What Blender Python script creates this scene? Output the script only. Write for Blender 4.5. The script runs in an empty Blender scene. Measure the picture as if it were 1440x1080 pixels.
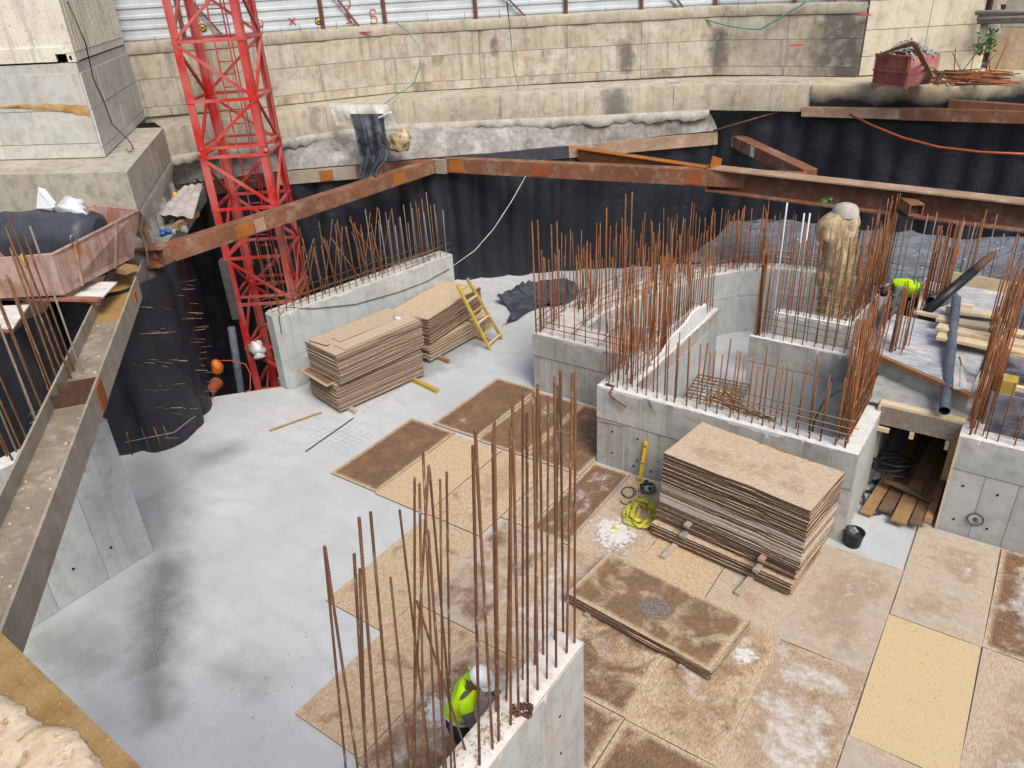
import bpy, math, random
from mathutils import Vector, Matrix, Euler, noise as mn
V = Vector
random.seed(7)
scene = bpy.context.scene
C = scene.collection

# ------------------------------------------------------------------ camera, sky, sun, exposure
CAM_LOC = V((0, 0, 8.8786))
CAM_ROT = Euler((1.0765417, 0.0499909, 0.6053321), 'XYZ')
FPX = 1065.33
cd = bpy.data.cameras.new('camera')
cam = bpy.data.objects.new('camera', cd)
C.objects.link(cam)
cam.location = CAM_LOC
cam.rotation_euler = CAM_ROT
cd.sensor_width = 36.0
cd.lens = 36.0 * FPX / 1440.0
cd.clip_start = 0.05
cd.clip_end = 1500.0
scene.camera = cam

SUN_EL, SUN_ROT = math.radians(50), math.radians(122)
world = bpy.data.worlds.new('World')
scene.world = world
world.use_nodes = True
wn = world.node_tree
bg = wn.nodes['Background']
sky = wn.nodes.new('ShaderNodeTexSky')
sky.sky_type = 'NISHITA'
sky.sun_disc = False
sky.sun_elevation = SUN_EL
sky.sun_rotation = SUN_ROT
sky.air_density = 1.0
sky.dust_density = 4.0
sky.ozone_density = 1.0
bg.inputs['Strength'].default_value = 0.11
wn.links.new(sky.outputs[0], bg.inputs[0])

sd = bpy.data.lights.new('sun', 'SUN')
sd.energy = 1.75
sd.angle = math.radians(25)
sd.color = (1.0, 0.965, 0.915)
sun = bpy.data.objects.new('sun', sd)
C.objects.link(sun)
# direction to the sun: Nishita rotation is measured clockwise from +Y
sdir = V((math.sin(SUN_ROT) * math.cos(SUN_EL), math.cos(SUN_ROT) * math.cos(SUN_EL), math.sin(SUN_EL)))
sun.rotation_euler = sdir.to_track_quat('Z', 'Y').to_euler()
sun.location = (0, 0, 30)

scene.view_settings.view_transform = 'Standard'
scene.view_settings.look = 'None'
scene.view_settings.gamma = 1
scene.view_settings.use_curve_mapping = False
scene.view_settings.exposure = 0.66

# ------------------------------------------------------------------ measuring helpers (photo ray -> point on a known plane)
RM = CAM_ROT.to_matrix()
def ray(u, v):
    return RM @ V(((u - 720) / FPX, -(v - 540) / FPX, -1.0))
def P(u, v, z=0.0):
    d = ray(u, v); return CAM_LOC + d * ((z - CAM_LOC.z) / d.z)
def PX(u, v, x):
    d = ray(u, v); return CAM_LOC + d * ((x - CAM_LOC.x) / d.x)
def PY(u, v, y):
    d = ray(u, v); return CAM_LOC + d * ((y - CAM_LOC.y) / d.y)
def PV(u, v, a, b):
    n = V((-(b[1] - a[1]), b[0] - a[0], 0)); d = ray(u, v)
    return CAM_LOC + d * (n.dot(V((a[0], a[1], 0)) - V((CAM_LOC.x, CAM_LOC.y, 0))) / n.dot(d))

# ------------------------------------------------------------------ mesh helpers
class MB:
    def __init__(s): s.v = []; s.f = []; s.m = []; s.sm = []; s.uv = None
    def add(s, vs, fs, mi=0, smooth=False):
        o = len(s.v); s.v += [V(p) for p in vs]
        for f in fs: s.f.append([i + o for i in f]); s.m.append(mi); s.sm.append(smooth)
        return s
    def obox(s, c, ax, ay, az, mi=0):
        c = V(c); ax = V(ax); ay = V(ay); az = V(az)
        vs = [c + ax * i + ay * j + az * k for k in (-1, 1) for j in (-1, 1) for i in (-1, 1)]
        return s.add(vs, [(0, 2, 3, 1), (4, 5, 7, 6), (0, 1, 5, 4), (2, 6, 7, 3), (0, 4, 6, 2), (1, 3, 7, 5)], mi)
    def box(s, x0, x1, y0, y1, z0, z1, mi=0):
        return s.obox(((x0 + x1) / 2, (y0 + y1) / 2, (z0 + z1) / 2), ((x1 - x0) / 2, 0, 0), (0, (y1 - y0) / 2, 0), (0, 0, (z1 - z0) / 2), mi)
    def beam(s, a, b, w, h, up=(0, 0, 1), mi=0):
        a = V(a); b = V(b); d = (b - a); L = d.length; d.normalize()
        up = V(up); sd_ = d.cross(up)
        if sd_.length < 1e-4: sd_ = d.cross(V((1, 0, 0)))
        sd_.normalize(); u2 = sd_.cross(d)
        return s.obox((a + b) / 2, d * L / 2, sd_ * w / 2, u2 * h / 2, mi)
    def tube(s, pts, r, n=8, mi=0, cap=True, closed=False, smooth=True):
        pts = [V(p) for p in pts]; N = len(pts); rs = r if isinstance(r, (list, tuple)) else [r] * N
        o = len(s.v); prev = None
        for i, p in enumerate(pts):
            if closed: d = pts[(i + 1) % N] - pts[i - 1]
            else: d = pts[min(i + 1, N - 1)] - pts[max(i - 1, 0)]
            d.normalize()
            if prev is None:
                a = d.cross(V((0, 0, 1)))
                if a.length < 1e-3: a = d.cross(V((1, 0, 0)))
            else: a = prev - d * prev.dot(d)
            if a.length < 1e-6: a = d.orthogonal()
            a.normalize(); prev = a; b = d.cross(a)
            for k in range(n):
                t = 2 * math.pi * k / n; s.v.append(p + (a * math.cos(t) + b * math.sin(t)) * rs[i])
        for i in range(N if closed else N - 1):
            j = (i + 1) % N
            for k in range(n):
                k2 = (k + 1) % n
                s.f.append([o + i * n + k, o + i * n + k2, o + j * n + k2, o + j * n + k]); s.m.append(mi); s.sm.append(smooth)
        if cap and not closed:
            s.f.append([o + k for k in range(n)][::-1]); s.m.append(mi); s.sm.append(False)
            s.f.append([o + (N - 1) * n + k for k in range(n)]); s.m.append(mi); s.sm.append(False)
        return s
    def grid(s, rows, mi=0, smooth=True, flip=False):
        o = len(s.v); nr = len(rows); nc = len(rows[0])
        for r in rows: s.v += [V(p) for p in r]
        for i in range(nr - 1):
            for j in range(nc - 1):
                q = [o + i * nc + j, o + i * nc + j + 1, o + (i + 1) * nc + j + 1, o + (i + 1) * nc + j]
                s.f.append(q[::-1] if flip else q); s.m.append(mi); s.sm.append(smooth)
        return s
    def prism(s, poly, z0, z1, mi=0, mtop=None):
        n = len(poly)
        a = sum(poly[i][0] * poly[(i + 1) % n][1] - poly[(i + 1) % n][0] * poly[i][1] for i in range(n))
        if a < 0: poly = poly[::-1]
        vs = [(p[0], p[1], z0) for p in poly] + [(p[0], p[1], z1) for p in poly]
        s.add(vs, [tuple(range(n))[::-1]] + [(i, (i + 1) % n, n + (i + 1) % n, n + i) for i in range(n)], mi)
        return s.add(vs[n:], [tuple(range(n))], mi if mtop is None else mtop)
    def lathe(s, c, prof, n=16, mi=0, axis=None, smooth=True):
        c = V(c); ax = V(axis or (0, 0, 1)).normalized(); e1 = ax.orthogonal().normalized(); e2 = ax.cross(e1)
        rows = []
        for (r, h) in prof:
            rows.append([c + ax * h + (e1 * math.cos(2 * math.pi * k / n) + e2 * math.sin(2 * math.pi * k / n)) * r for k in range(n + 1)])
        return s.grid(rows, mi, smooth)
    def blob(s, c, r, n=8, m=6, jit=.15, mi=0, sq=(1, 1, 1), smooth=True):
        c = V(c); sd_ = random.random() * 50; rows = []
        for i in range(m + 1):
            th = math.pi * i / m; row = []
            for k in range(n + 1):
                ph = 2 * math.pi * k / n
                d = V((math.sin(th) * math.cos(ph), math.sin(th) * math.sin(ph), math.cos(th)))
                q = r * (1 + jit * mn.noise(d * 1.7 + V((sd_, 0, 0))) * 2)
                row.append(c + V((d.x * q * sq[0], d.y * q * sq[1], d.z * q * sq[2])))
            rows.append(row)
        return s.grid(rows, mi, smooth)

WL = {}
def wl(o): return WL.get(o.name, V((0, 0, 0)))
def props(o, label=None, cat=None, group=None, kind=None):
    if label: o['label'] = label
    if cat: o['category'] = cat
    if group: o['group'] = group
    if kind: o['kind'] = kind
    return o
def mesh_of(mb, name, mats, off=V((0, 0, 0))):
    me = bpy.data.meshes.new(name)
    me.from_pydata([tuple(p - off) for p in mb.v], [], mb.f)
    for m in (mats if isinstance(mats, (list, tuple)) else [mats]): me.materials.append(m)
    for p, mi, sm in zip(me.polygons, mb.m, mb.sm): p.material_index = mi; p.use_smooth = sm
    me.update(); return me
def obj(name, mb, mat, parent=None, label=None, cat=None, group=None, kind=None, loc=None):
    """one mesh object; coordinates in mb are world coordinates"""
    base = wl(parent) if parent else V((0, 0, 0))
    if parent is None and kind != 'structure' and loc is None and mb.v:
        lo = V([min(p[i] for p in mb.v) for i in range(3)]); hi = V([max(p[i] for p in mb.v) for i in range(3)])
        loc = V(((lo.x + hi.x) / 2, (lo.y + hi.y) / 2, lo.z))
    off = V(loc) if loc is not None else base
    me = mesh_of(mb, name, mat, off)
    o = bpy.data.objects.new(name, me); C.objects.link(o)
    if parent: o.parent = parent; o.location = off - base
    else: o.location = off
    WL[o.name] = off.copy()
    return props(o, label, cat, group, kind)
def thing(name, label, cat, loc, group=None):
    o = bpy.data.objects.new(name, None); C.objects.link(o); o.location = loc; WL[o.name] = V(loc)
    o.empty_display_size = .2
    return props(o, label, cat, group)
_bars = {}
def bar_mesh(r, mat, n=6):
    k = (round(r, 4), mat.name, n)
    if k not in _bars:
        m = MB(); m.tube([(0, 0, 0), (0, 0, .5), (0, 0, 1)], r, n); _bars[k] = mesh_of(m, 'bar', mat)
    return _bars[k]
def bar(name, a, b, r, mat, parent, n=6):
    a = V(a); b = V(b); d = b - a
    o = bpy.data.objects.new(name, bar_mesh(r, mat, n)); C.objects.link(o)
    if parent: o.parent = parent
    o.location = a - (wl(parent) if parent else V((0, 0, 0)))
    o.rotation_mode = 'QUATERNION'; o.rotation_quaternion = d.to_track_quat('Z', 'Y')
    o.scale = (1, 1, d.length)
    WL[o.name] = a
    return o
def U(a, b): return random.uniform(a, b)
def lerp(a, b, t): return V(a) + (V(b) - V(a)) * t

# ------------------------------------------------------------------ materials
def lin(h):
    h = h.lstrip('#'); r = []
    for i in (0, 2, 4):
        c = int(h[i:i + 2], 16) / 255; r.append(c / 12.92 if c <= .04045 else ((c + .055) / 1.055) ** 2.4)
    return (*r, 1)
class NT:
    def __init__(s, name, rough=.8, metal=0, spec=.3):
        s.mat = bpy.data.materials.new(name); s.mat.use_nodes = True
        s.t = s.mat.node_tree; s.n = s.t.nodes; s.b = s.n['Principled BSDF']
        s.b.inputs['Roughness'].default_value = rough; s.b.inputs['Metallic'].default_value = metal
        s.b.inputs['Specular IOR Level'].default_value = spec
        s.pos = s.n.new('ShaderNodeNewGeometry').outputs['Position']
    def link(s, a, b): s.t.links.new(a, b)
    def val(s, sock, x):
        if x is None: return
        if isinstance(x, bpy.types.NodeSocket): s.link(x, sock)
        else: sock.default_value = x
    def map(s, vec, scale=(1, 1, 1), rot=(0, 0, 0), loc=(0, 0, 0)):
        n = s.n.new('ShaderNodeMapping'); s.link(vec, n.inputs[0])
        n.inputs['Scale'].default_value = scale; n.inputs['Rotation'].default_value = rot; s.val(n.inputs['Location'], loc)
        return n.outputs[0]
    def noise(s, scale=5, detail=4, vec=None, rough=.55, dist=0):
        n = s.n.new('ShaderNodeTexNoise'); s.link(vec or s.pos, n.inputs['Vector'])
        n.inputs['Scale'].default_value = scale; n.inputs['Detail'].default_value = detail
        n.inputs['Roughness'].default_value = rough; n.inputs['Distortion'].default_value = dist
        return n.outputs['Fac']
    def voro(s, scale=20, vec=None, feat='F1', out='Distance'):
        n = s.n.new('ShaderNodeTexVoronoi'); n.feature = feat; s.link(vec or s.pos, n.inputs['Vector'])
        n.inputs['Scale'].default_value = scale; return n.outputs[out]
    def rng(s, x, a, b, c=0., d=1.):
        n = s.n.new('ShaderNodeMapRange'); n.clamp = True; s.val(n.inputs['Value'], x)
        for k, q in (('From Min', a), ('From Max', b), ('To Min', c), ('To Max', d)): s.val(n.inputs[k], q)
        return n.outputs[0]
    def m(s, op, a, b=None, c=None):
        n = s.n.new('ShaderNodeMath'); n.operation = op; s.val(n.inputs[0], a); s.val(n.inputs[1], b)
        if c is not None: s.val(n.inputs[2], c)
        return n.outputs[0]
    def mix(s, f, a, b, bt='MIX'):
        n = s.n.new('ShaderNodeMix'); n.data_type = 'RGBA'; n.blend_type = bt
        s.val(n.inputs[0], f)
        for i, x in ((6, a), (7, b)):
            if isinstance(x, str): x = lin(x)
            s.val(n.inputs[i], x)
        return n.outputs[2]
    def ramp(s, f, stops):
        n = s.n.new('ShaderNodeValToRGB'); s.link(f, n.inputs[0]); e = n.color_ramp.elements
        while len(e) < len(stops): e.new(.5)
        for q, (p_, c_) in zip(e, stops): q.position = p_; q.color = lin(c_) if isinstance(c_, str) else c_
        return n.outputs[0]
    def sep(s, vec=None):
        n = s.n.new('ShaderNodeSeparateXYZ'); s.link(vec or s.pos, n.inputs[0]); return n.outputs
    def comb(s, x, y, z):
        n = s.n.new('ShaderNodeCombineXYZ'); s.val(n.inputs[0], x); s.val(n.inputs[1], y); s.val(n.inputs[2], z); return n.outputs[0]
    def prop(s, name):
        n = s.n.new('ShaderNodeAttribute'); n.attribute_type = 'OBJECT'; n.attribute_name = name; return n.outputs['Fac']
    def rand(s): return s.n.new('ShaderNodeObjectInfo').outputs['Random']
    def bump(s, h, strength=.4, dist=.02):
        n = s.n.new('ShaderNodeBump'); n.inputs['Strength'].default_value = strength; n.inputs['Distance'].default_value = dist
        s.link(h, n.inputs['Height'])
        if s.b.inputs['Normal'].links: s.link(s.b.inputs['Normal'].links[0].from_socket, n.inputs['Normal'])
        s.link(n.outputs[0], s.b.inputs['Normal'])
    def col(s, c): s.val(s.b.inputs['Base Color'], lin(c) if isinstance(c, str) else c); return s
    def rough(s, r): s.val(s.b.inputs['Roughness'], r)
    def blot(s, a, b, r, soft=.5, wob=.5, wscale=2.2):
        """mask of a spill along the ground segment a-b"""
        x, y, z = s.sep()
        a = V((a[0], a[1])); b = V((b[0], b[1])); d = b - a; L2 = max(d.length_squared, 1e-6)
        px = s.m('SUBTRACT', x, a.x); py = s.m('SUBTRACT', y, a.y)
        t = s.m('DIVIDE', s.m('ADD', s.m('MULTIPLY', px, d.x), s.m('MULTIPLY', py, d.y)), L2)
        t = s.rng(t, 0, 1)
        qx = s.m('SUBTRACT', px, s.m('MULTIPLY', t, d.x)); qy = s.m('SUBTRACT', py, s.m('MULTIPLY', t, d.y))
        dist = s.m('SQRT', s.m('ADD', s.m('MULTIPLY', qx, qx), s.m('MULTIPLY', qy, qy)))
        w = s.m('MULTIPLY', s.m('SUBTRACT', s.noise(wscale, 5, rough=.65), .5), wob * 2)
        return s.rng(s.m('ADD', dist, s.m('MULTIPLY', w, r)), r * (1 - soft), r * (1 + soft), 1, 0)

M = {}
# --- fresh slab
q = NT('slab_concrete', .75)
big = q.noise(.35, 5, rough=.6); mid = q.noise(1.6, 6, rough=.65, dist=.6); fine = q.noise(38, 4); sweep = q.noise(1., 5, q.map(q.pos, (1.2, 5, 1), (0, 0, .75)), .65)
c = q.mix(q.rng(big, .35, .65), '#acafaf', '#c0c2c2')
c = q.mix(q.m('MULTIPLY', q.rng(mid, .5, .75), .5), c, '#9ea3a6')
c = q.mix(q.m('MULTIPLY', q.rng(sweep, .52, .72), .4), c, '#a4a9ab')
c = q.mix(q.rng(fine, .45, .75, 0, .22), c, '#8e9294')
w_ = q.n.new('ShaderNodeTexWave'); w_.wave_type = 'RINGS'; w_.inputs['Scale'].default_value = .55; w_.inputs['Distortion'].default_value = 9; w_.inputs['Detail'].default_value = 5; w_.inputs['Detail Scale'].default_value = 1.2; q.link(q.pos, w_.inputs['Vector'])
c = q.mix(q.m('MULTIPLY', q.rng(w_.outputs['Fac'], .55, .95), q.rng(big, .4, .6, 0, .28)), c, '#a2a5a5')
c = q.mix(q.m('MULTIPLY', q.rng(q.noise(5, 6, rough=.75), .6, .68), .35), c, '#8f9290')
g1 = P(232, 800); g2 = P(215, 930); g3 = P(218, 1000)
wet = q.m('MULTIPLY', q.m('MULTIPLY', q.blot(g1, g2, .34, .85, 1.2), q.rng(q.noise(42, 6, rough=.75), .3, .52)), 1.0)
wet2 = q.blot(g2, g3, .26, .9, 1.2)
wet = q.m('MAXIMUM', wet, q.m('MULTIPLY', wet2, .75))
wet = q.m('MAXIMUM', wet, q.m('MULTIPLY', q.blot(P(60, 900), P(110, 930), .5, .8, 1.1), .65))
wet = q.m('MAXIMUM', wet, q.m('MULTIPLY', q.blot(P(320, 945), P(370, 960), .26, .9, 1.3), .35))
wet = q.m('MAXIMUM', wet, q.m('MULTIPLY', q.blot(P(222, 700), P(235, 760), .3, .9, 1.4), .5))
wet = q.m('MAXIMUM', wet, q.m('MULTIPLY', q.blot(P(285, 645), P(315, 635), .35, .8, 1.3), .6))
wet = q.m('MAXIMUM', wet, q.m('MULTIPLY', q.blot(P(200, 655), P(255, 720), .3, .9, 1.4), .35))
wet = q.m('MAXIMUM', wet, q.m('MULTIPLY', q.blot(P(600, 520), P(660, 480), .45, .5, 1.4), .5))
wet = q.m('MAXIMUM', wet, q.m('MULTIPLY', q.blot(P(30, 930), P(130, 1020), .5, .9, 1.2), .35))
grain = q.rng(q.noise(60, 3), .3, .62)
c = q.mix(q.m('MULTIPLY', wet, q.rng(grain, 0, 1, .6, 1)), c, '#63675f')
q.col(c); q.rough(q.rng(wet, 0, 1, .8, .42)); q.bump(fine, .25, .01); q.bump(mid, .15, .02)
M['slab'] = q.mat

def concrete(name, a, b, dark, streak=.35, pits=.5, scale=1., rusty=0., white=0., rough=.85, stain=None, smears=()):
    q = NT(name, rough)
    x, y, z = q.sep()
    rnd = q.rand()
    ofs = q.m('MULTIPLY', rnd, 37.)
    p = q.map(q.pos, (1, 1, 1), (0, 0, 0), q.comb(ofs, ofs, ofs))
    big = q.noise(.7 * scale, 5, p, .62, .4); mid = q.noise(4 * scale, 6, p, .68)
    c = q.mix(q.rng(big, .32, .68), a, b)
    c = q.mix(q.rng(mid, .48, .72, 0, .6), c, dark)
    st = q.noise(1, 5, q.map(p, (5.5, 5.5, .28)), .7)
    c = q.mix(q.m('MULTIPLY', q.rng(st, .5, .72), streak), c, dark)
    if rusty:
        st2 = q.noise(1, 4, q.map(p, (3.5, 3.5, .2), loc=(7, 3, 1)), .65)
        c = q.mix(q.m('MULTIPLY', q.rng(st2, .52, .75), rusty), c, '#a3793f')
        c = q.mix(q.m('MULTIPLY', q.rng(q.noise(1.1, 4, q.map(p, loc=(4, 9, 2))), .52, .72), rusty * .8), c, '#c0a070')
    if stain:
        st3 = q.noise(1, 5, q.map(p, (.55, .55, .3), loc=(17, 3, 8)), .7)
        c = q.mix(q.m('MULTIPLY', q.rng(st3, .58, .7), stain), c, '#4c4a45')
    for (cen, rad) in smears:
        d = q.map(q.pos, (1, 1, .55), loc=(-cen[0], -cen[1], -cen[2] * .55)); n_ = q.n.new('ShaderNodeVectorMath'); n_.operation = 'LENGTH'; q.link(d, n_.inputs[0])
        mk = q.rng(q.m('ADD', n_.outputs['Value'], q.m('MULTIPLY', q.m('SUBTRACT', q.noise(1.8, 6, q.pos, .7), .5), rad * 2.2)), rad * .55, rad * 1.25, .8, 0)
        c = q.mix(mk, c, '#55534e')
    if white:
        c = q.mix(q.m('MULTIPLY', q.rng(q.noise(2.2, 6, q.map(p, loc=(1, 5, 9)), .7), .5, .66), white), c, '#d8d8d4')
    c = q.mix(q.rng(rnd, 0, 1, 0, .16), c, dark)
    pit = q.rng(q.voro(16, p), .02, .075, 1, 0)
    gate = q.rng(q.noise(5, 2, q.map(p, loc=(3, 3, 3))), .5, .6)
    pit = q.m('MULTIPLY', pit, gate)
    c = q.mix(q.m('MULTIPLY', pit, pits), c, '#4a4946')
    q.col(c); q.bump(mid, .3, .015); q.bump(q.noise(45, 3, p), .25, .006); q.bump(q.m('SUBTRACT', 1, pit), .4, .01)
    return q.mat
M['wall_new'] = concrete('new_wall_concrete', '#9fa3a3', '#bbbdbb', '#83857f', .5, .9, stain=.25)
M['wall_new_top'] = concrete('new_wall_top', '#c3c2bd', '#dad8d3', '#a49c92', .1, .4, 3., 0., .5)
M['wall_pour'] = concrete('tank_wall_concrete', '#9c9d99', '#bab9b3', '#76756e', .65, 1., stain=.5)
M['wall_top_rough'] = concrete('rough_pour_top', '#b5b1a8', '#cfccc5', '#8b8478', .1, .5, 3.2, .15, .45)
M['wall_fore'] = concrete('foreground_wall_concrete', '#9da09f', '#b3b5b2', '#8b8077', .5, .8, 1.2, .25, stain=.3)
M['fore_top'] = concrete('foreground_wall_top', '#c9c2b8', '#ddd7cf', '#a58b74', .05, .5, 4., .25, .5)
M['old'] = concrete('weathered_concrete', '#aaa18e', '#bfb7a6', '#716c62', .8, .5, 1., .36, .35, stain=.7, smears=[(tuple(PV(1180, 60, (-9.7, 25.1), (-5.39, 25.42))), .8), (tuple(PV(1192, 95, (-9.7, 25.1), (-5.39, 25.42))), .6), (tuple(PV(1010, 75, (-9.7, 25.1), (-5.39, 25.42))), .35), (tuple(PV(695, 65, (-18., 19.1), (-13.55, 22.5))), .14), (tuple(PV(880, 80, (-13.55, 22.5), (-9.7, 25.1))), .3)])
M['old_right'] = concrete('weathered_pale_concrete', '#c2b9a2', '#cec7b4', '#8b8576', .5, .4, 1., .2, .25, stain=.3)
M['cap'] = concrete('cap_beam_concrete', '#a49b88', '#b9b19e', '#66615a', .55, .4, 1., .3, .15, stain=.7, smears=[(tuple(P(1190, 140, 5.5)), .8), (tuple(P(1120, 150, 5.3)), .45), (tuple(P(865, 150, 5.2)), .4), (tuple(P(990, 152, 5.2)), .35), (tuple(P(330, 195, 5.3)), .4)])
M['cap_left'] = concrete('left_cap_concrete', '#a8a290', '#bab5a4', '#5f5b50', .35, 1., 1., .25, .12)
M['block_left'] = concrete('left_block_concrete', '#b5b6b0', '#c6c5bd', '#85827a', .35, .5, 1., .3, .25)
M['shot'] = concrete('shotcrete_grey', '#7d7b76', '#a19f9a', '#504e49', .5, .5, 1.6, .1, .35, stain=1.)
M['shot_white'] = concrete('shotcrete_pale', '#98948a', '#aeaaa0', '#736f66', .25, .4, 2.6, .15, .3, stain=.5)
M['foam_white'] = concrete('white_foam', '#d5d6d4', '#e0e0de', '#b0b0ad', .1, .2)
M['mound'] = concrete('pale_mortar', '#bda689', '#cfbda2', '#937250', .0, .8, 2.6, .5, .25)

# --- black membrane
q = NT('black_membrane', .5, 0, .5)
n1 = q.noise(1.1, 6, rough=.6, dist=.8); n2 = q.noise(7, 6, rough=.65, dist=1.2); n3 = q.noise(1.4, 5, q.map(q.pos, (3, 3, .5)), .6)
c = q.mix(q.rng(n1, .35, .7), '#16181f', '#23262f'); c = q.mix(q.rng(n2, .58, .8, 0, .5), c, '#363a45')
c = q.mix(q.rng(n3, .58, .76, 0, .55), c, '#2d313b')
sp = q.m('MULTIPLY', q.rng(q.voro(7), .03, .09, 1, 0), q.rng(q.noise(2.4, 2), .6, .66))
c = q.mix(q.m('MULTIPLY', sp, .5), c, '#8d9098')
q.col(c); q.rough(q.rng(n2, .3, .7, .4, .6)); q.bump(n1, .55, .1); q.bump(n2, .4, .03)
M['membrane'] = q.mat
# --- grey plastic sheet
q = NT('grey_sheet', .36, 0, .5)
n1 = q.noise(1.3, 5, q.map(q.pos, (1, 1.9, 1), (0, 0, .3)), .6, 1.4); n2 = q.noise(9, 5, q.map(q.pos, (1, 2, 1)), .62, .8)
c = q.mix(q.rng(n1, .3, .7), '#686f79', '#848b95'); c = q.mix(q.rng(n2, .55, .75, 0, .6), c, '#7d828b')
c = q.mix(q.rng(q.noise(1.6, 3, q.map(q.pos, (1, 3, 1), (0, 0, -.25))), .62, .66, 0, .7), c, '#272a31')
q.col(c); q.bump(n1, .9, .2); q.bump(n2, .7, .05)
M['tarp'] = q.mat
q = NT('dark_sheet', .38, 0, .5)
n1 = q.noise(4, 5, rough=.6, dist=1.)
n2 = q.noise(2.2, 5, q.map(q.pos, (1, 2.2, 1), (0, 0, .5)), .65, 1.2); q.col(q.mix(q.rng(n2, .35, .65), '#24282f', '#4d545e')); q.bump(n1, .6, .05); q.bump(n2, .9, .12); M['sheet'] = q.mat  # paler tone along the folds imitates highlights in the base colour
q = NT('white_plastic', .4, 0, .5); n1 = q.noise(7, 4, dist=1.); q.col(q.mix(n1, '#aeb0b0', '#dcdcdc')); q.bump(n1, .5, .03); M['whiteplastic'] = q.mat
q = NT('clear_plastic', .3, 0, .5); n1 = q.noise(7, 4, dist=1.); q.col(q.mix(n1, '#b3b3ae', '#d8d7d2')); q.bump(n1, .5, .03)
q.b.inputs['Alpha'].default_value = .6; M['clearplastic'] = q.mat

# --- rust
def rust(name, a, b, d, pale=0., rough=.8):
    q = NT(name, rough, .15, .3)
    n1 = q.noise(1.2, 5, rough=.65, dist=.5); n2 = q.noise(9, 6, rough=.7); n3 = q.noise(2.2, 5, rough=.7)
    c = q.mix(q.rng(n1, .35, .65), a, b); c = q.mix(q.rng(n2, .5, .75, 0, .7), c, d)
    if pale: c = q.mix(q.m('MULTIPLY', q.rng(q.m('ADD', q.m('MULTIPLY', n3, .6), q.m('MULTIPLY', n2, .4)), .5, .62), pale), c, '#b9ab97')
    q.col(c); q.bump(n2, .35, .01); return q.mat
M['beam'] = rust('beam_rust', '#714b39', '#875a41', '#573c31', .35)
M['beam_orange'] = rust('beam_orange_rust', '#96591f', '#a9692d', '#6a4326', .1)
M['beam_pale'] = rust('beam_pale_rust', '#947660', '#ab9079', '#73523c', .7)
M['beam_web'] = rust('beam_web_rust', '#5d4033', '#6f4b3a', '#4d342a', .2)
M['beam_dark'] = rust('beam_dark_rust', '#4a342b', '#5d4031', '#30241f', .1)
M['beam_grey'] = rust('beam_grey_steel', '#8d8473', '#a2998a', '#755f4b', .6)
M['beam_black'] = rust('beam_black_steel', '#33353b', '#45474d', '#26272c', .05)
M['trough'] = rust('trough_dirt', '#7d7363', '#958a78', '#6b563f', .7)
M['trough_rust'] = rust('trough_ochre_rust', '#a8854a', '#97774a', '#77624a', .2)
M['weld'] = rust('rust_patch', '#83492b', '#9a5a35', '#5f3a2a', .0)

def rebar_mat(name, a, b, d):
    q = NT(name, .75, .25, .35)
    x, y, z = q.sep(); r = q.rand()
    n1 = q.noise(3, 3); n2 = q.noise(1, 3, q.map(q.pos, (20, 20, 2.5)))
    c = q.mix(q.rng(n2, .35, .65), a, b); c = q.mix(q.rng(r, 0, 1, 0, .7), c, d)
    rib = q.m('SINE', q.m('MULTIPLY', z, 260.))
    n3 = q.noise(1, 4, q.map(q.pos, (40, 40, 9))); c = q.mix(q.rng(n3, .6, .68, 0, .7), c, '#a9a29a'); q.col(q.mix(q.rng(n1, .6, .75, 0, .35), c, '#a9a097')); q.bump(rib, .5, .004); return q.mat
M['rebar'] = rebar_mat('rebar_rust', '#94592f', '#a97144', '#63402a')
M['rebar_dark'] = rebar_mat('rebar_dark_rust', '#6d4930', '#865f41', '#493328')
M['rebar_grey'] = rebar_mat('rebar_pale', '#8c857c', '#a39b90', '#75593f')
M['rebar_old'] = rebar_mat('rebar_brown', '#774f34', '#8f6746', '#553b2c')

# --- red painted steel
q = NT('red_paint', .55, 0, .4)
n1 = q.noise(.8, 4, rough=.6); n2 = q.noise(10, 5, rough=.7)
c = q.mix(q.rng(n1, .4, .62), '#b0231c', '#b4605a'); c = q.mix(q.rng(n2, .6, .78, 0, .6), c, '#b58f86')
q.col(c); q.bump(n2, .15, .005); M['red'] = q.mat
q = NT('faded_red_paint', .7, 0, .3)
n1 = q.noise(2.2, 4, rough=.6); n2 = q.noise(12, 5, rough=.7)
c = q.mix(q.rng(n1, .4, .62), '#a05a5a', '#ae7f7c'); c = q.mix(q.rng(n2, .55, .75, 0, .6), c, '#b09a90')
q.col(c); M['redpale'] = q.mat
q = NT('skip_red', .75, 0, .3); n1 = q.noise(3, 5, rough=.65)
q.col(q.mix(q.rng(n1, .4, .65), '#8f4a46', '#9f6f60')); q.bump(n1, .3, .02); M['skipred'] = q.mat
q = NT('skip_steel', .7, .1, .3)
n1 = q.noise(2.5, 5, q.map(q.pos, (2.5, 2.5, .8)), .65); n2 = q.noise(14, 5, rough=.7)
c = q.mix(q.rng(n1, .38, .62), '#8f6f62', '#a78f84'); c = q.mix(q.rng(n2, .55, .72, 0, .6), c, '#75492f')
c = q.mix(q.rng(q.noise(1.3, 4, q.map(q.pos, loc=(3, 1, 2))), .58, .7, 0, .7), c, '#9a5a2c')
q.col(c); q.bump(n2, .25, .01); M['skip'] = q.mat

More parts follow.
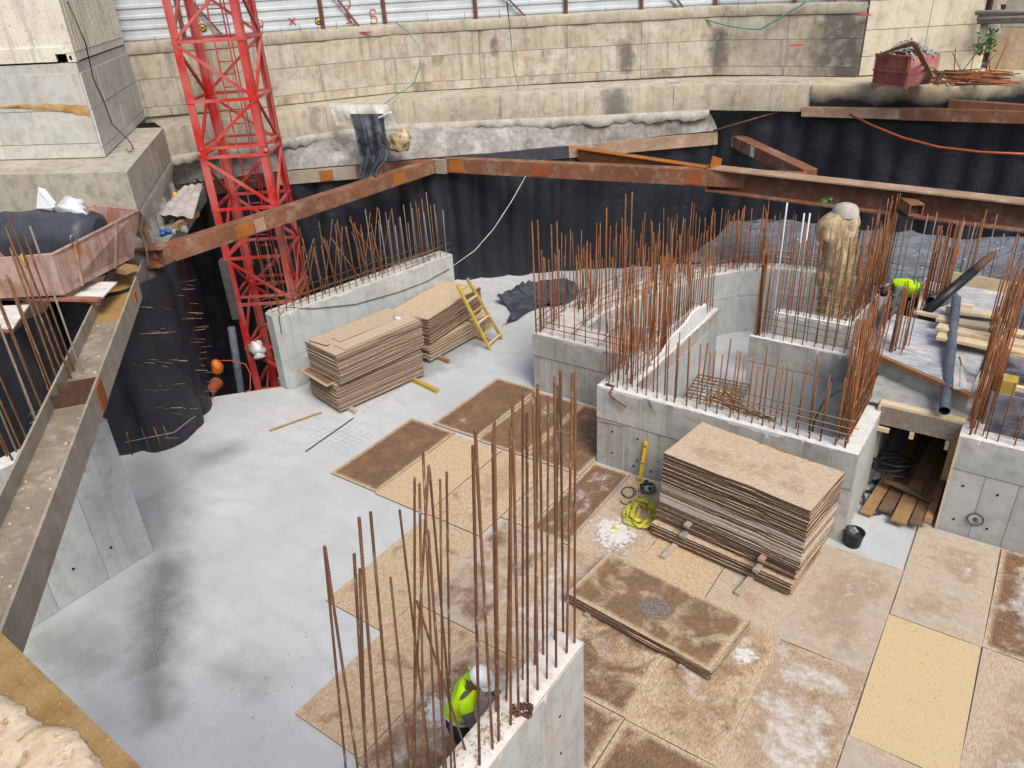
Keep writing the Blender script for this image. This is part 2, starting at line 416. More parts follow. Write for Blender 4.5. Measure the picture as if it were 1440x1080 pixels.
# --- wood
def wood(name, a, b, d, rough=.75):
    q = NT(name, rough)
    tc = q.n.new('ShaderNodeTexCoord').outputs['Object']
    r = q.m('MULTIPLY', q.rand(), 20.)
    p = q.map(tc, (1, 1, 1), loc=q.comb(r, r, r))
    g = q.noise(14, 5, p, .6, 1.2); n2 = q.noise(3, 4, p)
    c = q.mix(q.rng(g, .35, .68), a, b); c = q.mix(q.rng(n2, .5, .75, 0, .7), c, d)
    c = q.mix(q.rng(q.rand(), 0, 1, 0, .35), c, d)
    q.col(c); q.bump(g, .25, .006); return q.mat
M['pine'] = wood('pine_timber', '#cbb594', '#dccbae', '#a58f6c')
M['oldwood'] = wood('weathered_timber', '#93714c', '#a58661', '#69503a')
M['greywood'] = wood('grey_timber', '#a39786', '#b7ad9d', '#7d7161')
M['yellowwood'] = wood('yellow_timber', '#b79a35', '#c2a854', '#86713a')
M['whitewood'] = wood('white_painted_boards', '#d3d0c9', '#dedbd4', '#a49b8f')
M['redwood'] = wood('red_brown_timber', '#8e5a49', '#a06f5e', '#6a4134')
M['edgewood'] = wood('brown_edge_timber', '#96714f', '#a98360', '#7a573c')
M['darkwood'] = wood('damp_planks', '#6a5440', '#7d664f', '#443629')

def board_mat(name, side):
    q = NT(name, .8)
    uvn = q.n.new('ShaderNodeUVMap'); uvn.uv_map = 'UVMap'; uv = uvn.outputs[0]
    rnd = q.rand(); o = q.m('MULTIPLY', rnd, 53.)
    p = q.map(uv, (1.25, 2.5, 1), loc=q.comb(o, o, 0))
    if side:
        tone = q.prop('tone')
        lay = q.noise(1, 3, q.map(q.pos, (2.2, 2.2, 60)), .7); pn = q.noise(5, 5, rough=.7)
        c = q.mix(tone, '#58443b', '#9d8770'); c = q.mix(q.rng(lay, .4, .65, 0, .55), c, '#3f322c')
        c = q.mix(q.rng(pn, .5, .72, 0, .4), c, '#8d7460')
        c = q.mix(q.prop('pale'), c, '#c3bfba'); c = q.mix(q.rng(rnd, 0, 1, 0, .35), c, '#382c27')
        q.col(c); q.bump(lay, .4, .006); return q.mat
    x, y, z = q.sep(uv)
    ex = q.m('MULTIPLY', q.m('MINIMUM', x, q.m('SUBTRACT', 1, x)), 1.24); ey = q.m('MULTIPLY', q.m('MINIMUM', y, q.m('SUBTRACT', 1, y)), 2.49)
    e = q.m('MINIMUM', ex, ey)
    nb = q.noise(2.2, 5, p, .65, .5); nl = q.noise(7, 5, p, .7)
    e = q.m('ADD', e, q.m('MULTIPLY', q.m('SUBTRACT', nl, .5), .1))
    edge = q.rng(e, .03, .11)
    s1 = q.noise(1, 3, q.map(p, (70, 16, 1), (0, 0, .5)), .6, .6); s2 = q.noise(1, 3, q.map(p, (64, 15, 1), (0, 0, -.7)), .6, .6); s3 = q.noise(1, 3, q.map(p, (60, 14, 1), (0, 0, 1.6)), .6, .6)
    st = q.m('MAXIMUM', q.m('MAXIMUM', s1, s2), s3)
    sm = q.m('MINIMUM', q.m('MINIMUM', s1, s2), s3)
    c = q.mix(q.rng(st, .5, .66), '#b0997c', '#d4c1a7'); c = q.mix(q.rng(sm, .44, .3, 0, .85), c, '#735538')
    c = q.mix(q.m('MULTIPLY', q.rng(nb, .4, .65), .3), c, '#b39674')
    c = q.mix(q.m('MULTIPLY', q.prop('yellow'), q.rng(nb, .3, .6, .72, .95)), c, q.mix(q.rng(sm, .44, .28, 0, .5), '#cfb98c', '#9b815a'))
    # weathered grey film
    g = q.m('MULTIPLY', q.prop('grey'), q.rng(q.noise(1.7, 5, p, .6), .25, .6, .35, 1))
    c = q.mix(g, c, q.mix(q.rng(nl, .3, .7), '#a39788', '#bdb3a5'))
    # damp, darker strands, pale dry rim
    wp = q.prop('wet')
    w = q.m('MULTIPLY', edge, q.rng(q.m('ADD', nb, q.m('MULTIPLY', q.m('SUBTRACT', wp, .5), .75)), .42, .6))
    w = q.m('MULTIPLY', w, q.rng(wp, 0, .15))
    wc = q.mix(q.rng(st, .5, .68), '#45332a', '#7a5a44'); wc = q.mix(q.rng(q.noise(3.3, 4, p), .47, .64), wc, q.mix(q.rng(st, .5, .68), '#5d412c', '#94693f'))
    c = q.mix(q.m('MULTIPLY', w, q.rng(wp, 0, 1, .75, .92)), c, wc)
    # powder spills
    wh = q.prop('white')
    wt = q.m('ADD', q.noise(1.3, 7, q.map(p, loc=(3, 7, 0)), .72), q.m('ADD', q.m('MULTIPLY', wh, .22), q.rng(e, .02, .4, -.16, .03)))
    ring = q.m('MULTIPLY', q.m('MULTIPLY', q.rng(wt, .52, .63), q.rng(wt, .66, .75, 1, 0)), q.rng(wh, 0, .1))
    c = q.mix(q.m('MULTIPLY', ring, .38), c, q.mix(q.rng(st, .5, .68), '#6d5039', '#94714c'))
    wm = q.m('MULTIPLY', q.rng(wt, .64, .76), q.rng(wh, 0, .1))
    c = q.mix(q.m('MULTIPLY', wm, q.rng(nl, .3, .6, .4, .85)), c, q.mix(q.rng(nl, .35, .6), '#9d938c', '#cdc9c4'))
    sp = q.m('MULTIPLY', q.rng(q.voro(9, p), .04, .09, 1, 0), q.rng(q.noise(2.5, 2, p), .58, .64))
    c = q.mix(q.m('MULTIPLY', sp, .8), c, '#3c332c')
    c = q.mix(q.rng(rnd, 0, 1, 0, .18), c, '#8e7457')
    q.col(c); q.rough(q.rng(w, 0, 1, .85, .6)); q.bump(st, .5, .008); q.bump(nb, .2, .02); return q.mat
M['board'] = board_mat('pressed_board_face', False)
M['board_side'] = board_mat('pressed_board_edge', True)

def plain(name, a, rough=.6, b=None, scale=6, metal=0, bump=.15):
    q = NT(name, rough, metal, .4); n1 = q.noise(scale, 5, rough=.65)
    q.col(q.mix(q.rng(n1, .35, .68), a, b or a)); q.bump(n1, bump, .01); M[name] = q.mat; return q.mat
plain('corrugated', '#a9b2b6', .5, '#bfc6c9', 1.2, .0, .05)
plain('fence_post', '#5a3a30', .7, '#75503f')
plain('black_pipe', '#1b1d21', .45, '#2a2d33', 4)
plain('grey_pipe', '#4b535c', .45, '#666e77', 5)
plain('pipe_inside', '#0c0d0f', .7)
plain('cable_black', '#131416', .5, '#26282b')
plain('cable_green', '#3f7f6a', .5, '#6a9c8b')
plain('cable_orange', '#b0562a', .5, '#9a4a25')
plain('rope_grey', '#a9aaa6', .7, '#c5c6c3')
plain('orange_plastic', '#d0741c', .5, '#a9541c', 14)
plain('orange_pipe', '#a35a3c', .6, '#8a4a30')
plain('yellow_paint', '#d9ae16', .5, '#c79e1d', 20)
plain('strap_yellow', '#a8a52e', .75, '#c3bd55', 12)
plain('blue_plastic', '#2c69b5', .5, '#1f5092')
plain('vest_yellow', '#b9e812', .7, '#c8f01e', 5)
plain('vest_band', '#b9bfc2', .4, '#a9aeb1')
plain('skin_brown', '#6f4632', .6, '#7d5140')
plain('sleeve_grey', '#5d5652', .85, '#6d655f')
plain('trousers_dark', '#23262e', .85, '#2e323b')
plain('sleeve_pale', '#8d9093', .85, '#a3a6a8')
plain('helmet_white', '#e2e2e0', .35, '#d5d6d6')
plain('boot', '#3a2c22', .8, '#4d3c2e')
plain('leaf', '#2f5222', .6, '#46702f', 20)
plain('roll_dark', '#30343b', .5, '#41464e', 3)
plain('drum_grey', '#83857f', .6, '#979a93')
plain('sand', '#bba27a', .9, '#cdb690', 12, 0, .5)
q = NT('powder', .95); n1 = q.noise(22, 5, rough=.7); q.col(q.mix(n1, '#bdb6b0', '#dedbd8')); q.bump(n1, .6, .01)
at = q.n.new('ShaderNodeAttribute'); at.attribute_name = 'fall'
q.link(q.rng(q.m('ADD', at.outputs['Fac'], q.m('MULTIPLY', q.m('SUBTRACT', q.noise(9, 6, rough=.75), .5), 2.6)), .25, .6), q.b.inputs['Alpha']); M['powder'] = q.mat
plain('chips', '#c9c5bf', .95, '#a9a39a', 14)
plain('rubble', '#8c8d8a', .9, '#b0b1ad', 25, 0, .5)
plain('earth', '#6d5845', .95, '#85705a', 6, 0, .6)
q = NT('ochre', .95); n1 = q.noise(9, 6, rough=.7); n2 = q.noise(110, 4, rough=.8); c = q.mix(q.rng(n1, .35, .65), '#86683d', '#a1855a'); c = q.mix(q.rng(n2, .55, .7, 0, .7), c, '#5d4322'); c = q.mix(q.rng(q.noise(85, 3, rough=.8), .62, .7, 0, .8), c, '#cbb78f'); q.col(c); q.bump(n2, .8, .004); M['ochre'] = q.mat
plain('metal_dark', '#3c3e42', .4, '#55575b', 10, .6)
plain('metal_pale', '#9a9c9e', .35, '#7d7f82', 10, .7)
plain('red_mark', '#b03a35', .8)
plain('yellow_mark', '#d6b53a', .7)
plain('tin_sheet', '#b9bdbe', .5, '#a08b7c', 2.5, .1)
plain('form_film', '#55555f', .45, '#8a8a90', 4)
q = NT('worn_shutter_sheet', .75); n1 = q.noise(1, 6, q.map(q.pos, (3, 22, 3), (0, 0, .45)), .7); n2 = q.noise(2.5, 5, rough=.7); c = q.mix(q.rng(n1, .35, .65), '#8d8d90', '#c3c5c7'); c = q.mix(q.rng(n2, .5, .7, 0, .7), c, '#77767c'); c = q.mix(q.rng(q.noise(1.3, 4), .55, .65, 0, .6), c, '#d5d6d6'); q.col(c); M['form_film_pale'] = q.mat
plain('formface', '#6f675d', .85, '#8b8277', 18, 0, .4)
plain('ground_dirt', '#8a7a63', .95, '#a3937b', 1)
q = NT('cream_pile', .9)
n1 = q.noise(1, 5, q.map(q.pos, (5, 5, .7)), .65); n2 = q.noise(6, 6, rough=.7)
c = q.mix(q.rng(n1, .38, .62), '#a08a66', '#c9bb9c'); c = q.mix(q.rng(n2, .48, .7, 0, .85), c, '#75603f'); c = q.mix(q.rng(q.noise(1, 4, q.map(q.pos, (9, 9, .5), loc=(4, 4, 4))), .55, .66, 0, .7), c, '#7d7464'); q.col(c); q.bump(n2, .8, .06); M['cream'] = q.mat
q = NT('container_paint', .65)
n1 = q.noise(1, 5, q.map(q.pos, (4, 4, .3)), .7); n2 = q.noise(15, 5, rough=.7); n3 = q.noise(1.1, 4)
c = q.mix(q.rng(n3, .35, .65), '#cdc7b4', '#d9d5c6'); c = q.mix(q.rng(n1, .5, .68, 0, .55), c, '#8a7f6b')
c = q.mix(q.rng(n2, .56, .7, 0, .7), c, '#7c6a45'); q.col(c); q.bump(n2, .2, .01); M['container'] = q.mat

# ================================================================== SETTING
def off_line(pts, d):
    """polyline shifted sideways (left of travel = +)"""
    out = []
    for i, p in enumerate(pts):
        a = V(pts[max(i - 1, 0)][:2]); b = V(pts[min(i + 1, len(pts) - 1)][:2]); t = (b - a).normalized()
        out.append(V((p[0] - t.y * d, p[1] + t.x * d)))
    return out
def resample(pts, step):
    pts = [V(p[:2]) for p in pts]; out = [pts[0]]; s = [0.]; acc = 0
    for a, b in zip(pts, pts[1:]):
        L = (b - a).length; n = max(1, round(L / step))
        for k in range(1, n + 1): out.append(a.lerp(b, k / n)); s.append(acc + L * k / n)
        acc += L
    return out, s

slab = MB().prism([(-12.6, -6), (10, -6), (10, 24), (-9, 24), (-15.9, 18.7), (-14.9, 15.95), (-15.3, 10.6), (-14.75, 10.37), (-16.05, 8.91), (-15.9, 6.4), (-13.2, 3)], -.35, 0)
obj('floor_slab', slab, M['slab'], kind='structure')
obj('pit_ground', MB().add([(-40, -10, -4), (20, -10, -4), (20, 40, -4), (-40, 40, -4)], [(0, 1, 2, 3)]), M['earth'], kind='structure')
gm = MB()
for (x0, x1, y0, y1) in ((-300, -34, -300, 300), (12, 300, -300, 300), (-34, 12, 31, 300), (-34, 12, -300, -9)):
    gm.add([(x0, y0, 7.3), (x1, y0, 7.3), (x1, y1, 7.3), (x0, y1, 7.3)], [(0, 1, 2, 3)])
obj('ground', gm, M['ground_dirt'], kind='structure')

# ---- secant pile walls under black membrane
def pile_wall(name, label, line, zt, zb, pile=.8, amp=.13):
    pts, s = resample(line, .13); nl = off_line(pts, 1.); rows = []; n = 22
    for k in range(n + 1):
        row = []
        for p, q_, si in zip(pts, nl, s):
            top = zt(p) if callable(zt) else zt
            z = zb + (top - zb) * k / n; d = (q_ - p)
            b = amp * (.75 + .9 * mn.noise(V((p.x * .5, p.y * .5, z * .25)))) * abs(math.sin(math.pi * (si + .12 * mn.noise(V((p.x * .7, p.y * .7, z * .5)))) / pile)) ** .7 + .1 * mn.noise(V((p.x * .9, p.y * .9, z * .7))) + .05 * mn.noise(V((p.x * 3, p.y * 3, z * 1.6)))
            row.append((p.x - d.x * b, p.y - d.y * b, z))
        rows.append(row)
    t = thing(name, label, 'pile wall', (pts[len(pts) // 2].x, pts[len(pts) // 2].y, zb))
    obj('membrane', MB().grid(rows), M['membrane'], t)
    return t
# waler line (its inner top edge, measured on the photograph) and cap beam line
WAL = [P(300, 255, 4.05), P(390, 243, 4.05), P(500, 234, 4.05), P(617, 223, 4.05), P(800, 205, 4.15), P(1010, 186, 4.3)]
WAL = [V((-20.75, 11.9, 4.05))] + WAL[1:]
K = [(-20.1, 12.1), (-18.96, 14.83), (-18.2, 16.75), (-16.9, 18.3), (-14.9, 19.6), (-12.61, 20.99), (-9.05, 23.34), (-7.2, 23.7), (-5.12, 23.85), tuple(P(1320, 122, 5.72)[:2])]
KR = P(1320, 122, 5.72)
FL_ = [V(p[:2]) for p in off_line(WAL, .3)] + [V((-7.6, 23.95)), V((-6.4, 24.15)), V((-2.7, 24.4)), V((5, 24.6))]
def ztop(p):
    return 4.0 + max(0, min(1, (p.x + 13) / 4)) * .25 + max(0, min(1, (p.x + 9.1) / 1.7)) * .92
far_piles = pile_wall('pile_wall', 'long black membrane covered pile wall behind the rust brown struts', FL_, ztop, -4, .85, .24)
GL = [(-13.6, -3), (-13.8, 2), (-14.8, 5.0), (-15.75, 6.2), (-14.95, 6.85), (-14.75, 7.5), (-15.3, 8.3), (-16.3, 9.15), (-18.5, 10.6), (-20.9, 11.9)]
near_piles = pile_wall('pile_wall', 'black membrane piles with steel pins below the left trough beam', [V(p) for p in GL], 3.75, -4, .95, .34)
for i in range(62):
    f = (i + U(0, 1)) / 62; p, q_ = V(GL[4]).lerp(V(GL[6]), f) if f < .6 else V(GL[6]).lerp(V(GL[8]), (f - .6) / .4 * .5), None
    z = .35 + 3.1 * ((i * 37 % 62) / 62) + U(-.05, .05); L = U(.3, .65)
    a = V((p.x - .15, p.y - .1, z)); b = a + V((.8 + U(-.15, .15), .5 + U(-.2, .2), U(-.16, .1))).normalized() * (L + .25)
    bar('anchor_pin', a, b, .0065, M['rebar_old'] if i % 3 else M['rebar_grey'], near_piles, 5)

# ---- back retaining wall: shotcrete, cap beam, formed wall in panels
back = thing('retaining_wall', 'long weathered cream concrete retaining wall with stepped ledge behind the crane', 'retaining wall', (-14, 21, 4))
def strip(line, zs, offs, step=.25, jit=.03, zj=None):
    pts, s = resample(line, step); rows = []
    L = [off_line(pts, o) for o in offs]
    for k, z in enumerate(zs):
        row = []
        for i, p in enumerate(pts):
            q_ = L[k][i]; zz = z(p) if callable(z) else z
            if zj and k in zj: zz += zj[k] * (mn.noise(V((p.x * 1.3, p.y * 1.3, 5.))) + .6 * mn.noise(V((p.x * 4.5, p.y * 4.5, 9.))))
            j = jit * mn.noise(V((p.x * 2, p.y * 2, zz * 2)))
            row.append((q_.x + j, q_.y - j, zz))
        rows.append(row)
    return MB().grid(rows)
wal2 = [V(p[:2]) for p in WAL]
walz = lambda p: ztop(p) + .05
# sprayed concrete between cap and waler: a battered face, lower edge just behind the waler
kp, _ = resample(K[:7], .25); wp_, _ = resample(wal2, .25)
NS = 60; rows = []
ksamp = [V(p) for p in resample(K[:7], .05)[0]]; wsamp = [V(p) for p in resample(wal2, .05)[0]]
for k in range(9):
    row = []; f = k / 8
    for i in range(NS * 2 + 1):
        t = i / (NS * 2); a = wsamp[int(t * (len(wsamp) - 1))]; b = ksamp[int(t * (len(ksamp) - 1))]
        p = a.lerp(b, f ** 1.3); z0 = 4.08 + max(0, min(1, (a.x + 13) / 4)) * .25; z = z0 + (4.96 - z0) * f
        p = p + V((-.6, .75)) * (.12 + .1 * mn.noise(V((p.x * 1.5, p.y * 1.5, z * 2))) + .04 * mn.noise(V((p.x * 5, p.y * 5, z * 5))))
        row.append((p.x, p.y, z))
    rows.append(row)
obj('sprayed_face', MB().grid(rows), M['shot'], back)
obj('sprayed_ledge', strip(K[:7], (4.72, 4.8, 4.98, 4.99), (-.02, -.07, -.04, .3), .06, .06, {0: .15, 1: .15}), M['shot_white'], back)
capm = strip(K, (4.97, 5.0, 5.69, 5.72, 5.74), (.0, 0, .02, .05, 1.6), .4, .02)
obj('cap_beam', capm, M['cap'], back)
# cap joints
kp, ks = resample(K, .1)
for sgap in (1.6, 4.6, 7.3, 10.0, 12.6, 15.3):
    i = min(range(len(ks)), key=lambda j: abs(ks[j] - sgap)); t = (kp[min(i + 1, len(kp) - 1)] - kp[i - 1]).normalized()
    obj('joint', MB().obox((kp[i].x, kp[i].y, 5.34), (t.x * .005, t.y * .005, 0), (-t.y * .016, t.x * .016, 0), (0, 0, .33)), M['wall_pour'], back)
UFL = [(-22.6, 12.6), (-19.98, 15.67), (-18.0, 19.1), (-13.55, 22.5), (-9.7, 25.1), (-7.5, 25.3), (-5.39, 25.42)]
obj('backing', strip(UFL, (5.6, 7.72, 7.74), (.03, .03, .6), .5, .0), M['cap'], back)
def panel_rows(parent, line, zrows, width, mat, gap=.012, depth=.035, jitter=.006, name='concrete_panel', skip=()):
    """cast panels set along a polyline, separated by recessed joints"""
    segs = [(V(a[:2]), V(b[:2])) for a, b in zip(line, line[1:])]
    for si, (a, b) in enumerate(segs):
        L = (b - a).length; n = max(1, round(L / width)); t = (b - a).normalized(); nn = V((t.y, -t.x))
        for ri, (z0, z1) in enumerate(zip(zrows, zrows[1:])):
            for k in range(n):
                s0 = L * k / n + gap / 2; s1 = L * (k + 1) / n - gap / 2; d = depth + U(-jitter, jitter)
                c = a + t * (s0 + s1) / 2 + nn * d / 2
                h = (z1 - z0 - gap) / 2
                obj(name, MB().obox((c.x, c.y, (z0 + z1) / 2), (t.x * (s1 - s0) / 2, t.y * (s1 - s0) / 2, 0), (nn.x * d / 2, nn.y * d / 2, 0), (0, 0, h)), mat, parent)
panel_rows(back, UFL, (5.76, 6.02, 6.78, 7.44), 2.8, M['old'])
obj('wall_crest', strip(UFL, (7.45, 7.5, 7.7, 7.73, 7.73), (-.06, -.075, -.07, -.05, .5), .3, .03, {2: .06, 3: .06, 4: .04}), M['cap'], back)
# dowel stubs on the crest
cp, cs = resample(UFL, .55)
for p in cp[2::]:
    if U(0, 1) < .55:
        p2 = p + V((U(-.05, .05), .15 + U(0, .1))); bar('dowel', (p2.x, p2.y, 7.7), (p2.x + U(-.04, .04), p2.y, 7.86 + U(0, .15)), .008, M['rebar_dark'], back, 5)
# paler higher wall to the right
RW0 = V((-5.36, 25.42)); RW1 = V(P(1378, 98, 5.75)[:2])
right_wall = thing('retaining_wall', 'tall pale concrete wall section behind the red rubble skip', 'retaining wall', (RW0.x, RW0.y, 5.6))
rdir = (RW1 - RW0).normalized()
obj('backing', strip([RW0, RW1], (5.6, 9.4, 9.4), (.03, .03, .6), .5, 0), M['cap'], right_wall)
panel_rows(right_wall, [RW0, RW1], (5.78, 6.3, 7.0, 7.75, 8.5, 9.35), 2.1, M['old_right'], .016)
# cap to the right with bitumen stained face
capr = thing('cap_beam', 'low concrete ledge with black bitumen stains under the red skip', 'concrete ledge', (KR.x, KR.y, 4.5))
q = NT('stained_ledge', .8); xx, yy, zz = q.sep(); n1 = q.noise(1.1, 5, rough=.65); n2 = q.noise(7, 5)
band = q.rng(q.m('ADD', zz, q.m('MULTIPLY', n1, .7)), 5.62, 6.12)
c = q.mix(band, '#1b1c22', q.mix(n2, '#a89b80', '#bdb096')); q.col(c); q.bump(n2, .3, .01)
KRL = [(-6.2, 23.75), (-5.12, 23.86), (KR.x, KR.y), tuple(P(1440, 112, 5.72)[:2]), (3.5, 26.5)]
obj('ledge_face', strip(KRL, (4.75, 4.8, 5.7, 5.735, 5.75), (.02, -.01, -.015, .02, 4.), .4, .015), q.mat, capr)

# ---- corrugated hoarding on top of the wall
FEN = off_line([V(p) for p in ([(-24.6, 11.0)] + UFL)], .55)
fence = thing('site_hoarding', 'grey corrugated metal hoarding with rusty posts on top of the cream wall', 'fence', (FEN[3].x, FEN[3].y, 7.5))
def corr_sheet(a, b, z0, z1, parent):
    t = (b - a).normalized(); nn = V((t.y, -t.x)); rows = []; z = z0
    while z < z1:
        for dz, d in ((0, 0), (.15, .0), (.175, .035), (.245, .035), (.27, 0)):
            p = [a + nn * d, a.lerp(b, .5) + nn * d, b + nn * d]
            rows.append([(p_.x, p_.y, min(z + dz, z1)) for p_ in p])
        z += .27
    obj('corrugated_sheet', MB().grid(rows, smooth=False), M['corrugated'], parent)
fp, fs = resample(FEN, 2.6)
for i, (a, b) in enumerate(zip(fp, fp[1:])):
    t = (b - a).normalized(); nn = V((t.y, -t.x))
    corr_sheet(a + nn * (.02 * (i % 2)), b + t * .06 + nn * (.02 * (i % 2)), 7.62, 9.8, fence)
    p = a + nn * .11
    obj('post', MB().beam((p.x, p.y, 7.55), (p.x + U(-.03, .03), p.y, 9.85), .09, .09), M['fence_post'], fence)
    if i % 2 == 0:
        m_ = a.lerp(b, .55) + nn * .16
        obj('stay', MB().beam((m_.x, m_.y, 7.72), (a.x + nn.x * .14, a.y + nn.y * .14, 9.3), .06, .06), M['fence_post'], fence)

# ---- left stepped concrete: cap, block, container
C0 = P(178, 242, 5.72); C1 = P(0, 246, 5.72); C2 = P(231, 178, 5.72)
e1 = (C1 - C0).normalized(); e2 = (C2 - C0).normalized()
capl = thing('cap_beam', 'thick speckled concrete cap beam at left with pale sprayed skirt', 'concrete beam', (C0.x, C0.y, 4.2))
C2e = C0 + e2 * 5.9; C1e = C0 + e1 * 14
obj('cap_body', MB().prism([(C0.x, C0.y), (C2e.x, C2e.y), (C2e.x + e1.x * 12, C2e.y + e1.y * 12), (C1e.x, C1e.y)], 4.86, 5.72), M['cap_left'], capl)
def ledge_strip(a, b, zs, offs, mat, nm, par, jit=.05, step=.15):
    obj(nm, strip([V(a[:2]), V(b[:2])], zs, offs, step, jit), mat, par)
a_, b_ = C0 + e2 * .0, C0 + e2 * 5.6
ledge_strip(a_, b_, (4.9, 4.8, 4.4, 4.1, 3.7), (-.03, -.06, .08, .05, .1), M['shot_white'], 'sprayed_skirt', capl, .12)
for i in range(7):
    p = C0 + e2 * (.5 + i * .72)
    p = p + V((-.2, -.15, 0)); obj('pile_head', MB().blob((p.x, p.y, 3.7), .42, 14, 12, .35, 0, (.8, .8, 1.9)), M['shot_white'], capl)
ledge_strip(C0 + e1 * 12, C0 + e1 * .0, (4.88, 4.6, 4.2, 3.8), (.06, .18, .22, .3), M['earth'], 'soil_face', capl, .2)
B0 = P(147, 222, 5.72); BT = CAM_LOC.z
def ztop_at(base, u, v):
    d = ray(u, v); a = V((d.x, d.y)); b = V((base.x, base.y)); t = a.dot(b) / a.dot(a); return CAM_LOC.z + d.z * t
zbt = ztop_at(B0, 115, 88)
blk = thing('concrete_block', 'big pale grey concrete block with ochre stain under the container', 'concrete block', (B0.x, B0.y, 5.72))
B2 = B0 + e2 * 6.2; B1 = B0 + e1 * 12
obj('block_body', MB().prism([(B0.x, B0.y), (B2.x, B2.y), (B2.x + e1.x * 12, B2.y + e1.y * 12), (B1.x, B1.y)], 5.724, zbt), M['block_left'], blk)
panel_rows(blk, [B0 + e1 * 9.6, B0], (5.74, 6.05, zbt - .95, zbt - .2), 2.4, M['block_left'], .014, .03)
panel_rows(blk, [B0, B0 + e2 * 6.1], (5.74, 5.95, zbt - .95, zbt - .2), 1.55, M['block_left'], .014, .03)
q = NT('ochre_stain', .95); n1 = q.noise(4, 5); q.col(q.mix(q.rng(n1, .35, .65), '#b39a70', '#9c6f35')); q.bump(n1, .6, .03)
sm = MB()
for k in range(14):
    f = k / 13; p = B0 + e1 * (.05 + 2.3 * f) ; zc = zbt - .92 + U(-.02, .02)
    r_ = .16 * (1 - f) ** .6 + .03
    pass
nf = V((e1.y, -e1.x, 0)); nf = nf if nf.dot(-B0) > 0 else -nf
rows = []
for j in range(9):
    row = []
    for i in range(41):
        f = i / 40; h_ = (.2 * (1 - f) ** 1.5 + .04) * (1 + .5 * mn.noise(V((f * 7, j * .2, 2)))) ; p = B0 + e1 * (.02 + 2.5 * f) + nf * (.036 + .008 * math.sin(j / 8 * math.pi) * (1 + mn.noise(V((f * 20, j, 1)))))
        row.append((p.x, p.y, zbt - .8 - .12 * (1 - f) ** 3 + h_ * (j / 8 - .75) + .03 * mn.noise(V((f * 14, 3, j)))))
    rows.append(row)
obj('clay_smear', MB().grid(rows), q.mat, blk)
# shipping container standing on the block
ct = thing('shipping_container', 'dirty cream shipping container with corner casting standing on the block', 'container', (B0.x, B0.y, zbt))
zc0 = zbt + .02; zc1 = zc0 + 2.6
O_ = B0 + e1 * -.02 + e2 * .02
def cpt(a, b, z): p = O_ + e1 * a + e2 * b; return (p.x, p.y, z)
def cbox(a0, a1, b0, b1, z0, z1, nm, mt=M['container']):
    vs = [cpt(a, b, z) for z in (z0, z1) for b in (b0, b1) for a in (a0, a1)]
    obj(nm, MB().add(vs, [(0, 2, 3, 1), (4, 5, 7, 6), (0, 1, 5, 4), (2, 6, 7, 3), (0, 4, 6, 2), (1, 3, 7, 5)]), mt, ct)
cbox(.05, 11.8, .05, 5.9, zc0 + .16, zc1, 'container_body')
cbox(.0, .2, 0, .2, zc0 + .18, zc1, 'corner_post')
cbox(0, .2, 0, .2, zc0, zc0 + .17, 'corner_casting')
cm = MB(); cx = O_ + e1 * .1; cm.lathe((cx.x, cx.y, zc0 + .09), [(.0, .004), (.045, .004), (.045, -.01)], 12, 0, tuple(-e2)); obj('casting_hole', cm, M['pipe_inside'], ct)
cbox(.46, 11.6, .0, .12, zc0 + .02, zc0 + .17, 'bottom_rail'); cbox(-.0, .12, .2, 5.9, zc0 + .02, zc0 + .17, 'side_rail', M['redpale'] if False else M['container'])
cbox(.2, 11.6, .0, .05, zc0 + .171, zc0 + .3, 'end_sill')
for k in range(19):
    cbox(-.02, .05, .25 + k * .3, .25 + k * .3 + .17, zc0 + .2, zc1 - .1, 'side_rib')

# ---- walers and struts of the pit
def steel(name, label, a, b, w, h, mat, extra=None, group=None):
    """box section strut from a to b (centre of top face)"""
    a = V(a); b = V(b); t = thing(name, label, 'steel beam', (a + b) / 2 - V((0, 0, h)), group)
    obj('box_section', MB().beam(a - V((0, 0, h / 2)), b - V((0, 0, h / 2)), w, h), mat, t)
    d = (b - a).normalized(); s_ = d.cross(V((0, 0, 1)))
    for f, L, side, mt in (extra or []):
        c = lerp(a, b, f) - V((0, 0, h / 2)) + s_ * side * (w / 2 + .006)
        obj('plate', MB().obox(c, d * L / 2, s_ * .006, V((0, 0, h * .42))), mt, t)
    return t
ZT = 4.05
w1a = P(233, 347, ZT); w1b = P(612, 225, ZT)
w1d = (w1b - w1a).normalized(); w1s = w1d.cross(V((0, 0, 1)))
s1 = steel('strut', 'rust brown square strut running from left corner past the red crane', w1a - w1s * .17 - w1d * .1, w1b - w1s * .17, .34, .38, M['beam'], [(.23, .5, 1, M['beam_orange']), (.28, .3, 1, M['beam_pale']), (.82, .45, 1, M['beam_orange'])])
w2a = P(622, 223, ZT); w2b = P(1132, 246, ZT)
w2d = (w2b - w2a).normalized(); w2s = w2d.cross(V((0, 0, 1)))
s2 = steel('strut', 'long rust brown square strut across the black wall with square plates', w2a - w2s * .18, w2b - w2s * .18, .36, .42, M['beam'], [(.045, .5, 1, M['beam_orange']), (.31, .55, 1, M['weld']), (.735, .45, 1, M['weld']), (.99, .3, 1, M['beam_orange'])])
obj('corner_cleat', MB().obox((w1b + w2a) / 2 + V((.05, -.05, -.2)), w2d * .22, w2s * .05, V((0, 0, .21))), M['beam_grey'], s2)
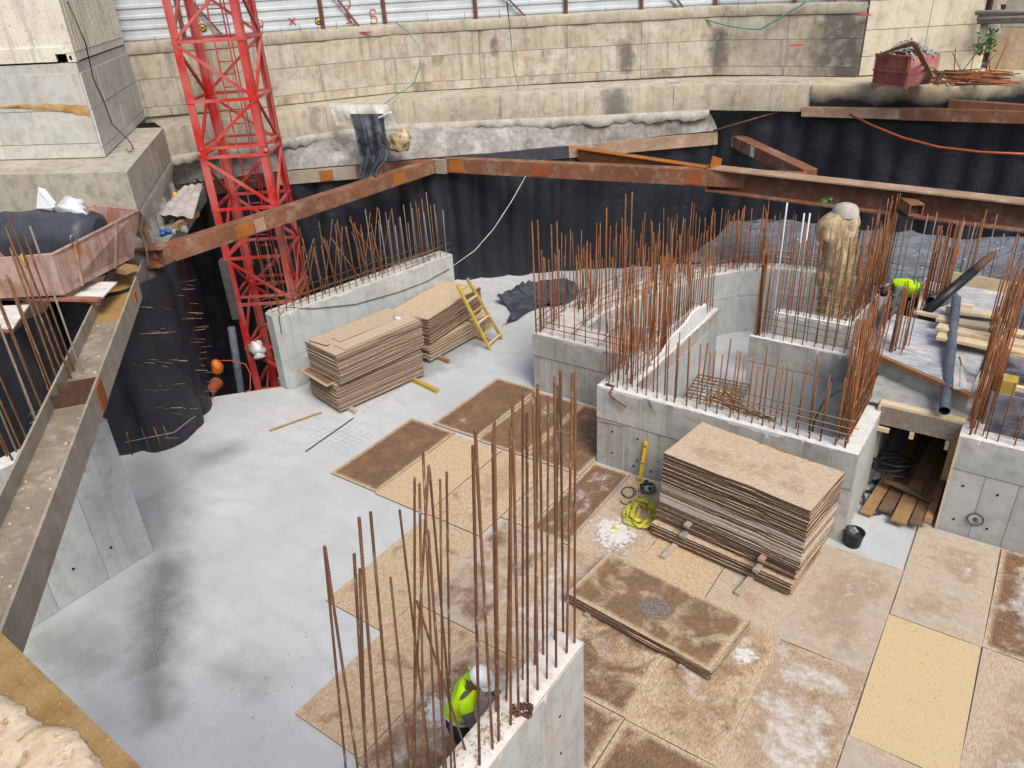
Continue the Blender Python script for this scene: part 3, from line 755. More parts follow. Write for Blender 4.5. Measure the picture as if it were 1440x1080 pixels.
# heavy I beam that carries on to the right
ia = P(1000, 234, ZT + .05); ib = P(1440, 282, ZT + .05); idr = (ib - ia).normalized(); isd = idr.cross(V((0, 0, 1)))
ia = ia + isd * .0; ib = ib + idr * 2.2
ibm = thing('i_beam', 'heavy rusty I beam with sandy top flange at upper right', 'steel beam', (ia + ib) / 2 - V((0, 0, .5)))
obj('top_flange', MB().beam(ia - V((0, 0, .02)), ib - V((0, 0, .02)), .5, .035), M['beam_pale'], ibm)
obj('web', MB().beam(ia - V((0, 0, .31)), ib - V((0, 0, .31)), .03, .55), M['beam_web'], ibm)
obj('bottom_flange', MB().beam(ia - V((0, 0, .6)), ib - V((0, 0, .6)), .5, .04), M['beam'], ibm)
obj('end_plate', MB().beam(ia - V((0, 0, .56)), ia + V((0, 0, .08)), .5, .03, idr), M['beam_orange'], ibm)
ff_ = min(range(200), key=lambda k: abs((lambda w: 720 + FPX * w.x / -w.z)(RM.transposed() @ (lerp(ia, ib, k / 200) - V((0, 0, .3)) - CAM_LOC)) - 1272)) / 200
hb = lerp(ia, ib, ff_) - V((0, 0, .27)); tc = isd if isd.y < 0 else -isd; hb = hb - V((0, 0, .05)); hp = hb + tc * .62 + idr * .42
hm = MB(); hd = (hp - hb).normalized(); hs = hd.cross(V((0, 0, 1))).normalized(); hu = hs.cross(hd)
for c_, w_, h_ in ((hs * .14, .03, .26), (hs * -.14, .03, .26), (hu * .12, .25, .025), (hu * -.12, .25, .025)):
    hm.beam(hb + c_, hp + c_, w_, h_, hu)
obj('stub_section', hm, M['beam'], ibm)
obj('stub_hollow', MB().beam(hb, hp - hd * .12, .25, .215, hu), M['beam_dark'], ibm)
# lattice bundle between the walers
la = P(815, 208, ZT + .02); lb = P(1003, 236, ZT + .02); ld = (lb - la).normalized(); ls = ld.cross(V((0, 0, 1)))
lat = thing('channel_beam', 'rusty ribbed channel lying between back waler and front strut', 'steel beam', (la + lb) / 2 - V((0, 0, .4)))
obj('channel_back', MB().beam(la - V((0, 0, .2)), lb - V((0, 0, .2)), .1, .36), M['beam_orange'], lat)
for k in range(6):
    o_ = ls * .07 - V((0, 0, .04 + k * .062)); bar('rod', la + o_, lb + o_, .017, M['rebar_old'], lat, 6)
obj('channel_top', MB().beam(la - V((0, 0, .005)), lb - V((0, 0, .005)), .3, .02), M['beam_orange'], lat)
eb = lb + V((.05, 0, .05)); obj('end_cleat', MB().beam(eb - ls * .25, eb + ls * .2 + V((0, 0, .15)), .03, .3), M['beam_orange'], lat)
# diagonal brace
da = P(1024, 184, 4.2); db = P(1140, 238, ZT); dd = (db - da).normalized()
steel('brace', 'short rust brown diagonal brace with white splash at upper centre', da, db, .38, .34, M['beam'], [(.42, .22, 1, M['foam_white']), (.1, .6, 1, M['beam_grey'])])
# back waler
wt = thing('waler', 'dark stained steel waler along the foot of the sprayed concrete', 'steel beam', WAL[3] - V((0, 0, .4)))
mats = [M['beam_dark'], M['beam_grey'], M['beam'], M['beam_black'], M['beam_pale']]
for i, (a, b) in enumerate(zip(WAL, WAL[1:])):
    d = (b - a).normalized(); s_ = d.cross(V((0, 0, 1)))
    obj('waler_section', MB().beam(a - s_ * .14 - V((0, 0, .19)), b - s_ * .14 - V((0, 0, .19)), .28, .36), mats[i], wt)
pb = WAL[2] - (WAL[2] - WAL[1]).normalized() * .9; s_ = (WAL[2] - WAL[1]).normalized().cross(V((0, 0, 1)))
obj('plate', MB().obox(pb + s_ * .012 - V((0, 0, .19)), (WAL[2] - WAL[1]).normalized() * .2, s_ * .012, V((0, 0, .15))), M['beam_orange'], wt)
# right far walers
ra = PY(1130, 150, 23.75); rb = PY(1440, 157, 23.9); rd = (rb - ra).normalized()
rt = thing('waler', 'straight rust and mortar splashed waler on the black wall at upper right', 'steel beam', (ra + rb) / 2 - V((0, 0, .3)))
rm_ = lerp(ra, rb, .48)
obj('waler_section', MB().beam(ra - V((0, 0, .12)), rm_ - V((0, 0, .12)), .3, .26), M['beam_pale'], rt)
obj('waler_section', MB().beam(rm_ - V((0, 0, .12)), rb + rd * 3 - V((0, 0, .12)), .33, .29), M['beam'], rt)
ra2 = PY(1336, 140, 24.1); rb2 = PY(1440, 147, 24.0)
steel('waler', 'short rust beam end above the long waler at right edge', ra2, rb2 + (rb2 - ra2).normalized() * 3, .25, .3, M['beam'])
rr = thing('rod', 'thin rusty steel pipe slanting up along the membrane edge', 'steel rod', P(1005, 182, 4.35)); bar('rod', P(1003, 184, 4.35), PV(1098, 156, (-9.2, 23.6), (-6.2, 23.9)), .03, M['rebar_old'], rr)

# left trough beam: an H section lying on its web
ta = V((-5.2, .02, 3.9)); tb = V((-15.75, 8.25, 3.9)); td = (tb - ta).normalized(); tn = V((-td.y, td.x, 0)); tn = V((-.617, -.787, 0)) if tn.dot(V((-.617, -.787, 0))) > 0 else V((-tn.x, -tn.y, 0))
tr = thing('trough_beam', 'long concrete splashed H beam lying flat as a trough at left', 'steel beam', (ta + tb) / 2 - V((0, 0, .45)))
td_ = td
tside = td.cross(V((0, 0, 1))); tside = tside if tside.dot(V((-.617, -.787, 0))) > 0 else -tside
obj('outer_flange', MB().beam(ta - V((0, 0, .22)), tb - V((0, 0, .22)), .035, .44), M['beam_grey'], tr)
obj('inner_flange', MB().beam(ta + tside * .6 - V((0, 0, .22)), tb + tside * .6 - V((0, 0, .22)), .035, .44), M['beam_grey'], tr)
def on_t(u, v): # parameter along the trough of a photo point on its top
    p = P(u, v, 3.9); return (p - ta).dot(td) / (tb - ta).length
f0, f1, f2 = on_t(92, 552), on_t(100, 535), on_t(150, 430)
def web(fa, fb, mt): obj('web', MB().beam(lerp(ta, tb, fa) + tside * .3 - V((0, 0, .24)), lerp(ta, tb, fb) + tside * .3 - V((0, 0, .24)), .565, .02), mt, tr)
web(0, f0, M['trough']); web(f0, (f1 + 1) / 2 , M['trough']); web((f1 + 1) / 2, 1, M['trough_rust'])
for f in (f0, f1): obj('stiffener', MB().beam(lerp(ta, tb, f) + tside * .03 - V((0, 0, .12)), lerp(ta, tb, f) + tside * .57 - V((0, 0, .12)), .02, .21), M['beam_dark'], tr)
obj('patch_plate', MB().obox(lerp(ta, tb, (f0 + f1) / 2 - .002) - tside * .03 - V((0, 0, .22)), td * .19, tside * .012, V((0, 0, .2))), M['weld'], tr)
obj('patch_plate', MB().obox(lerp(ta, tb, f2 + .06) - tside * .03 - V((0, 0, .18)), td * .12, tside * .012, V((0, 0, .1))), M['beam_orange'], tr)
lm = MB()
for i in range(90):
    f = U(0, .8); p = lerp(ta, tb, f) + tside * U(.06, .54) - V((0, 0, .225)); lm.blob(p, U(.008, .03), 5, 3, .4, 0, (1, 1, .5))
obj('mortar_crumbs', lm, M['mound'], tr, kind='stuff')
cn = thing('corner_bracket', 'rusty steel corner bracket where trough beam meets the strut', 'steel bracket', w1a - V((.4, .3, .5)))
obj('bracket_plate', MB().obox(w1a + V((-.55, -.25, -.22)), V((.35, .25, 0)), V((-.03, .04, 0)), V((0, 0, .2))), M['beam_orange'], cn)
obj('bracket_flange', MB().obox(w1a + V((-.5, -.2, -.02)), V((.4, .28, 0)), V((-.14, .2, 0)), V((0, 0, .015))), M['beam'], cn)
obj('bracket_flange', MB().obox(w1a + V((-.5, -.2, -.42)), V((.4, .28, 0)), V((-.14, .2, 0)), V((0, 0, .015))), M['beam'], cn)

# ================================================================== CRANE
az = math.radians(57.1)
FLp = V((-math.sin(az) * 21.0, math.cos(az) * 21.0, 0))
dv = V((-math.sin(math.radians(55)), math.cos(math.radians(55)), 0)); rv = V((dv.y, -dv.x, 0))
th = math.radians(17)
bv = dv * math.cos(th) + rv * math.sin(th); fv = rv * math.cos(th) - dv * math.sin(th)
W = 1.66
legs = [FLp, FLp + fv * W, FLp + fv * W + bv * W, FLp + bv * W]
crane = thing('tower_crane', 'tall red lattice tower crane mast with inner ladder', 'tower crane', FLp + (fv + bv) * W / 2 + V((0, 0, -4)))
Z0, PH = -4.03, 1.325
NP = 12
for l in legs:
    ix = (FLp + (fv + bv) * W / 2 - l).normalized()
    m = MB(); a1 = fv * (1 if ix.dot(fv) > 0 else -1); a2 = bv * (1 if ix.dot(bv) > 0 else -1)
    zt_ = Z0 + NP * PH
    m.beam(l + a1 * .08 + V((0, 0, Z0)), l + a1 * .08 + V((0, 0, zt_)), .03, .19, a1); m.beam(l + a2 * .08 + V((0, 0, Z0)), l + a2 * .08 + V((0, 0, zt_)), .03, .19, a2)
    obj('leg', m, M['red'], crane)
for k in range(NP + 1):
    z = Z0 + k * PH
    for i in range(4):
        a = legs[i] + V((0, 0, z)); b = legs[(i + 1) % 4] + V((0, 0, z)); n_ = V((0, 0, .05))
        obj('cross_bar', MB().beam(a, b, .07, .07), M['red'], crane)
        if k < NP:
            a2, b2 = (a, b + V((0, 0, PH))) if (k + i) % 2 else (a + V((0, 0, PH)), b)
            obj('diagonal', MB().beam(a2, b2, .065, .065), M['red'], crane)
    if k % 3 == 1:
        a = legs[0]; 
        for i in range(4):
            obj('cross_bar', MB().beam(legs[i] + V((0, 0, z + .22)), legs[(i + 1) % 4] + V((0, 0, z + .22)), .06, .06), M['red'], crane)
        for l in legs: obj('joint_bolt', MB().lathe(l + V((0, 0, z + .1)) - bv * .02, [(.0, -.05), (.05, -.05), (.05, .06), (0, .06)], 8, 0, tuple(bv)), M['redpale'], crane)
lc = FLp + fv * W * .52 + bv * W * .55
lad = MB()
for s in (-.17, .17): lad.tube([lc + fv * s + V((0, 0, -1.)), lc + fv * s + V((0, 0, 11.5))], .022, 6)
lo = obj('ladder', lad, M['red'], crane)
for k in range(42):
    z = -.9 + k * .295
    bar('rung', lc - fv * .17 + V((0, 0, z)), lc + fv * .17 + V((0, 0, z)), .014, M['red'], lo, 5)
for s in (-.33, .33):
    bar('safety_rail', lc + fv * s - bv * .3 + V((0, 0, 2.2)), lc + fv * s - bv * .3 + V((0, 0, 11.5)), .016, M['red'], lo, 5)
# grey sleeve on the near leg, red valve
obj('leg_sleeve', MB().beam(FLp + V((-.03, -.03, .9)), FLp + V((-.03, -.03, 2.6)), .23, .2, fv), M['metal_pale'], crane)
bagm = MB(); pbg = P(353, 490, .15); pbg = FLp + fv * .35 - bv * .12 + V((0, 0, -.02))
bagm.blob(pbg, .25, 16, 12, .25, 0, (1, .7, 1.0)); bagm.blob(pbg + V((.1, -.05, -.14)), .15, 12, 9, .35)
obj('plastic_bag', bagm, M['whiteplastic'], None, 'crumpled white plastic bag tied to the crane mast', 'plastic bag')

# ================================================================== NEW CONCRETE WALLS WITH STARTER BARS
def wall_thing(label, loc, name='concrete_wall'): return thing(name, label, 'concrete wall', loc)
def rb(par, x, y, z, h, mat=None, lean=.05, r=.015, sink=.25):
    a = V((x, y, z - .02)); b = a + V((U(-lean, lean) * h, U(-lean, lean) * h, h))
    return bar('rebar', a, b, r, mat or M['rebar'], par)
def bar_row(par, a, b, z, step, h, hj=.2, rows=(0,), mat=None, lean=.03, r=.015, pale=0):
    a = V(a); b = V(b); L = (b - a).length; n = max(1, round(L / step)); t = (b - a).normalized(); nn = V((t.y, -t.x))
    for o in rows:
        for k in range(n + 1):
            p = a.lerp(b, k / n) + nn * o + t * U(-.03, .03)
            mt = mat or (M['rebar_grey'] if U(0, 1) < pale else (M['rebar_dark'] if U(0, 1) < .2 else M['rebar']))
            rb(par, p.x, p.y, z, h + U(-hj, hj), mt, lean, r)
def ties(par, a, b, zs, o, mat=None, r=.008, jut=.1):
    a = V(a); b = V(b); t = (b - a).normalized(); nn = V((t.y, -t.x))
    for z in zs:
        p = a + nn * o - t * U(0, jut); q_ = b + nn * o + t * U(0, jut)
        bar('tie_bar', (p.x, p.y, z + U(-.02, .02)), (q_.x, q_.y, z + U(-.02, .02)), r, mat or M['rebar'], par, 5)
def top_rough(poly, z, mat, par, name='wall_top', amp=.012, step=.09, inset=.0):
    xs = [p[0] for p in poly]; ys = [p[1] for p in poly]
    nx = max(2, int((max(xs) - min(xs)) / step)); ny = max(2, int((max(ys) - min(ys)) / step)); rows = []
    for j in range(ny + 1):
        row = []
        for i in range(nx + 1):
            x = min(xs) + (max(xs) - min(xs)) * i / nx; y = min(ys) + (max(ys) - min(ys)) * j / ny
            e = 0 if i in (0, nx) or j in (0, ny) else 1
            row.append((x, y, z + .003 + e * (.006 + amp * (.6 + mn.noise(V((x * 6, y * 6, z))) + .6 * mn.noise(V((x * 17, y * 17, z)))))))
        rows.append(row)
    obj(name, MB().grid(rows), mat, par)
def face_panels(par, A, B, z0, z1, width, mat, gap=.008, depth=.012, j=.003, first=None):
    panel_rows(par, [A, B], (z0, z1), width, mat, gap, depth, j, 'cast_panel')

def edge_smear(par, A, B, z, drop=.07, mat='wall_new_top', off=.004):
    A = V(A); B = V(B); d = (B - A); L = d.length; d.normalize(); nn = V((d.y, -d.x)); n = max(8, int(L / .035)); sd0 = random.random() * 90
    top = []; bot = []
    for k in range(n + 1):
        p = A + d * L * k / n + nn * off; g = drop * (.35 + max(-.3, 1.1 * mn.noise(V((k * .11, sd0, 0)))) + .5 * mn.noise(V((k * .45, sd0, 3)))); g = max(.006, g)
        if U(0, 1) < .025: g += U(.03, .12)
        top.append((p.x, p.y, z + .004)); bot.append((p.x, p.y, z - g))
    obj('cement_smear', MB().grid([top, bot], smooth=False), M[mat], par)
def tie_holes(par, pts, nrm):
    hm = MB()
    for p in pts: hm.lathe(p, [(0, .005), (.02, .005), (.021, -.004)], 9, 0, nrm)
    obj('tie_hole', hm, M['pipe_inside'], par)
# --- foreground wall (bottom centre): x -3.25..-2.92, top at 2.6
FZ = 2.6
fw = wall_thing('foreground grey concrete wall at bottom centre carrying tall thick rebars', (-3.08, 2.5, 0))
fx0, fx1, fy0, fy1 = -3.30, -2.93, -1.0, 5.02
obj('wall_body', MB().box(fx0, fx1, fy0, fy1, .0, FZ), M['wall_fore'], fw)
face_panels(fw, (fx1, fy0), (fx1, fy1 - .02), .005, FZ - .01, .85, M['wall_fore'], .006, .008, .003)
top_rough([(fx0, fy0), (fx1 + .008, fy0), (fx1 + .008, fy1), (fx0, fy1)], FZ, M['fore_top'], fw, 'wall_top', .018, .05)
CR = [(-3.2, FZ), (-3.0, FZ)]
def photo_bar(par, top, low, rx, z, mat, r):
    d1 = ray(*top); d2 = ray(*low); n = d1.cross(d2)
    # plane through both rays and the camera meets the row line x = rx at height z
    y = -(n.x * rx + n.z * (z - CAM_LOC.z)) / n.y
    base = V((rx, y, z - .02)); w = V((0, 0, 1)); dd = d1.normalized(); r0 = base - CAM_LOC
    # closest point of the top ray to the vertical through the base
    b = dd.dot(w); dq = r0.dot(dd); e = r0.dot(w); t = (dq - b * e) / (1 - b * b)
    topp = CAM_LOC + dd * t
    return bar('rebar', base, topp, r, mat, par, 8)
thick = [((809, 523), (808, 898), 1), ((805, 525), (797, 912), 1), ((788, 522), (792, 890), 0), ((780, 530), (782, 930), 1), ((785, 542), (780, 905), 0), ((771, 557), (769, 946), 1),
         ((756, 540), (752, 935), 0), ((759, 561), (764, 922), 0), ((750, 550), (756, 960), 1), ((741, 581), (742, 976), 1), ((735, 556), (735, 800), 0), ((721, 570), (729, 990), 1), ((720, 595), (712, 980), 0),
         ((718, 602), (718, 1000), 1), ((695, 587), (701, 1027), 1), ((693, 615), (698, 1000), 0), ((668, 603), (692, 1040), 1), ((665, 627), (674, 1062), 1)]
for a, b, k in thick: photo_bar(fw, a, b, -3.2 + .2 * k, FZ, M['rebar_dark'] if random.random() < .5 else M['rebar_old'], .0128 if random.random() < .75 else .0105)
thin = [((456, 768), (486, 1080), 0), ((457, 770), (503, 1080), 1), ((498, 779), (515, 1080), 0), ((506, 800), (514, 1070), 1), ((505, 728), (532, 1080), 1), ((521, 720), (553, 1080), 0), ((549, 812), (577, 1080), 1),
        ((562, 717), (605, 1080), 0), ((583, 672), (583, 1080), 0), ((590, 680), (596, 1080), 1), ((595, 637), (613, 1080), 1), ((603, 655), (577, 1080), 0), ((619, 674), (623, 1075), 0), ((628, 664), (634, 1070), 1),
        ((602, 745), (627, 1080), 1), ((586, 845), (655, 1055), 0), ((604, 660), (640, 1080), 1)]
for a, b, k in thin: photo_bar(fw, a, b, -3.2 + .2 * k, FZ, random.choice([M['rebar_dark'], M['rebar_old'], M['rebar_old']]), .009 if random.random() < .6 else .0105)
rf = MB()
for k in range(40): rf.blob(P(733 + U(-12, 14), 1000 + U(-8, 10), FZ) + V((0, 0, U(0, .03))), U(.012, .03), 7, 6, .6)
obj('rust_lump', rf, M['beam_dark'], fw)
gv = MB()
for k in range(260):
    p = V((U(fx0 + .03, fx1 - .05), U(2.3, 4.0), FZ + .02)); gv.blob(p, U(.006, .02), 5, 3, .4)
obj('concrete_crumbs', gv, M['mound'], fw, kind='stuff')

# --- left wall
LZ = 2.8
lw = wall_thing('smooth grey concrete wall under the trough beam at left', (-12, 2, 0))
obj('wall_body', MB().box(-12.16, -11.82, -2.5, 4.82, 0, LZ - .005), M['wall_new'], lw)
for (y0, y1) in ((-2.5, -.2), (-.2, .92), (.92, 2.02), (2.02, 3.1), (3.1, 3.98), (3.98, 4.82)):
    obj('cast_panel', MB().box(-11.82, -11.808 + U(-.003, .003), y0 + .006, y1 - .006, .02, LZ - .01), M['wall_new'], lw)
top_rough([(-12.16, -2.5), (-11.81, -2.5), (-11.81, 4.82), (-12.16, 4.82)], LZ, M['wall_new_top'], lw, 'wall_top', .006, .12)
hm = MB()
for (u, v) in ((118, 660), (57, 828), (103, 800), (156, 770)):
    p = PX(u, v, -11.80); hm.lathe(p, [(0, .006), (.022, .006), (.022, -.005)], 10, 0, (1, 0, 0))
obj('tie_hole', hm, M['pipe_inside'], lw)
for y in [3.2 + i * .17 for i in range(10)]:
    for x in (-12.1, -11.9):
        if U(0, 1) < .85: rb(lw, x, y + U(-.04, .04), LZ, U(2.6, 3.5), M['rebar_grey'] if U(0, 1) < .2 else M['rebar_old'], .02, .016)
for y in (1.2, 1.7, 2.2, 2.7): rb(lw, -12.1, y, LZ, U(1.9, 2.7), M['rebar_old'], .03, .014)
ties(lw, (-12.1, 3.9), (-12.1, 4.78), (3.0, 3.15, 3.3), 0, M['rebar_old']); ties(lw, (-11.9, 3.9), (-11.9, 4.78), (2.95, 3.2), 0, M['rebar_old'])

# --- wall beside the crane
sw = wall_thing('low grey wall with rounded end behind the left board stacks', (-14, 13, 0))
sA, sB = V((-14.42, 10.25)), V((-13.45, 15.85)); sd_ = (sB - sA).normalized(); sn = V((-sd_.y, sd_.x)); SZ = 2.0
poly = [sA + sd_ * .12, sA + sn * .1, sA + sn * .42, sA + sn * .55 + sd_ * .15, sB + sn * .6, sB]
obj('wall_body', MB().prism([tuple(p) for p in poly], 0, SZ), M['wall_new'], sw)
rows = []
for j in range(41):
    f = j / 40; row = []
    for i in range(6):
        p = sA + sd_ * .14 + (sB - sA - sd_ * .14) * f + sn * (.55 * i / 5)
        row.append((p.x, p.y, SZ + .004 + (.03 * abs(mn.noise(V((p.x * 5, p.y * 5, 1)))) if 0 < i < 5 else 0)))
    rows.append(row)
obj('wall_top', MB().grid(rows, flip=True), M['wall_top_rough'], sw)
for z in (.85,): obj('joint', MB().obox(((sA.x + sB.x) / 2, (sA.y + sB.y) / 2, z), (sd_.x * 2.8, sd_.y * 2.8, 0), (sn.x * .004, sn.y * .004, 0), (0, 0, .006)), M['wall_pour'], sw)
for o in (.08, .42):
    for k in range(27):
        p = sA + sd_ * (.2 + k * .205) + sn * o; rb(sw, p.x, p.y, SZ, U(1.25, 1.75) * (1 if o < .2 else 1.05), M['rebar_old'] if k < 15 else (M['rebar_grey'] if U(0, 1) < .7 else M['rebar_old']), .06 if k < 17 else .02, .0105)
for k in range(16):
    p = sA + sd_ * U(.5, 3.6) + sn * .3; a = V((p.x, p.y, SZ)); b = a + V((U(-.3, .3), U(-1.1, 1.1), U(1.1, 1.9))); bar('bent_bar', a, b, .0105, M['rebar'] if k % 3 else M['rebar_old'], sw)
for z in (SZ + .14, SZ + .34):
    for o in (.03, .45): 
        p = sA + sn * o; q_ = sB + sn * o; bar('tie_bar', (p.x, p.y, z), (q_.x, q_.y, z), .008, M['rebar_old'], sw, 5)
for k in range(4):
    p = sB - sd_ * U(.1, 1.2) + sn * U(.1, .5); bar('tie_bar', (p.x, p.y, SZ + .05 + k * .03), (p.x - sd_.x * .9 + U(-.1, .1), p.y - sd_.y * .9, SZ + .06 + k * .02), .012, M['rebar_grey'], sw, 5)

# --- front tank wall (P1)
TZ = 1.8
tk = wall_thing('grey concrete tank walls in the middle crowned by rusty rebars', (-4, 12, 0))
obj('wall_body', MB().prism([(-6.3, 11.4), (-1.5, 11.4), (-1.5, 13.3), (-1.82, 13.3), (-1.82, 11.72), (-5.65, 11.72), (-5.65, 16.05), (-6.3, 16.05)], 0, TZ), M['wall_pour'], tk)
w_ = [-6.3, -5.74, -5.2, -4.62, -4.05, -3.5, -2.9, -2.3, -1.9, -1.5]
for a, b in zip(w_, w_[1:]):
    obj('cast_panel', MB().box(a + .004, b - .004, 11.392 + U(-.003, .002), 11.4, .01, 1.08), M['wall_pour'], tk)
for a, b in ((-6.3, -3.6), (-3.6, -1.5)):
    obj('cast_panel', MB().box(a + .002, b - .002, 11.378, 11.4, 1.1, TZ - .005), M['wall_pour'], tk)
obj('cast_panel', MB().box(-1.5, -1.488, 11.41, 13.2, .01, TZ - .01), M['wall_new'], tk)
obj('cast_panel', MB().box(-5.65, -5.64, 11.75, 13.9, .01, TZ - .35), M['wall_new'], tk); obj('cast_panel', MB().box(-5.65, -5.64, 13.92, 16.0, .01, TZ - .35), M['wall_new'], tk)
top_rough([(-6.3, 11.375), (-1.5, 11.375), (-1.5, 11.72), (-6.3, 11.72)], TZ, M['wall_new_top'], tk)
top_rough([(-6.3, 11.72), (-5.65, 11.72), (-5.65, 16.05), (-6.3, 16.05)], TZ, M['wall_new_top'], tk)
top_rough([(-1.82, 11.72), (-1.49, 11.72), (-1.49, 13.3), (-1.82, 13.3)], TZ, M['wall_new_top'], tk)
hm = MB()
for (u, v) in ((891, 655), (915, 663)): hm.lathe(PY(u, v, 11.385), [(0, .006), (.022, .006), (.022, -.006)], 10, 0, (0, -1, 0))
obj('tie_hole', hm, M['pipe_inside'], tk)
obj('red_chalk_line', MB().beam(PY(842, 592, 11.374), PY(877, 600, 11.374), .004, .012), M['red_mark'], tk)
bp = PY(868, 568, 11.36); hk = [P(852, 540, TZ + .04), P(863, 543, TZ + .05), P(857, 553, TZ), V((bp.x - .12, 11.33, 1.66)), V((bp.x + .22, 11.3, 1.55))]
obj('bent_bar', MB().tube(hk, .022, 8), M['rebar_old'], tk)
obj('wire_loop', MB().tube([PY(912, 562, 11.36) + V((0, 0, .0)), PY(917, 575, 11.33), PY(912, 567, 11.3), PY(920, 580, 11.33)], .006, 5), M['metal_dark'], tk)
bar_row(tk, (-6.1, 11.47), (-1.7, 11.47), TZ, .2, 1.25, .12, (0,), lean=.02, r=.013)
bar_row(tk, (-6.1, 11.64), (-1.7, 11.64), TZ, .22, 1.3, .2, (0,), lean=.04, r=.013)
bar_row(tk, (-6.2, 11.6), (-6.2, 15.9), TZ, .125, 1.75, .35, (0,), lean=.03, r=.0105)
bar_row(tk, (-5.76, 11.8), (-5.76, 15.9), TZ, .13, 1.7, .35, (0,), lean=.03, r=.0105)
bar_row(tk, (-1.75, 11.5), (-1.75, 13.3), TZ, .09, 2.0, .35, (0, -.14), lean=.05, r=.0105)
for k in range(22): rb(tk, -6.0 + U(-.25, .3), 11.9 + U(-.3, 1.8), TZ, U(1.8, 2.5), M['rebar'], .04, .012)
ties(tk, (-4.2, 11.45), (-1.7, 11.45), (1.95, 2.08, 2.2, 2.32), 0, M['rebar_grey'], .007); ties(tk, (-4.2, 11.66), (-1.7, 11.66), (1.95, 2.1, 2.25), 0, M['rebar'], .007)
ties(tk, (-1.72, 11.5), (-1.72, 13.2), (1.95, 2.1, 2.3, 2.6), 0, M['rebar'], .008)
ties(tk, (-6.2, 11.5), (-6.2, 15.8), (1.95, 2.2), 0); ties(tk, (-5.76, 11.5), (-5.76, 15.8), (1.95, 2.2), 0)
# styrofoam pieces standing on the tank wall
fo = thing('foam_sheet', 'white foam insulation sheet with stepped end standing on tank wall', 'foam sheet', (-5.7, 14, TZ))
prof = [(12.6, .0), (12.6, .12), (13.1, .16), (13.4, .4), (14.2, .45), (14.6, .62), (15.0, .6), (15.05, .48), (15.3, .52), (15.35, 0)]
vs = [(-5.74, y, TZ + .015 + z * .72) for y, z in prof] + [(-5.685, y, TZ + .015 + z * .72) for y, z in prof]; n = len(prof)
obj('foam', MB().add(vs, [tuple(range(n)), tuple(range(n, 2 * n))[::-1]] + [(i, n + i, n + (i + 1) % n, (i + 1) % n) for i in range(n)]), M['foam_white'], fo)

# --- rear tank wall, thick bent pour (P2)
RZ = 1.5
rk = wall_thing('thick rear pour of the tank at left ringed by dense orange rebars', (-8.5, 15, 0))
outer = [(-6.302, 13.38), (-9.12, 13.38), (-9.25, 15.1), (-8.6, 16.9), (-7.6, 18.2), (-6.4, 19.3), (-5.4, 19.75), (-4.5, 19.9), (-2.75, 19.75)]
inner = [(-2.75, 19.4), (-4.5, 19.5), (-5.4, 19.3), (-6.1, 18.8), (-7.0, 17.6), (-7.75, 16.5), (-8.2, 15.2), (-8.15, 14.25), (-6.302, 14.25)]
def skirt(line, z0, z1, nm, mat, par, flip=False):
    obj(nm, MB().grid([[(p[0], p[1], z0) for p in line], [(p[0], p[1], z1) for p in line]], smooth=False, flip=flip), mat, par)
rz2 = lambda p: 1.5 + max(0, min(1, (p[1] - 16.4) / 1.8)) * .28
nO = len(outer); inn = inner[::-1]
rows = []
for f in (0, .12, .3, .5, .7, .88, 1):
    row = []
    for a, b in zip(resample(outer, .3)[0] if False else outer, inn):
        p = V(a).lerp(V(b), f); row.append((p.x, p.y, rz2(p) + (0 if f in (0, 1) else .03 * mn.noise(V((p.x * 4, p.y * 4, 2))))))
    rows.append(row)
obj('wall_top', MB().grid(rows), M['wall_top_rough'], rk)
def sk2(line, nm, flip, mat=M['wall_pour']):
    obj(nm, MB().grid([[(p[0], p[1], 0) for p in line], [(p[0], p[1], rz2(p)) for p in line]], smooth=False, flip=flip), mat, rk)
sk2(outer, 'outer_face', False); sk2(inn, 'inner_face', True, M['wall_new']); sk2([outer[-1], inn[-1]], 'end_face', False)
for a, b in ((-9.12, -8.62), (-8.62, -7.85), (-7.85, -6.85), (-6.85, -6.31)):
    obj('cast_panel', MB().box(a + .004, b - .004, 13.368, 13.38, .01, .92), M['wall_pour'], rk)
obj('cast_panel', MB().box(-9.12, -6.31, 13.352, 13.38, .945, RZ - .003), M['wall_pour'], rk)
for (z0, z1) in ((.0, 1.05), (1.07, 1.75)):
    for a, b in zip(inn[3:], inn[4:]):
        a = V(a); b = V(b); d = (b - a).normalized(); nn = V((d.y, -d.x)); c_ = (a + b) / 2 + nn * .008
        obj('cast_panel', MB().obox((c_.x, c_.y, (z0 + min(z1, rz2(c_) - .02)) / 2), (d.x * ((b - a).length / 2 - .004), d.y * ((b - a).length / 2 - .004), 0), (nn.x * .008, nn.y * .008, 0), (0, 0, (min(z1, rz2(c_) - .02) - z0) / 2)), M['wall_new'], rk)
def along(line, step): return resample(line, step)[0]
cnt = 0
for line, st, h0 in ((off_line([V(p) for p in outer[1:]], -.12), .135, 1.75), (off_line([V(p) for p in inn[1:]], .14), .2, 1.6)):
    for p in along(line, st):
        z = rz2(p); far = max(0, min(1, (p.x + 8.5) / 3))
        h = h0 + U(-.35, .3) + .25 * far * (-1)
        rb(rk, p.x + U(-.05, .05), p.y + U(-.05, .05), z, h, M['rebar'] if U(0, 1) < .8 else M['rebar_old'], .035, .0108)
for k in range(60):
    p = along(off_line([V(p) for p in outer[2:7]], -.35), .08); p = p[int(U(0, len(p) - 1))]
    rb(rk, p.x + U(-.2, .2), p.y + U(-.2, .2), rz2(p), U(1.0, 1.7), M['rebar'], .08, .0115)
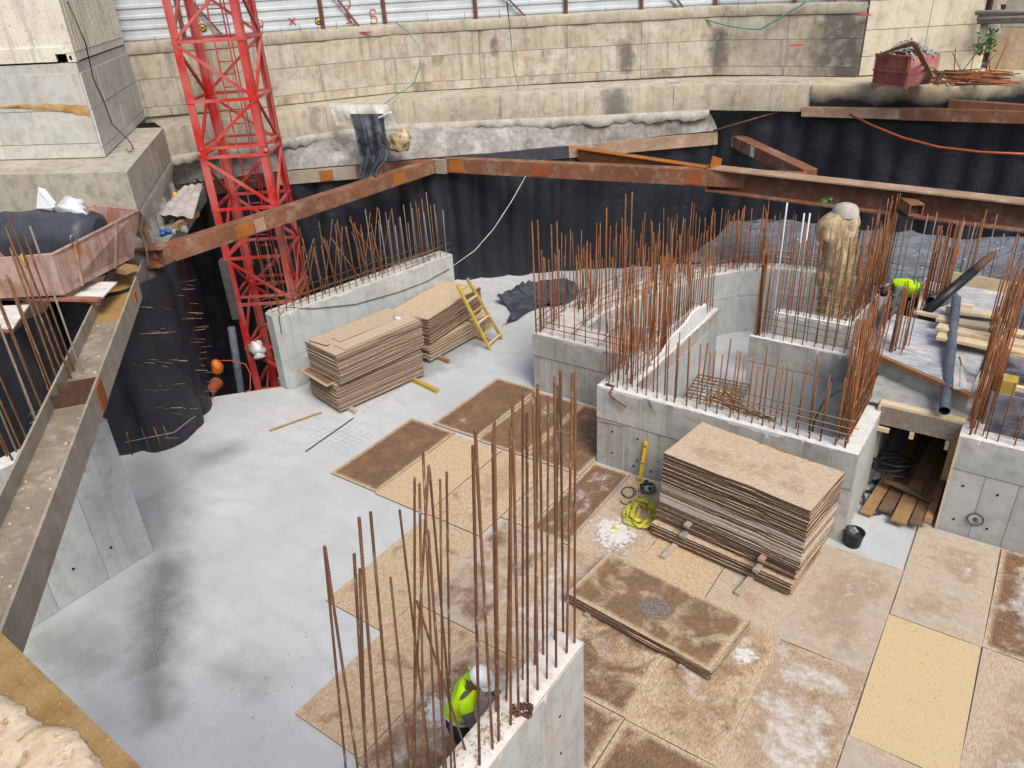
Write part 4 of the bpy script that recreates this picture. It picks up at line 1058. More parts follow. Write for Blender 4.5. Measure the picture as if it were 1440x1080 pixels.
for (u, v) in ((748, 311), (756, 309), (775, 315), (783, 311), (880, 273), (889, 270), (853, 292)):
    d = ray(u, v); a = V((d.x, d.y)).normalized(); r_ = {748: 16.2, 756: 16.3, 775: 16.3, 783: 16.4}.get(u, 18.3); p = a * r_
    zt_ = CAM_LOC.z + d.z * r_ / V((d.x, d.y)).length; bar('rebar', (p.x, p.y, RZ), (p.x, p.y, zt_), .016, M['rebar'], rk)
for z in (.18, .34):
    for ln in (off_line([V(p) for p in outer[1:]], -.1), off_line([V(p) for p in inn[1:]], .1)):
        for a, b in zip(ln, ln[1:]): bar('tie_bar', (a.x, a.y, rz2(a) + z), (b.x, b.y, rz2(b) + z), .011, M['rebar'], rk, 5)
for x0 in (-8.9, -8.1, -7.3):
    for z in (.16, .3): bar('tie_bar', (x0, 13.5, RZ + z), (x0 + U(-.1, .1), 14.3, RZ + z), .011, M['rebar'], rk, 5)
for z in (.16, .3): bar('tie_bar', (-9.0, 13.48, RZ + z), (-6.4, 13.48, RZ + z), .011, M['rebar'], rk, 5)
bar_row(rk, (-8.95, 13.47), (-6.5, 13.47), RZ, .3, 1.6, .15, (0,), lean=.015, r=.0105)
bar_row(rk, (-8.0, 14.15), (-6.5, 14.15), RZ, .22, 1.6, .25, (0,), lean=.03, r=.0105)
# white inner linings of the rear recess
obj('lining', MB().box(-8.1, -6.5, 15.2, 15.26, 0, 1.35), M['foam_white'], rk); obj('lining', MB().box(-7.5, -6.9, 14.4, 14.45, .1, 1.4), M['foam_white'], rk)

# --- inner cross wall (M1) and L wall round the column (M2)
m1 = wall_thing('inner grey cross wall of the tank with spaced rebars', (-3.4, 15, 0))
obj('wall_body', MB().box(-4.53, -1.95, 14.95, 15.25, 0, TZ), M['wall_new'], m1)
for (a, b) in ((-4.53, -3.3), (-3.3, -1.95)):
    obj('cast_panel', MB().box(a + .003, b - .003, 14.938, 14.95, .01, 1.2), M['wall_new'], m1); obj('cast_panel', MB().box(a + .003, b - .003, 14.93, 14.95, 1.215, TZ - .005), M['wall_pour'], m1)
top_rough([(-4.53, 14.93), (-1.95, 14.93), (-1.95, 15.25), (-4.53, 15.25)], TZ, M['wall_new_top'], m1)
bar_row(m1, (-4.45, 15.0), (-2.0, 15.0), TZ, .21, 1.45, .15, (0,), lean=.02, r=.0105); bar_row(m1, (-4.45, 15.18), (-2.0, 15.18), TZ, .21, 1.5, .3, (0,), lean=.03, r=.0105)
for k in range(9): rb(m1, -4.45 + U(0, .12), 15.05 + U(-.05, .15), TZ, U(1.6, 2.2), M['rebar'], .03, .016)
ties(m1, (-4.4, 14.99), (-2., 14.99), (1.95, 2.1, 2.25, 2.4), 0, M['rebar'], .007)
m2 = wall_thing('small L shaped wall around the cream pile with white chipped top', (-3.5, 17, 0))
obj('wall_body', MB().prism([(-4.48, 16.42), (-2.82, 16.42), (-2.62, 19.4), (-2.9, 19.4), (-3.1, 16.72), (-4.48, 16.72)], 0, TZ), M['wall_new'], m2)
top_rough([(-4.48, 16.42), (-2.85, 16.42), (-2.85, 16.72), (-4.48, 16.72)], TZ, M['foam_white'], m2)
obj('wall_top', MB().prism([(-3.08, 16.73), (-2.80, 16.73), (-2.64, 19.38), (-2.88, 19.38)], TZ - .01, TZ + .02), M['wall_top_rough'], m2)
bar_row(m2, (-4.4, 16.48), (-2.95, 16.48), TZ, .14, 1.9, .3, (0,), lean=.02, r=.0105, pale=.25); bar_row(m2, (-4.4, 16.66), (-2.95, 16.66), TZ, .17, 1.9, .3, (0,), lean=.03, r=.0105)
bar_row(m2, (-2.97, 16.6), (-2.78, 19.3), TZ, .085, 1.95, .35, (0,), lean=.04, r=.0105, pale=.08); bar_row(m2, (-2.85, 16.6), (-2.68, 19.3), TZ, .1, 1.7, .4, (0,), lean=.04, r=.0105)
ties(m2, (-4.4, 16.46), (-2.9, 16.46), (1.95, 2.1, 2.25, 2.4, 2.55), 0, M['rebar_grey'], .006)
ties(m2, (-2.9, 16.6), (-2.72, 19.3), (2.0, 2.3, 2.6), 0, M['rebar'], .008)
for (u0, v0, u1, v1) in ((1090, 440, 1107, 285), (1118, 430, 1131, 300), (1125, 440, 1139, 300)):
    d = ray(u1, v1); a = V((d.x, d.y)).normalized() * 17.3; bar('rebar', (a.x, a.y, TZ), (a.x, a.y, CAM_LOC.z + d.z * 17.3 / V((d.x, d.y)).length), .019, M['foam_white'], m2)

# --- cream exposed pile
cp_ = thing('exposed_pile', 'cream coloured uncovered pile with bulging head under the I beam', 'concrete pile', (-3.62, 18.0, 0))
rows = []
for k in range(61):
    z = -.2 + 4.1 * k / 60; r_ = .34 + .02 * math.sin(z * 3); row = []
    cx_ = -3.62; 
    for i in range(41):
        a = 2 * math.pi * (i % 40) / 40; rr_ = r_
        if z > 2.9: rr_ += .22 * max(0, math.cos(a - 3.6)) * math.sin(min(1, (z - 2.9) / 1.0) * math.pi) ** .7
        rr_ += .08 * mn.noise(V((math.cos(a) * 1.2, math.sin(a) * 1.2, z * 1.1))) + .06 * mn.noise(V((math.cos(a) * 2, math.sin(a) * 2, z * 3))) + .035 * mn.noise(V((math.cos(a) * 4, math.sin(a) * 4, z * 5)))
        if z > 3.55: rr_ *= 1 - .4 * ((z - 3.55) / .35) ** 2
        row.append((cx_ + rr_ * math.cos(a), 18.0 + rr_ * math.sin(a), z))
    rows.append(row)
rows.append([V((-3.62, 18.0, 3.9))] * 41)
obj('shaft', MB().grid(rows), M['cream'], cp_)
obj('mortar_cap', MB().lathe((-3.62, 18.0, 3.7), [(.3, .05), (.28, .2), (.22, .28), (.12, .32), (.0, .33)], 18), M['shot_white'], cp_)
lf = MB()
for k in range(14):
    c_ = V((-4.0 + U(-.14, .14), 17.85 + U(-.1, .1), 4.0 + U(-.05, .16))); d = V((U(-1, 1), U(-1, 1), U(-.3, 1))).normalized(); s_ = d.orthogonal().normalized() * .035
    lf.add([c_, c_ + d * .05 + s_, c_ + d * .1, c_ + d * .05 - s_], [(0, 1, 2, 3)])
obj('weed', lf, M['leaf'], None, 'small green weed growing on the cream pile head', 'plant')

# --- right wall
RWZ = 1.92
rw = wall_thing('smooth grey concrete wall with round cable ring at right edge', (1.5, 12.7, 0))
obj('wall_body', MB().box(-.24, 5, 12.6, 12.92, 0, RWZ), M['wall_new'], rw)
for (a, b) in ((-.24, .27), (.27, .75), (.75, 1.6), (1.6, 2.6), (2.6, 5)): obj('cast_panel', MB().box(a + .005, b - .005, 12.588, 12.6, .01, 1.28), M['wall_new'], rw)
obj('cast_panel', MB().box(-.24, 5, 12.575, 12.6, 1.293, RWZ - .004), M['wall_new'], rw)
top_rough([(-.24, 12.572), (5, 12.572), (5, 12.92), (-.24, 12.92)], RWZ, M['wall_new_top'], rw, step=.12)
bar_row(rw, (-.1, 12.66), (2.4, 12.66), RWZ, .2, 1.15, .2, (0,), lean=.02, r=.0105); bar_row(rw, (.5, 12.86), (2.4, 12.86), RWZ, .24, 1.3, .2, (0,), lean=.03, r=.0105)
for k in range(44): rb(rw, -.14 + U(-.06, .24), 12.75 + U(-.1, 1.5), RWZ, U(1.4, 2.15), M['rebar'], .025, .0105)
ties(rw, (.3, 12.64), (3, 12.64), (2.05, 2.2, 2.35, 2.5), 0, M['rebar_grey'], .007)
rg = PY(1372, 730, 12.57)
rings = thing('cable_ring', 'round wire ring cover hanging on the right grey wall', 'ring', rg)
obj('ring', MB().tube([rg + V((math.cos(a) * .115, -.012, math.sin(a) * .115)) for a in [2 * math.pi * k / 28 for k in range(28)]], .009, 6, closed=True), M['metal_dark'], rings)
obj('hub', MB().tube([rg + V((math.cos(a) * .028, -.015, math.sin(a) * .028)) for a in [2 * math.pi * k / 14 for k in range(14)]], .011, 6, closed=True), M['metal_dark'], rings)
obj('disc', MB().lathe(rg, [(0, .006), (.11, .006)], 24, 0, (0, -1, 0)), M['wall_new'], rings)
obj('peg', MB().tube([rg + V((.0, -.02, 0)), rg + V((.06, -.03, -.04))], .012, 6), M['grey_pipe'], rings)

# ================================================================== FLOOR BOARDS
def board_mesh(w, l, t, var, chip=0.):
    rnd = random.Random(var * 31 + 5); pts = []
    def side(a, b, n):
        for k in range(n):
            f = k / n; p = V(a).lerp(V(b), f); nrm = V((a[1] - b[1], b[0] - a[0])).normalized()
            j = rnd.uniform(-.006, .003) if k else 0
            if chip and k and rnd.random() < .3: j -= rnd.uniform(.01, .05) * chip
            pts.append(p - nrm * -abs(j) if True else p)
    c = [(-w / 2, -l / 2), (w / 2, -l / 2), (w / 2, l / 2), (-w / 2, l / 2)]
    for i in range(4): side(c[i], c[(i + 1) % 4], 5 if i % 2 else 3)
    n = len(pts); me = bpy.data.meshes.new('board')
    vs = [(p.x, p.y, 0) for p in pts] + [(p.x, p.y, t) for p in pts]
    fs = [tuple(range(n, 2 * n))] + [(i, (i + 1) % n, n + (i + 1) % n, n + i) for i in range(n)] + [tuple(range(n))[::-1]]
    me.from_pydata(vs, [], fs); me.materials.append(M['board']); me.materials.append(M['board_side'])
    uvl = me.uv_layers.new(name='UVMap')
    for p in me.polygons:
        p.material_index = 1 if abs(p.normal.z) < .5 else 0
        for li in p.loop_indices:
            co = me.vertices[me.loops[li].vertex_index].co; uvl.data[li].uv = (co.x / w + .5, co.y / l + .5)
    me.update(); return me
_bm = {}
def board(label, x, y, z, rot=0., w=1.235, l=2.485, t=.021, wet=0., grey=0., white=0., yellow=0., tone=.5, pale=0., group=None, var=None, chip=.0, tilt=(0, 0), cat='board', name='formwork_board'):
    var = random.randrange(6) if var is None else var; k = (w, l, t, var, chip)
    if k not in _bm: _bm[k] = board_mesh(w, l, t, var, chip)
    o = bpy.data.objects.new(name, _bm[k]); C.objects.link(o); o.location = (x, y, z); o.rotation_euler = (tilt[0], tilt[1], rot)
    for n_, v_ in (('wet', wet), ('grey', grey), ('white', white), ('yellow', yellow), ('tone', tone), ('pale', pale)): o[n_] = float(v_)
    WL[o.name] = V((x, y, z)); return props(o, label, cat, group)
G_ = 'pressed boards laid on the floor'
FB = [ # x0, x1, y0, y1, wet, grey, white, yellow, label
 (-10.80, -9.52, 8.24, 10.76, 1.0, .0, .12, 0, 'dark brown soaked board with pale rim, leftmost on the slab'),
 (-9.50, -8.22, 8.2, 10.7, .08, 0, 0, .35, 'clean tan board right beside the leftmost dark soaked board'),
 (-8.20, -6.95, 8.24, 10.74, .3, 0, .2, .1, 'tan board with brown damp flecks behind the foreground rebar tips'),
 (-6.93, -6.33, 8.88, 10.75, .2, .3, .5, 0, 'narrow pale board strip left of the rusty powder stained board'),
 (-10.22, -8.98, 10.84, 13.34, .96, 0, .1, 0, 'dark brown soaked board farthest back on the slab'),
 (-8.96, -7.72, 10.78, 13.26, .8, 0, .25, 0, 'reddish brown damp board in front of the rear tank pour'),
 (-7.70, -6.35, 10.78, 13.26, .7, 0, .1, 0, 'rust brown damp board tucked against the tank wall corner'),
 (-6.30, -5.49, 8.86, 11.3, .75, .1, .6, 0, 'narrow board half rusty wet and half powdery in front of the tank wall'),
 (-5.45, -4.22, 8.82, 11.31, .12, .25, .25, 0, 'pinkish tan board under the yellow strap and circular saw'),
 (-4.20, -2.96, 8.75, 11.22, .2, .0, .0, .3, 'tan board half covered by the tall board stack'),
 (-2.94, -1.705, 8.72, 11.2, .15, .6, .1, 0, 'grey tan board showing under the right part of the tall stack'),
 (-8.14, -6.87, 5.62, 8.2, .3, 0, 0, .1, 'golden brown damp board behind the thin left rebars'),
 (-6.86, -5.61, 6.37, 8.85, .45, .8, .35, 0, 'grey washed board behind the middle of the foreground rebars'),
 (-5.6, -4.36, 6.29, 8.8, .1, .3, .95, 0, 'pinkish board smeared with white powder behind the thick rebars'),
 (-4.36, -3.0, 6.25, 8.72, .55, 0, .3, 0, 'brown blotched board under the low board stack, left half'),
 (-2.99, -1.705, 6.22, 8.7, .4, 0, .6, .1, 'tan and brown board under the right end of the low stack'),
 (-6.86, -5.61, 3.86, 6.34, .36, 0, 0, .05, 'tan brown board at the corner of the slab left of the crouching worker'),
 (-5.6, -4.36, 3.8, 6.27, .55, .2, .75, 0, 'dusty board with white spill beneath the worker in the helmet'),
 (-4.34, -3.02, 3.74, 6.22, .6, .0, .2, 0, 'brown damp board behind the foreground wall'),
 (-2.99, -1.705, 3.7, 6.2, .7, .0, .15, .1, 'brown soaked board right of the foreground wall end'),
 (-1.70, -.48, 8.68, 11.16, .15, .95, .35, 0, 'grey scuffed board in front of the black bucket'),
 (-1.70, -.48, 6.19, 8.66, .3, .35, 1.0, 0, 'board with big pale crusty stain in its middle'),
 (-1.70, -.48, 3.7, 6.17, .2, .6, .2, 0, 'plain tan board at the bottom edge below the crusty stained board'),
 (-.46, .76, 10.04, 12.52, .1, .85, .2, 0, 'pale grey tan board below the right grey wall'),
 (-.46, .76, 7.56, 10.02, .06, .1, .0, 1.0, 'yellowish board with tiny black flecks, the brightest on the floor'),
 (-.46, .76, 5.06, 7.54, .1, .8, .1, 0, 'greyish board below the yellowish one at the bottom edge'),
 (.78, 2.0, 10.05, 12.53, .7, .1, .85, 0, 'rusty wet board with a white powder band at right edge'),
 (.78, 2.0, 7.56, 10.03, .2, .55, .3, 0, 'tan dusty board right of the yellowish board'),
 (.78, 2.0, 5.06, 7.54, .3, .4, .2, 0, 'tan board at the lower right corner'),
 (2.02, 3.25, 8.8, 11.3, .3, .4, .2, 0, 'board just beyond the right edge beside the wall'),
 (-2.93, -1.705, 1.2, 3.68, .5, .2, .2, 0, 'board at the very bottom right of the foreground wall'),
 (-.46, .76, 2.55, 5.04, .3, .4, .1, 0, 'board at the bottom edge beneath the greyish board'),
]
for i, (x0, x1, y0, y1, we, gr, wh, ye, lb) in enumerate(FB):
    board(lb, (x0 + x1) / 2, (y0 + y1) / 2, .009 + U(0, .007), U(-.006, .006), round(x1 - x0 + .012, 3), round(y1 - y0 + .014, 3), .02, we, gr, wh, ye, .35, 0, G_, i % 6, tilt=(U(-.0025, .0025), U(-.004, .004)))

# ================================================================== BOARD STACKS
ORD = 'bottom second third fourth fifth sixth seventh eighth ninth tenth eleventh twelfth thirteenth fourteenth fifteenth sixteenth seventeenth eighteenth nineteenth twentieth'.split()
ORD += ['twenty ' + w for w in 'first second third fourth fifth sixth seventh eighth ninth'.split()] + ['thirtieth'] + ['thirty ' + w for w in 'first second third fourth fifth sixth seventh eighth ninth'.split()] + ['fortieth'] + ['forty ' + w for w in 'first second third fourth fifth sixth seventh eighth ninth'.split()] + ['fiftieth'] + ['fifty ' + w for w in 'first second third fourth fifth sixth seventh eighth ninth'.split()]
def nth(label, k, n):
    if k == 0: return 'bottom ' + label
    if k <= (n - 1) / 2: return ORD[k] + ' ' + label.replace('board in', 'board from the bottom in')
    j = n - 1 - k
    return ('top ' if j == 0 else ORD[j] + ' ') + label.replace('board in', 'board in' if j == 0 else 'board from the top in')
def stack(cx, cy, z0, rot, n, label, group, toplabel, w=1.25, l=2.5, t=.0215, tone=lambda k: .2, pale=lambda k: 0., jit=.014, drift=(0, 0), top={}, ry=.006, long_x=True, jog=None, gap=0.0):
    """n loose boards one on another; every board is a thing of its own"""
    z = z0
    for k in range(n):
        last = k == n - 1
        jx, jy = (jog(k) if jog else (0, 0))
        kw = dict(top) if last else dict(wet=.3)
        # boards are made with their long side along Y; rot turns them
        board(toplabel if last and toplabel else nth(('pale ' if pale(k) > .5 else '') + label, k, n).replace('board from the top in the', 'board down in the').replace('board from the bottom in the', 'board up in the'), cx + U(-jit, jit) + drift[0] * k / n + jx, cy + U(-jit, jit) + drift[1] * k / n + jy, z, rot + U(-ry, ry), w, l, t - .001, tone=max(0, min(1, tone(k) + U(-.12, .12))), pale=max(0, min(1, pale(k))), group=group, chip=1.0, **kw)
        z += t + gap
    return z
def block_(name, a, b, w, h, mat, label, group=None, cat='timber'):
    o = obj(name, MB().beam(a, b, w, h), mat, None, label, cat, group); return o
H2 = math.pi / 2
# tall stack (right of centre): three lots with bearers between
c = (P(980, 588, 1.8) + P(1150, 722, 1.8)) / 2; ux = (P(1190, 662, 1.8) - P(980, 588, 1.8)); rt_ = math.atan2(ux.y, ux.x) - H2
GT = 'boards of the tall stack before the tank wall'
dxy = V((ux.x, ux.y)).normalized(); dp = V((-dxy.y, dxy.x))
def bearer(cx, cy, z, ang, L, w, h, mat, label, group=None, name='timber_bearer'):
    d = V((math.cos(ang), math.sin(ang), 0)); return block_(name, V((cx, cy, z)) - d * L / 2, V((cx, cy, z)) + d * L / 2, w, h, mat, label, group)
ang = math.atan2(dp.y, dp.x)
z = .1
lot1 = V((c.x - .12, c.y - .06))
for s, lb in ((-.75, 'pale timber bearer under the left part of the tall stack'), (.62, 'pale timber bearer sticking out under the right part of the tall stack')):
    p = lot1 + dxy * s - dp * .18; bearer(p.x, p.y, .062, ang, 1.75, .09, .075, M['greywood'], lb)
z = stack(lot1.x, lot1.y, .1, rt_ + .03, 11, 'dark edged board in the bottom lot of the tall stack', GT, None, tone=lambda k: .3, jit=.02)
GS = 'short spacers between lots of the tall stack'
for s, lb in ((-.62, 'lower left spacer block in the tall stack'), (.72, 'lower right spacer block in the tall stack')):
    p = lot1 + dxy * s - dp * .2; bearer(p.x, p.y, z + .028, ang, 1.0, .09, .055, M['greywood'], lb, GS)
z = stack(lot1.x + .05, lot1.y + .07, z + .057, rt_ + .012, 9, 'dark edged board in the middle lot of the tall stack', GT, None, tone=lambda k: .12, jit=.018)
for s, lb, mt in ((-.55, 'upper left spacer block in the tall stack', M['greywood']), (.78, 'pinkish spacer block at upper right of the tall stack', M['redpale'])):
    p = lot1 + dxy * s - dp * .2; bearer(p.x, p.y, z + .028, ang, 1.0, .09, .055, mt, lb, GS)
nl = int((1.8 - (z + .057)) / .0215) + 0
def pl(k):
    f = k / nl
    return .95 if (.12 < f < .27) or (.36 < f < .46) else .0
z = stack(c.x - .02, c.y - .02, z + .057, rt_, nl, 'dark edged board in the upper lot of the tall stack', GT, 'light tan top board of the tall stack with a torn edge', tone=lambda k: .22 if k < nl * .4 else .12, pale=pl, jit=.012, drift=(.03, .02), top=dict(wet=.04, grey=.4, yellow=.15, white=.12))
ch = MB()
for k in range(16):
    p = V((c.x, c.y, z)) + V((dxy.x, dxy.y, 0)) * U(-.2, .85) + V((dp.x, dp.y, 0)) * (.6 + U(-.03, .01)); ch.beam(p, p + V((U(-.1, .1), U(-.05, .05), U(.0, .02))), .03, .006)
obj('splinter', ch, M['oldwood'], None, 'torn wood splinters along the rear edge of the tall stack top', 'splinters')
# low stack, in front
c2 = (P(860, 775, .3) + P(999, 943, .3)) / 2; ux = P(1057, 870, .3) - P(860, 775, .3); r2 = math.atan2(ux.y, ux.x) - H2; d2 = V((ux.x, ux.y)).normalized(); p2_ = V((-d2.y, d2.x)); a2 = math.atan2(p2_.y, p2_.x)
for s, lb in ((-.85, 'timber bearer under the left end of the low stack'), (.8, 'timber bearer under the right end of the low stack')):
    p = V((c2.x, c2.y)) + d2 * s; bearer(p.x, p.y, .06, a2, 1.32, .09, .07, M['greywood'], lb)
zl = stack(c2.x, c2.y, .096, r2, 9, 'dark edged board in the low stack in front', 'boards of the low stack', 'top board of the low stack with a round grey stain', w=1.22, l=2.48, tone=lambda k: .2, jit=.012, top=dict(wet=.62, grey=.0, yellow=.2))
q = NT('grey_splat', .95); n1 = q.noise(30, 4); q.col(q.mix(q.rng(n1, .35, .65), '#5a514b', '#877c73')); q.bump(n1, .7, .01)
sp = P(922, 855, zl); sm = MB(); rows = []
for j in range(6):
    row = []
    for i in range(29):
        a = 2 * math.pi * i / 28; rr_ = .235 * j / 5 * (1 + (.09 * mn.noise(V((math.cos(a) * 2, math.sin(a) * 2, 3))) if i % 28 else .0))
        if i == 28: rr_ = .235 * j / 5
        row.append((sp.x + rr_ * math.cos(a), sp.y + rr_ * math.sin(a) * .95, zl + .002 + .006 * (1 - j / 5)))
    rows.append(row)
obj('mortar_splat', MB().grid(rows), q.mat, None, 'round grey mortar splat on the low stack top board', 'stain')
# left stacks by the crane wall
ld_ = math.atan2(sd_.y, sd_.x) if False else math.atan2(5.6, .97); rL = ld_ - H2
GA, GB = 'boards of the nearer left stack', 'boards of the farther left stack'
cA = V((-12.74, 11.40))
for s, lb in ((-.85, 'timber bearer under the near end of the left stack'), (.95, 'long yellow timber sticking out from under the left stack')):
    p = cA + V((.17, .98)) * s + (V((.42, -.1)) if s > 0 else V((.03, -.15))); bearer(p.x, p.y, .055, -.17 if s < 0 else -.18, 1.5 if s < 0 else 2.2, .1, .09, M['yellowwood'] if s > 0 else M['greywood'], lb)
tA = lambda k: .62 + .22 * math.sin(k * 1.3)
z = stack(cA.x - .02, cA.y, .105, rL - .03, 33, 'tan edged board in the lower lot of the near left stack', GA, 'torn dark board poking out between lots of the near left stack', tone=lambda k: .5 + .4 * mn.noise(V((k * .31, 2, 2))) * 1.8 - (.3 if k > 27 else 0), pale=lambda k: .12, jit=.02, top=dict(wet=.8), jog=lambda k: (-.1, -.15) if k == 32 else (0, 0))
z = stack(cA.x + .08, cA.y + .03, z + .02, rL + .015, 35, 'tan edged board in the upper lot of the near left stack', GA, 'tan top board of the near left stack', tone=lambda k: .6 + .35 * mn.noise(V((k * .27, 7, 2))) * 1.8, pale=lambda k: .1, jit=.02, top=dict(wet=.08, grey=.3))
zA = z
board('narrow board offcut lying on the right of the near left stack', cA.x + .45, cA.y + .1, z, rL + .03, .42, 2.2, .018, tone=.7, grey=.6, cat='board', name='board_offcut')
board('wider board offcut lying in the middle of the near left stack', cA.x + .05, cA.y + .15, z, rL + .0, .35, 1.8, .018, tone=.7, grey=.3, wet=.2, cat='board', name='board_offcut')
board('short stick lying across the near end of the left stack', cA.x - .32, cA.y - 1.05, z + .02, rL + 1.75, .09, .6, .02, tone=.8, grey=.8, cat='stick', name='board_offcut')
rg_ = MB().blob(V((cA.x + .35, cA.y + .9, z + .04)), .09, 8, 6, .5, 0, (1.2, 1, .5)); obj('rag', rg_, M['whiteplastic'], None, 'small white crumpled rag on the near left stack', 'rag')
cB = V((-12.86, 14.42))
for s, lb in ((-.8, 'timber bearer under the near end of the far left stack'), (.75, 'timber bearer under the far end of the far left stack')):
    p = cB + V((.17, .98)) * s + V((.3, -.05)); bearer(p.x, p.y, .055, -.17, 1.7, .1, .09, M['oldwood'], lb)
z = stack(cB.x + .06, cB.y, .105, rL + .12, 20, 'weathered board in the lower lot of the far left stack', GB, None, tone=lambda k: .75, pale=lambda k: .45 if k < 6 else .15, jit=.03)
for s, lb in ((-.7, 'thin spacer near the front of the far left stack'), (.6, 'thin spacer near the ladder in the far left stack')):
    p = cB + V((.17, .98)) * s; bearer(p.x, p.y, z + .025, -.17, 1.28, .07, .05, M['oldwood'], lb)
z = stack(cB.x - .04, cB.y - .06, z + .05, rL + .25, 33, 'brown edged board in the upper lot of the far left stack', GB, 'tan top board of the far left stack beside the ladder', tone=lambda k: .32 + .4 * mn.noise(V((k * .3, 4, 9))), jit=.015, top=dict(wet=.15, yellow=.1, grey=.15))

# ---- ladder leaning on the far stack
lbA, lbB = P(629, 491, 0), P(703, 478, 0); ltA, ltB = P(646, 402, 1.12), P(659, 395, 1.12)
lb0 = P(689, 492, 0); lb1 = P(706, 477, 0); lt0 = PX(643, 401, -12.02); lt1 = PX(657, 392, -12.02)
ldr = thing('wooden_ladder', 'short yellow wooden ladder leaning against the far left stack', 'ladder', (lb0 + lb1) / 2)
for a, b in ((lb0, lt0), (lb1, lt1)): obj('rail', MB().beam(a + V((0, 0, .03)), b, .05, .085, (lb1 - lb0).normalized()), M['yellowwood'], ldr)
for k in range(6):
    f = .08 + k * .165; a = lb0.lerp(lt0, f); b = lb1.lerp(lt1, f); obj('rung', MB().beam(a, b, .07, .035, (lt0 - lb0).normalized()), M['yellowwood'] if k % 2 else M['pine'], ldr)

# ================================================================== DECK FORMWORK AND TRENCH OPENING (right)
dk = thing('stair_formwork', 'timber and board formwork deck above the dark trench opening', 'formwork', (-1, 15, 0))
DZ = 2.3
dA, dB, dC, dD = V((-2.18, 14.42)), V((-.27, 13.42)), V((-.2, 16.1)), V((-2.0, 16.3))
def quad_board(poly, z0, z1, mat, par, name): return obj(name, MB().prism([tuple(p) for p in poly], z0, z1), mat, par)
for k, (f0, f1, mt) in enumerate(((0, .27, M['form_film_pale']), (.275, .6, M['form_film_pale']), (.605, 1, M['form_film_pale']))):
    quad_board([dA.lerp(dD, f0), dB.lerp(dC, f0), dB.lerp(dC, f1), dA.lerp(dD, f1)], DZ - .05, DZ + U(0, .006), mt, dk, 'deck_sheet')
obj('edge_timber', MB().beam((dA.x - .02, dA.y - .06, DZ - .035), (dB.x + .02, dB.y - .06, DZ - .035), .1, .1), M['edgewood'], dk)
quad_board([dA + V((0, -.02)), dB + V((0, -.02)), dB + V((0, .02)), dA + V((0, .02))], 1.926, DZ - .09, M['wall_pour'], dk, 'front_sheet')
# upper tier
uz = DZ + .12
uA, uB, uC, uD = dD + V((.45, .08)), dC + V((.2, .05)), V((-.1, 18.4)), V((-1.7, 18.3))
obj('edge_timber', MB().beam((uA.x - .1, uA.y, uz - .02), (uB.x + .1, uB.y, uz - .02), .12, .06), M['pine'], dk)
quad_board([uA, uB, uC, uD], uz - .05, uz - .02, M['form_film_pale'], dk, 'deck_sheet')
obj('cross_timber', MB().beam((uA.x + .0, uA.y + .75, uz + .01), (uB.x - .7, uB.y + .95, uz + .01), .09, .05), M['pine'], dk)
obj('edge_timber', MB().beam((uA.x - .05, uA.y, uz), (uD.x - .05, uD.y, uz), .06, .12), M['pine'], dk)
obj('back_board', MB().beam((-1.55, 18.45, uz + .1), (.9, 18.15, uz + .1), .03, .28), M['pine'], dk)
obj('side_board', MB().beam((-.2, 13.42, DZ + .0), (-.18, 16.0, DZ + .0), .03, .14), M['greywood'], dk)
obj('left_box', MB().box(-2.35, -1.95, 14.3, 15.2, 1.82, 2.25), M['pine'], dk)
obj('left_panel', MB().beam((-2.2, 14.35, 2.05), (-2.05, 13.4, 2.05), .02, .35), M['formface'], dk)
# stacks of loose planks on the deck
GP = 'pine planks lying on the formwork deck'
pk = [((1318, 447), (1440, 470), .05, 'upper front pine plank of the deck pile'), ((1318, 459), (1445, 485), .09, 'thick pine plank in the middle of the deck pile'), ((1330, 435), (1430, 447), .06, 'rearmost pine plank of the deck pile'),
      ((1318, 472), (1450, 497), .03, 'lower pine plank of the deck pile'), ((1326, 466), (1440, 492), .0, 'dark edged plank with slanted end on the deck'), ((1345, 477), (1450, 502), -.02, 'frontmost plank jutting right past the rebars')]
for k, (a, b, dz, lb) in enumerate(pk):
    pa, pb = P(a[0], a[1], uz + .05 + dz), P(b[0], b[1], uz + .05 + dz); block_('plank', pa, pb, .27 if k != 4 else .18, .055, M['pine'] if k != 4 else M['greywood'], lb, GP, 'plank')
for k, (a, b, lb) in enumerate((((1346, 516), (1345, 547), 'left of two pale strips by the grey pipe'), ((1354, 516), (1354, 547), 'right of two pale strips by the grey pipe'), ((1352, 501), (1360, 535), 'thin tan stick beside the pale strips'))):
    block_('wood_strip', P(a[0], a[1], DZ + .02), P(b[0], b[1], DZ + .02), .1 if k < 2 else .05, .02, M['whitewood'] if k < 2 else M['pine'], lb, None, 'wood strip')
# opening and lintel form
yl = 13.02
lx0, lx1 = -1.52, -.24
lin_ = thing('lintel_formwork', 'timber lintel form with weathered board face over the trench opening', 'formwork', (-.9, yl, 1.4))
obj('top_timber', MB().beam((lx0 - .02, yl + .06, 1.93), (lx1 + .02, yl + .06, 1.93), .16, .05), M['pine'], lin_)
obj('face_board', MB().box(lx0, lx1, yl - .03, yl - .005, 1.55, 1.9), M['formface'], lin_)
obj('back_board', MB().box(lx0, lx1, yl + .12, yl + .4, 1.56, 1.9), M['darkwood'], lin_)
obj('prop_post', MB().box(lx0 - .03, lx0 + .01, yl - .06, yl - .02, .75, 1.92), M['pine'], lin_); obj('prop_post', MB().box(lx1 - .0, lx1 + .03, yl - .45, yl - .41, .0, 1.9), M['pine'], lin_)
obj('prop_block', MB().box(lx0 - .02, lx0 + .22, yl - .1, yl - .035, 1.44, 1.51), M['pine'], lin_)
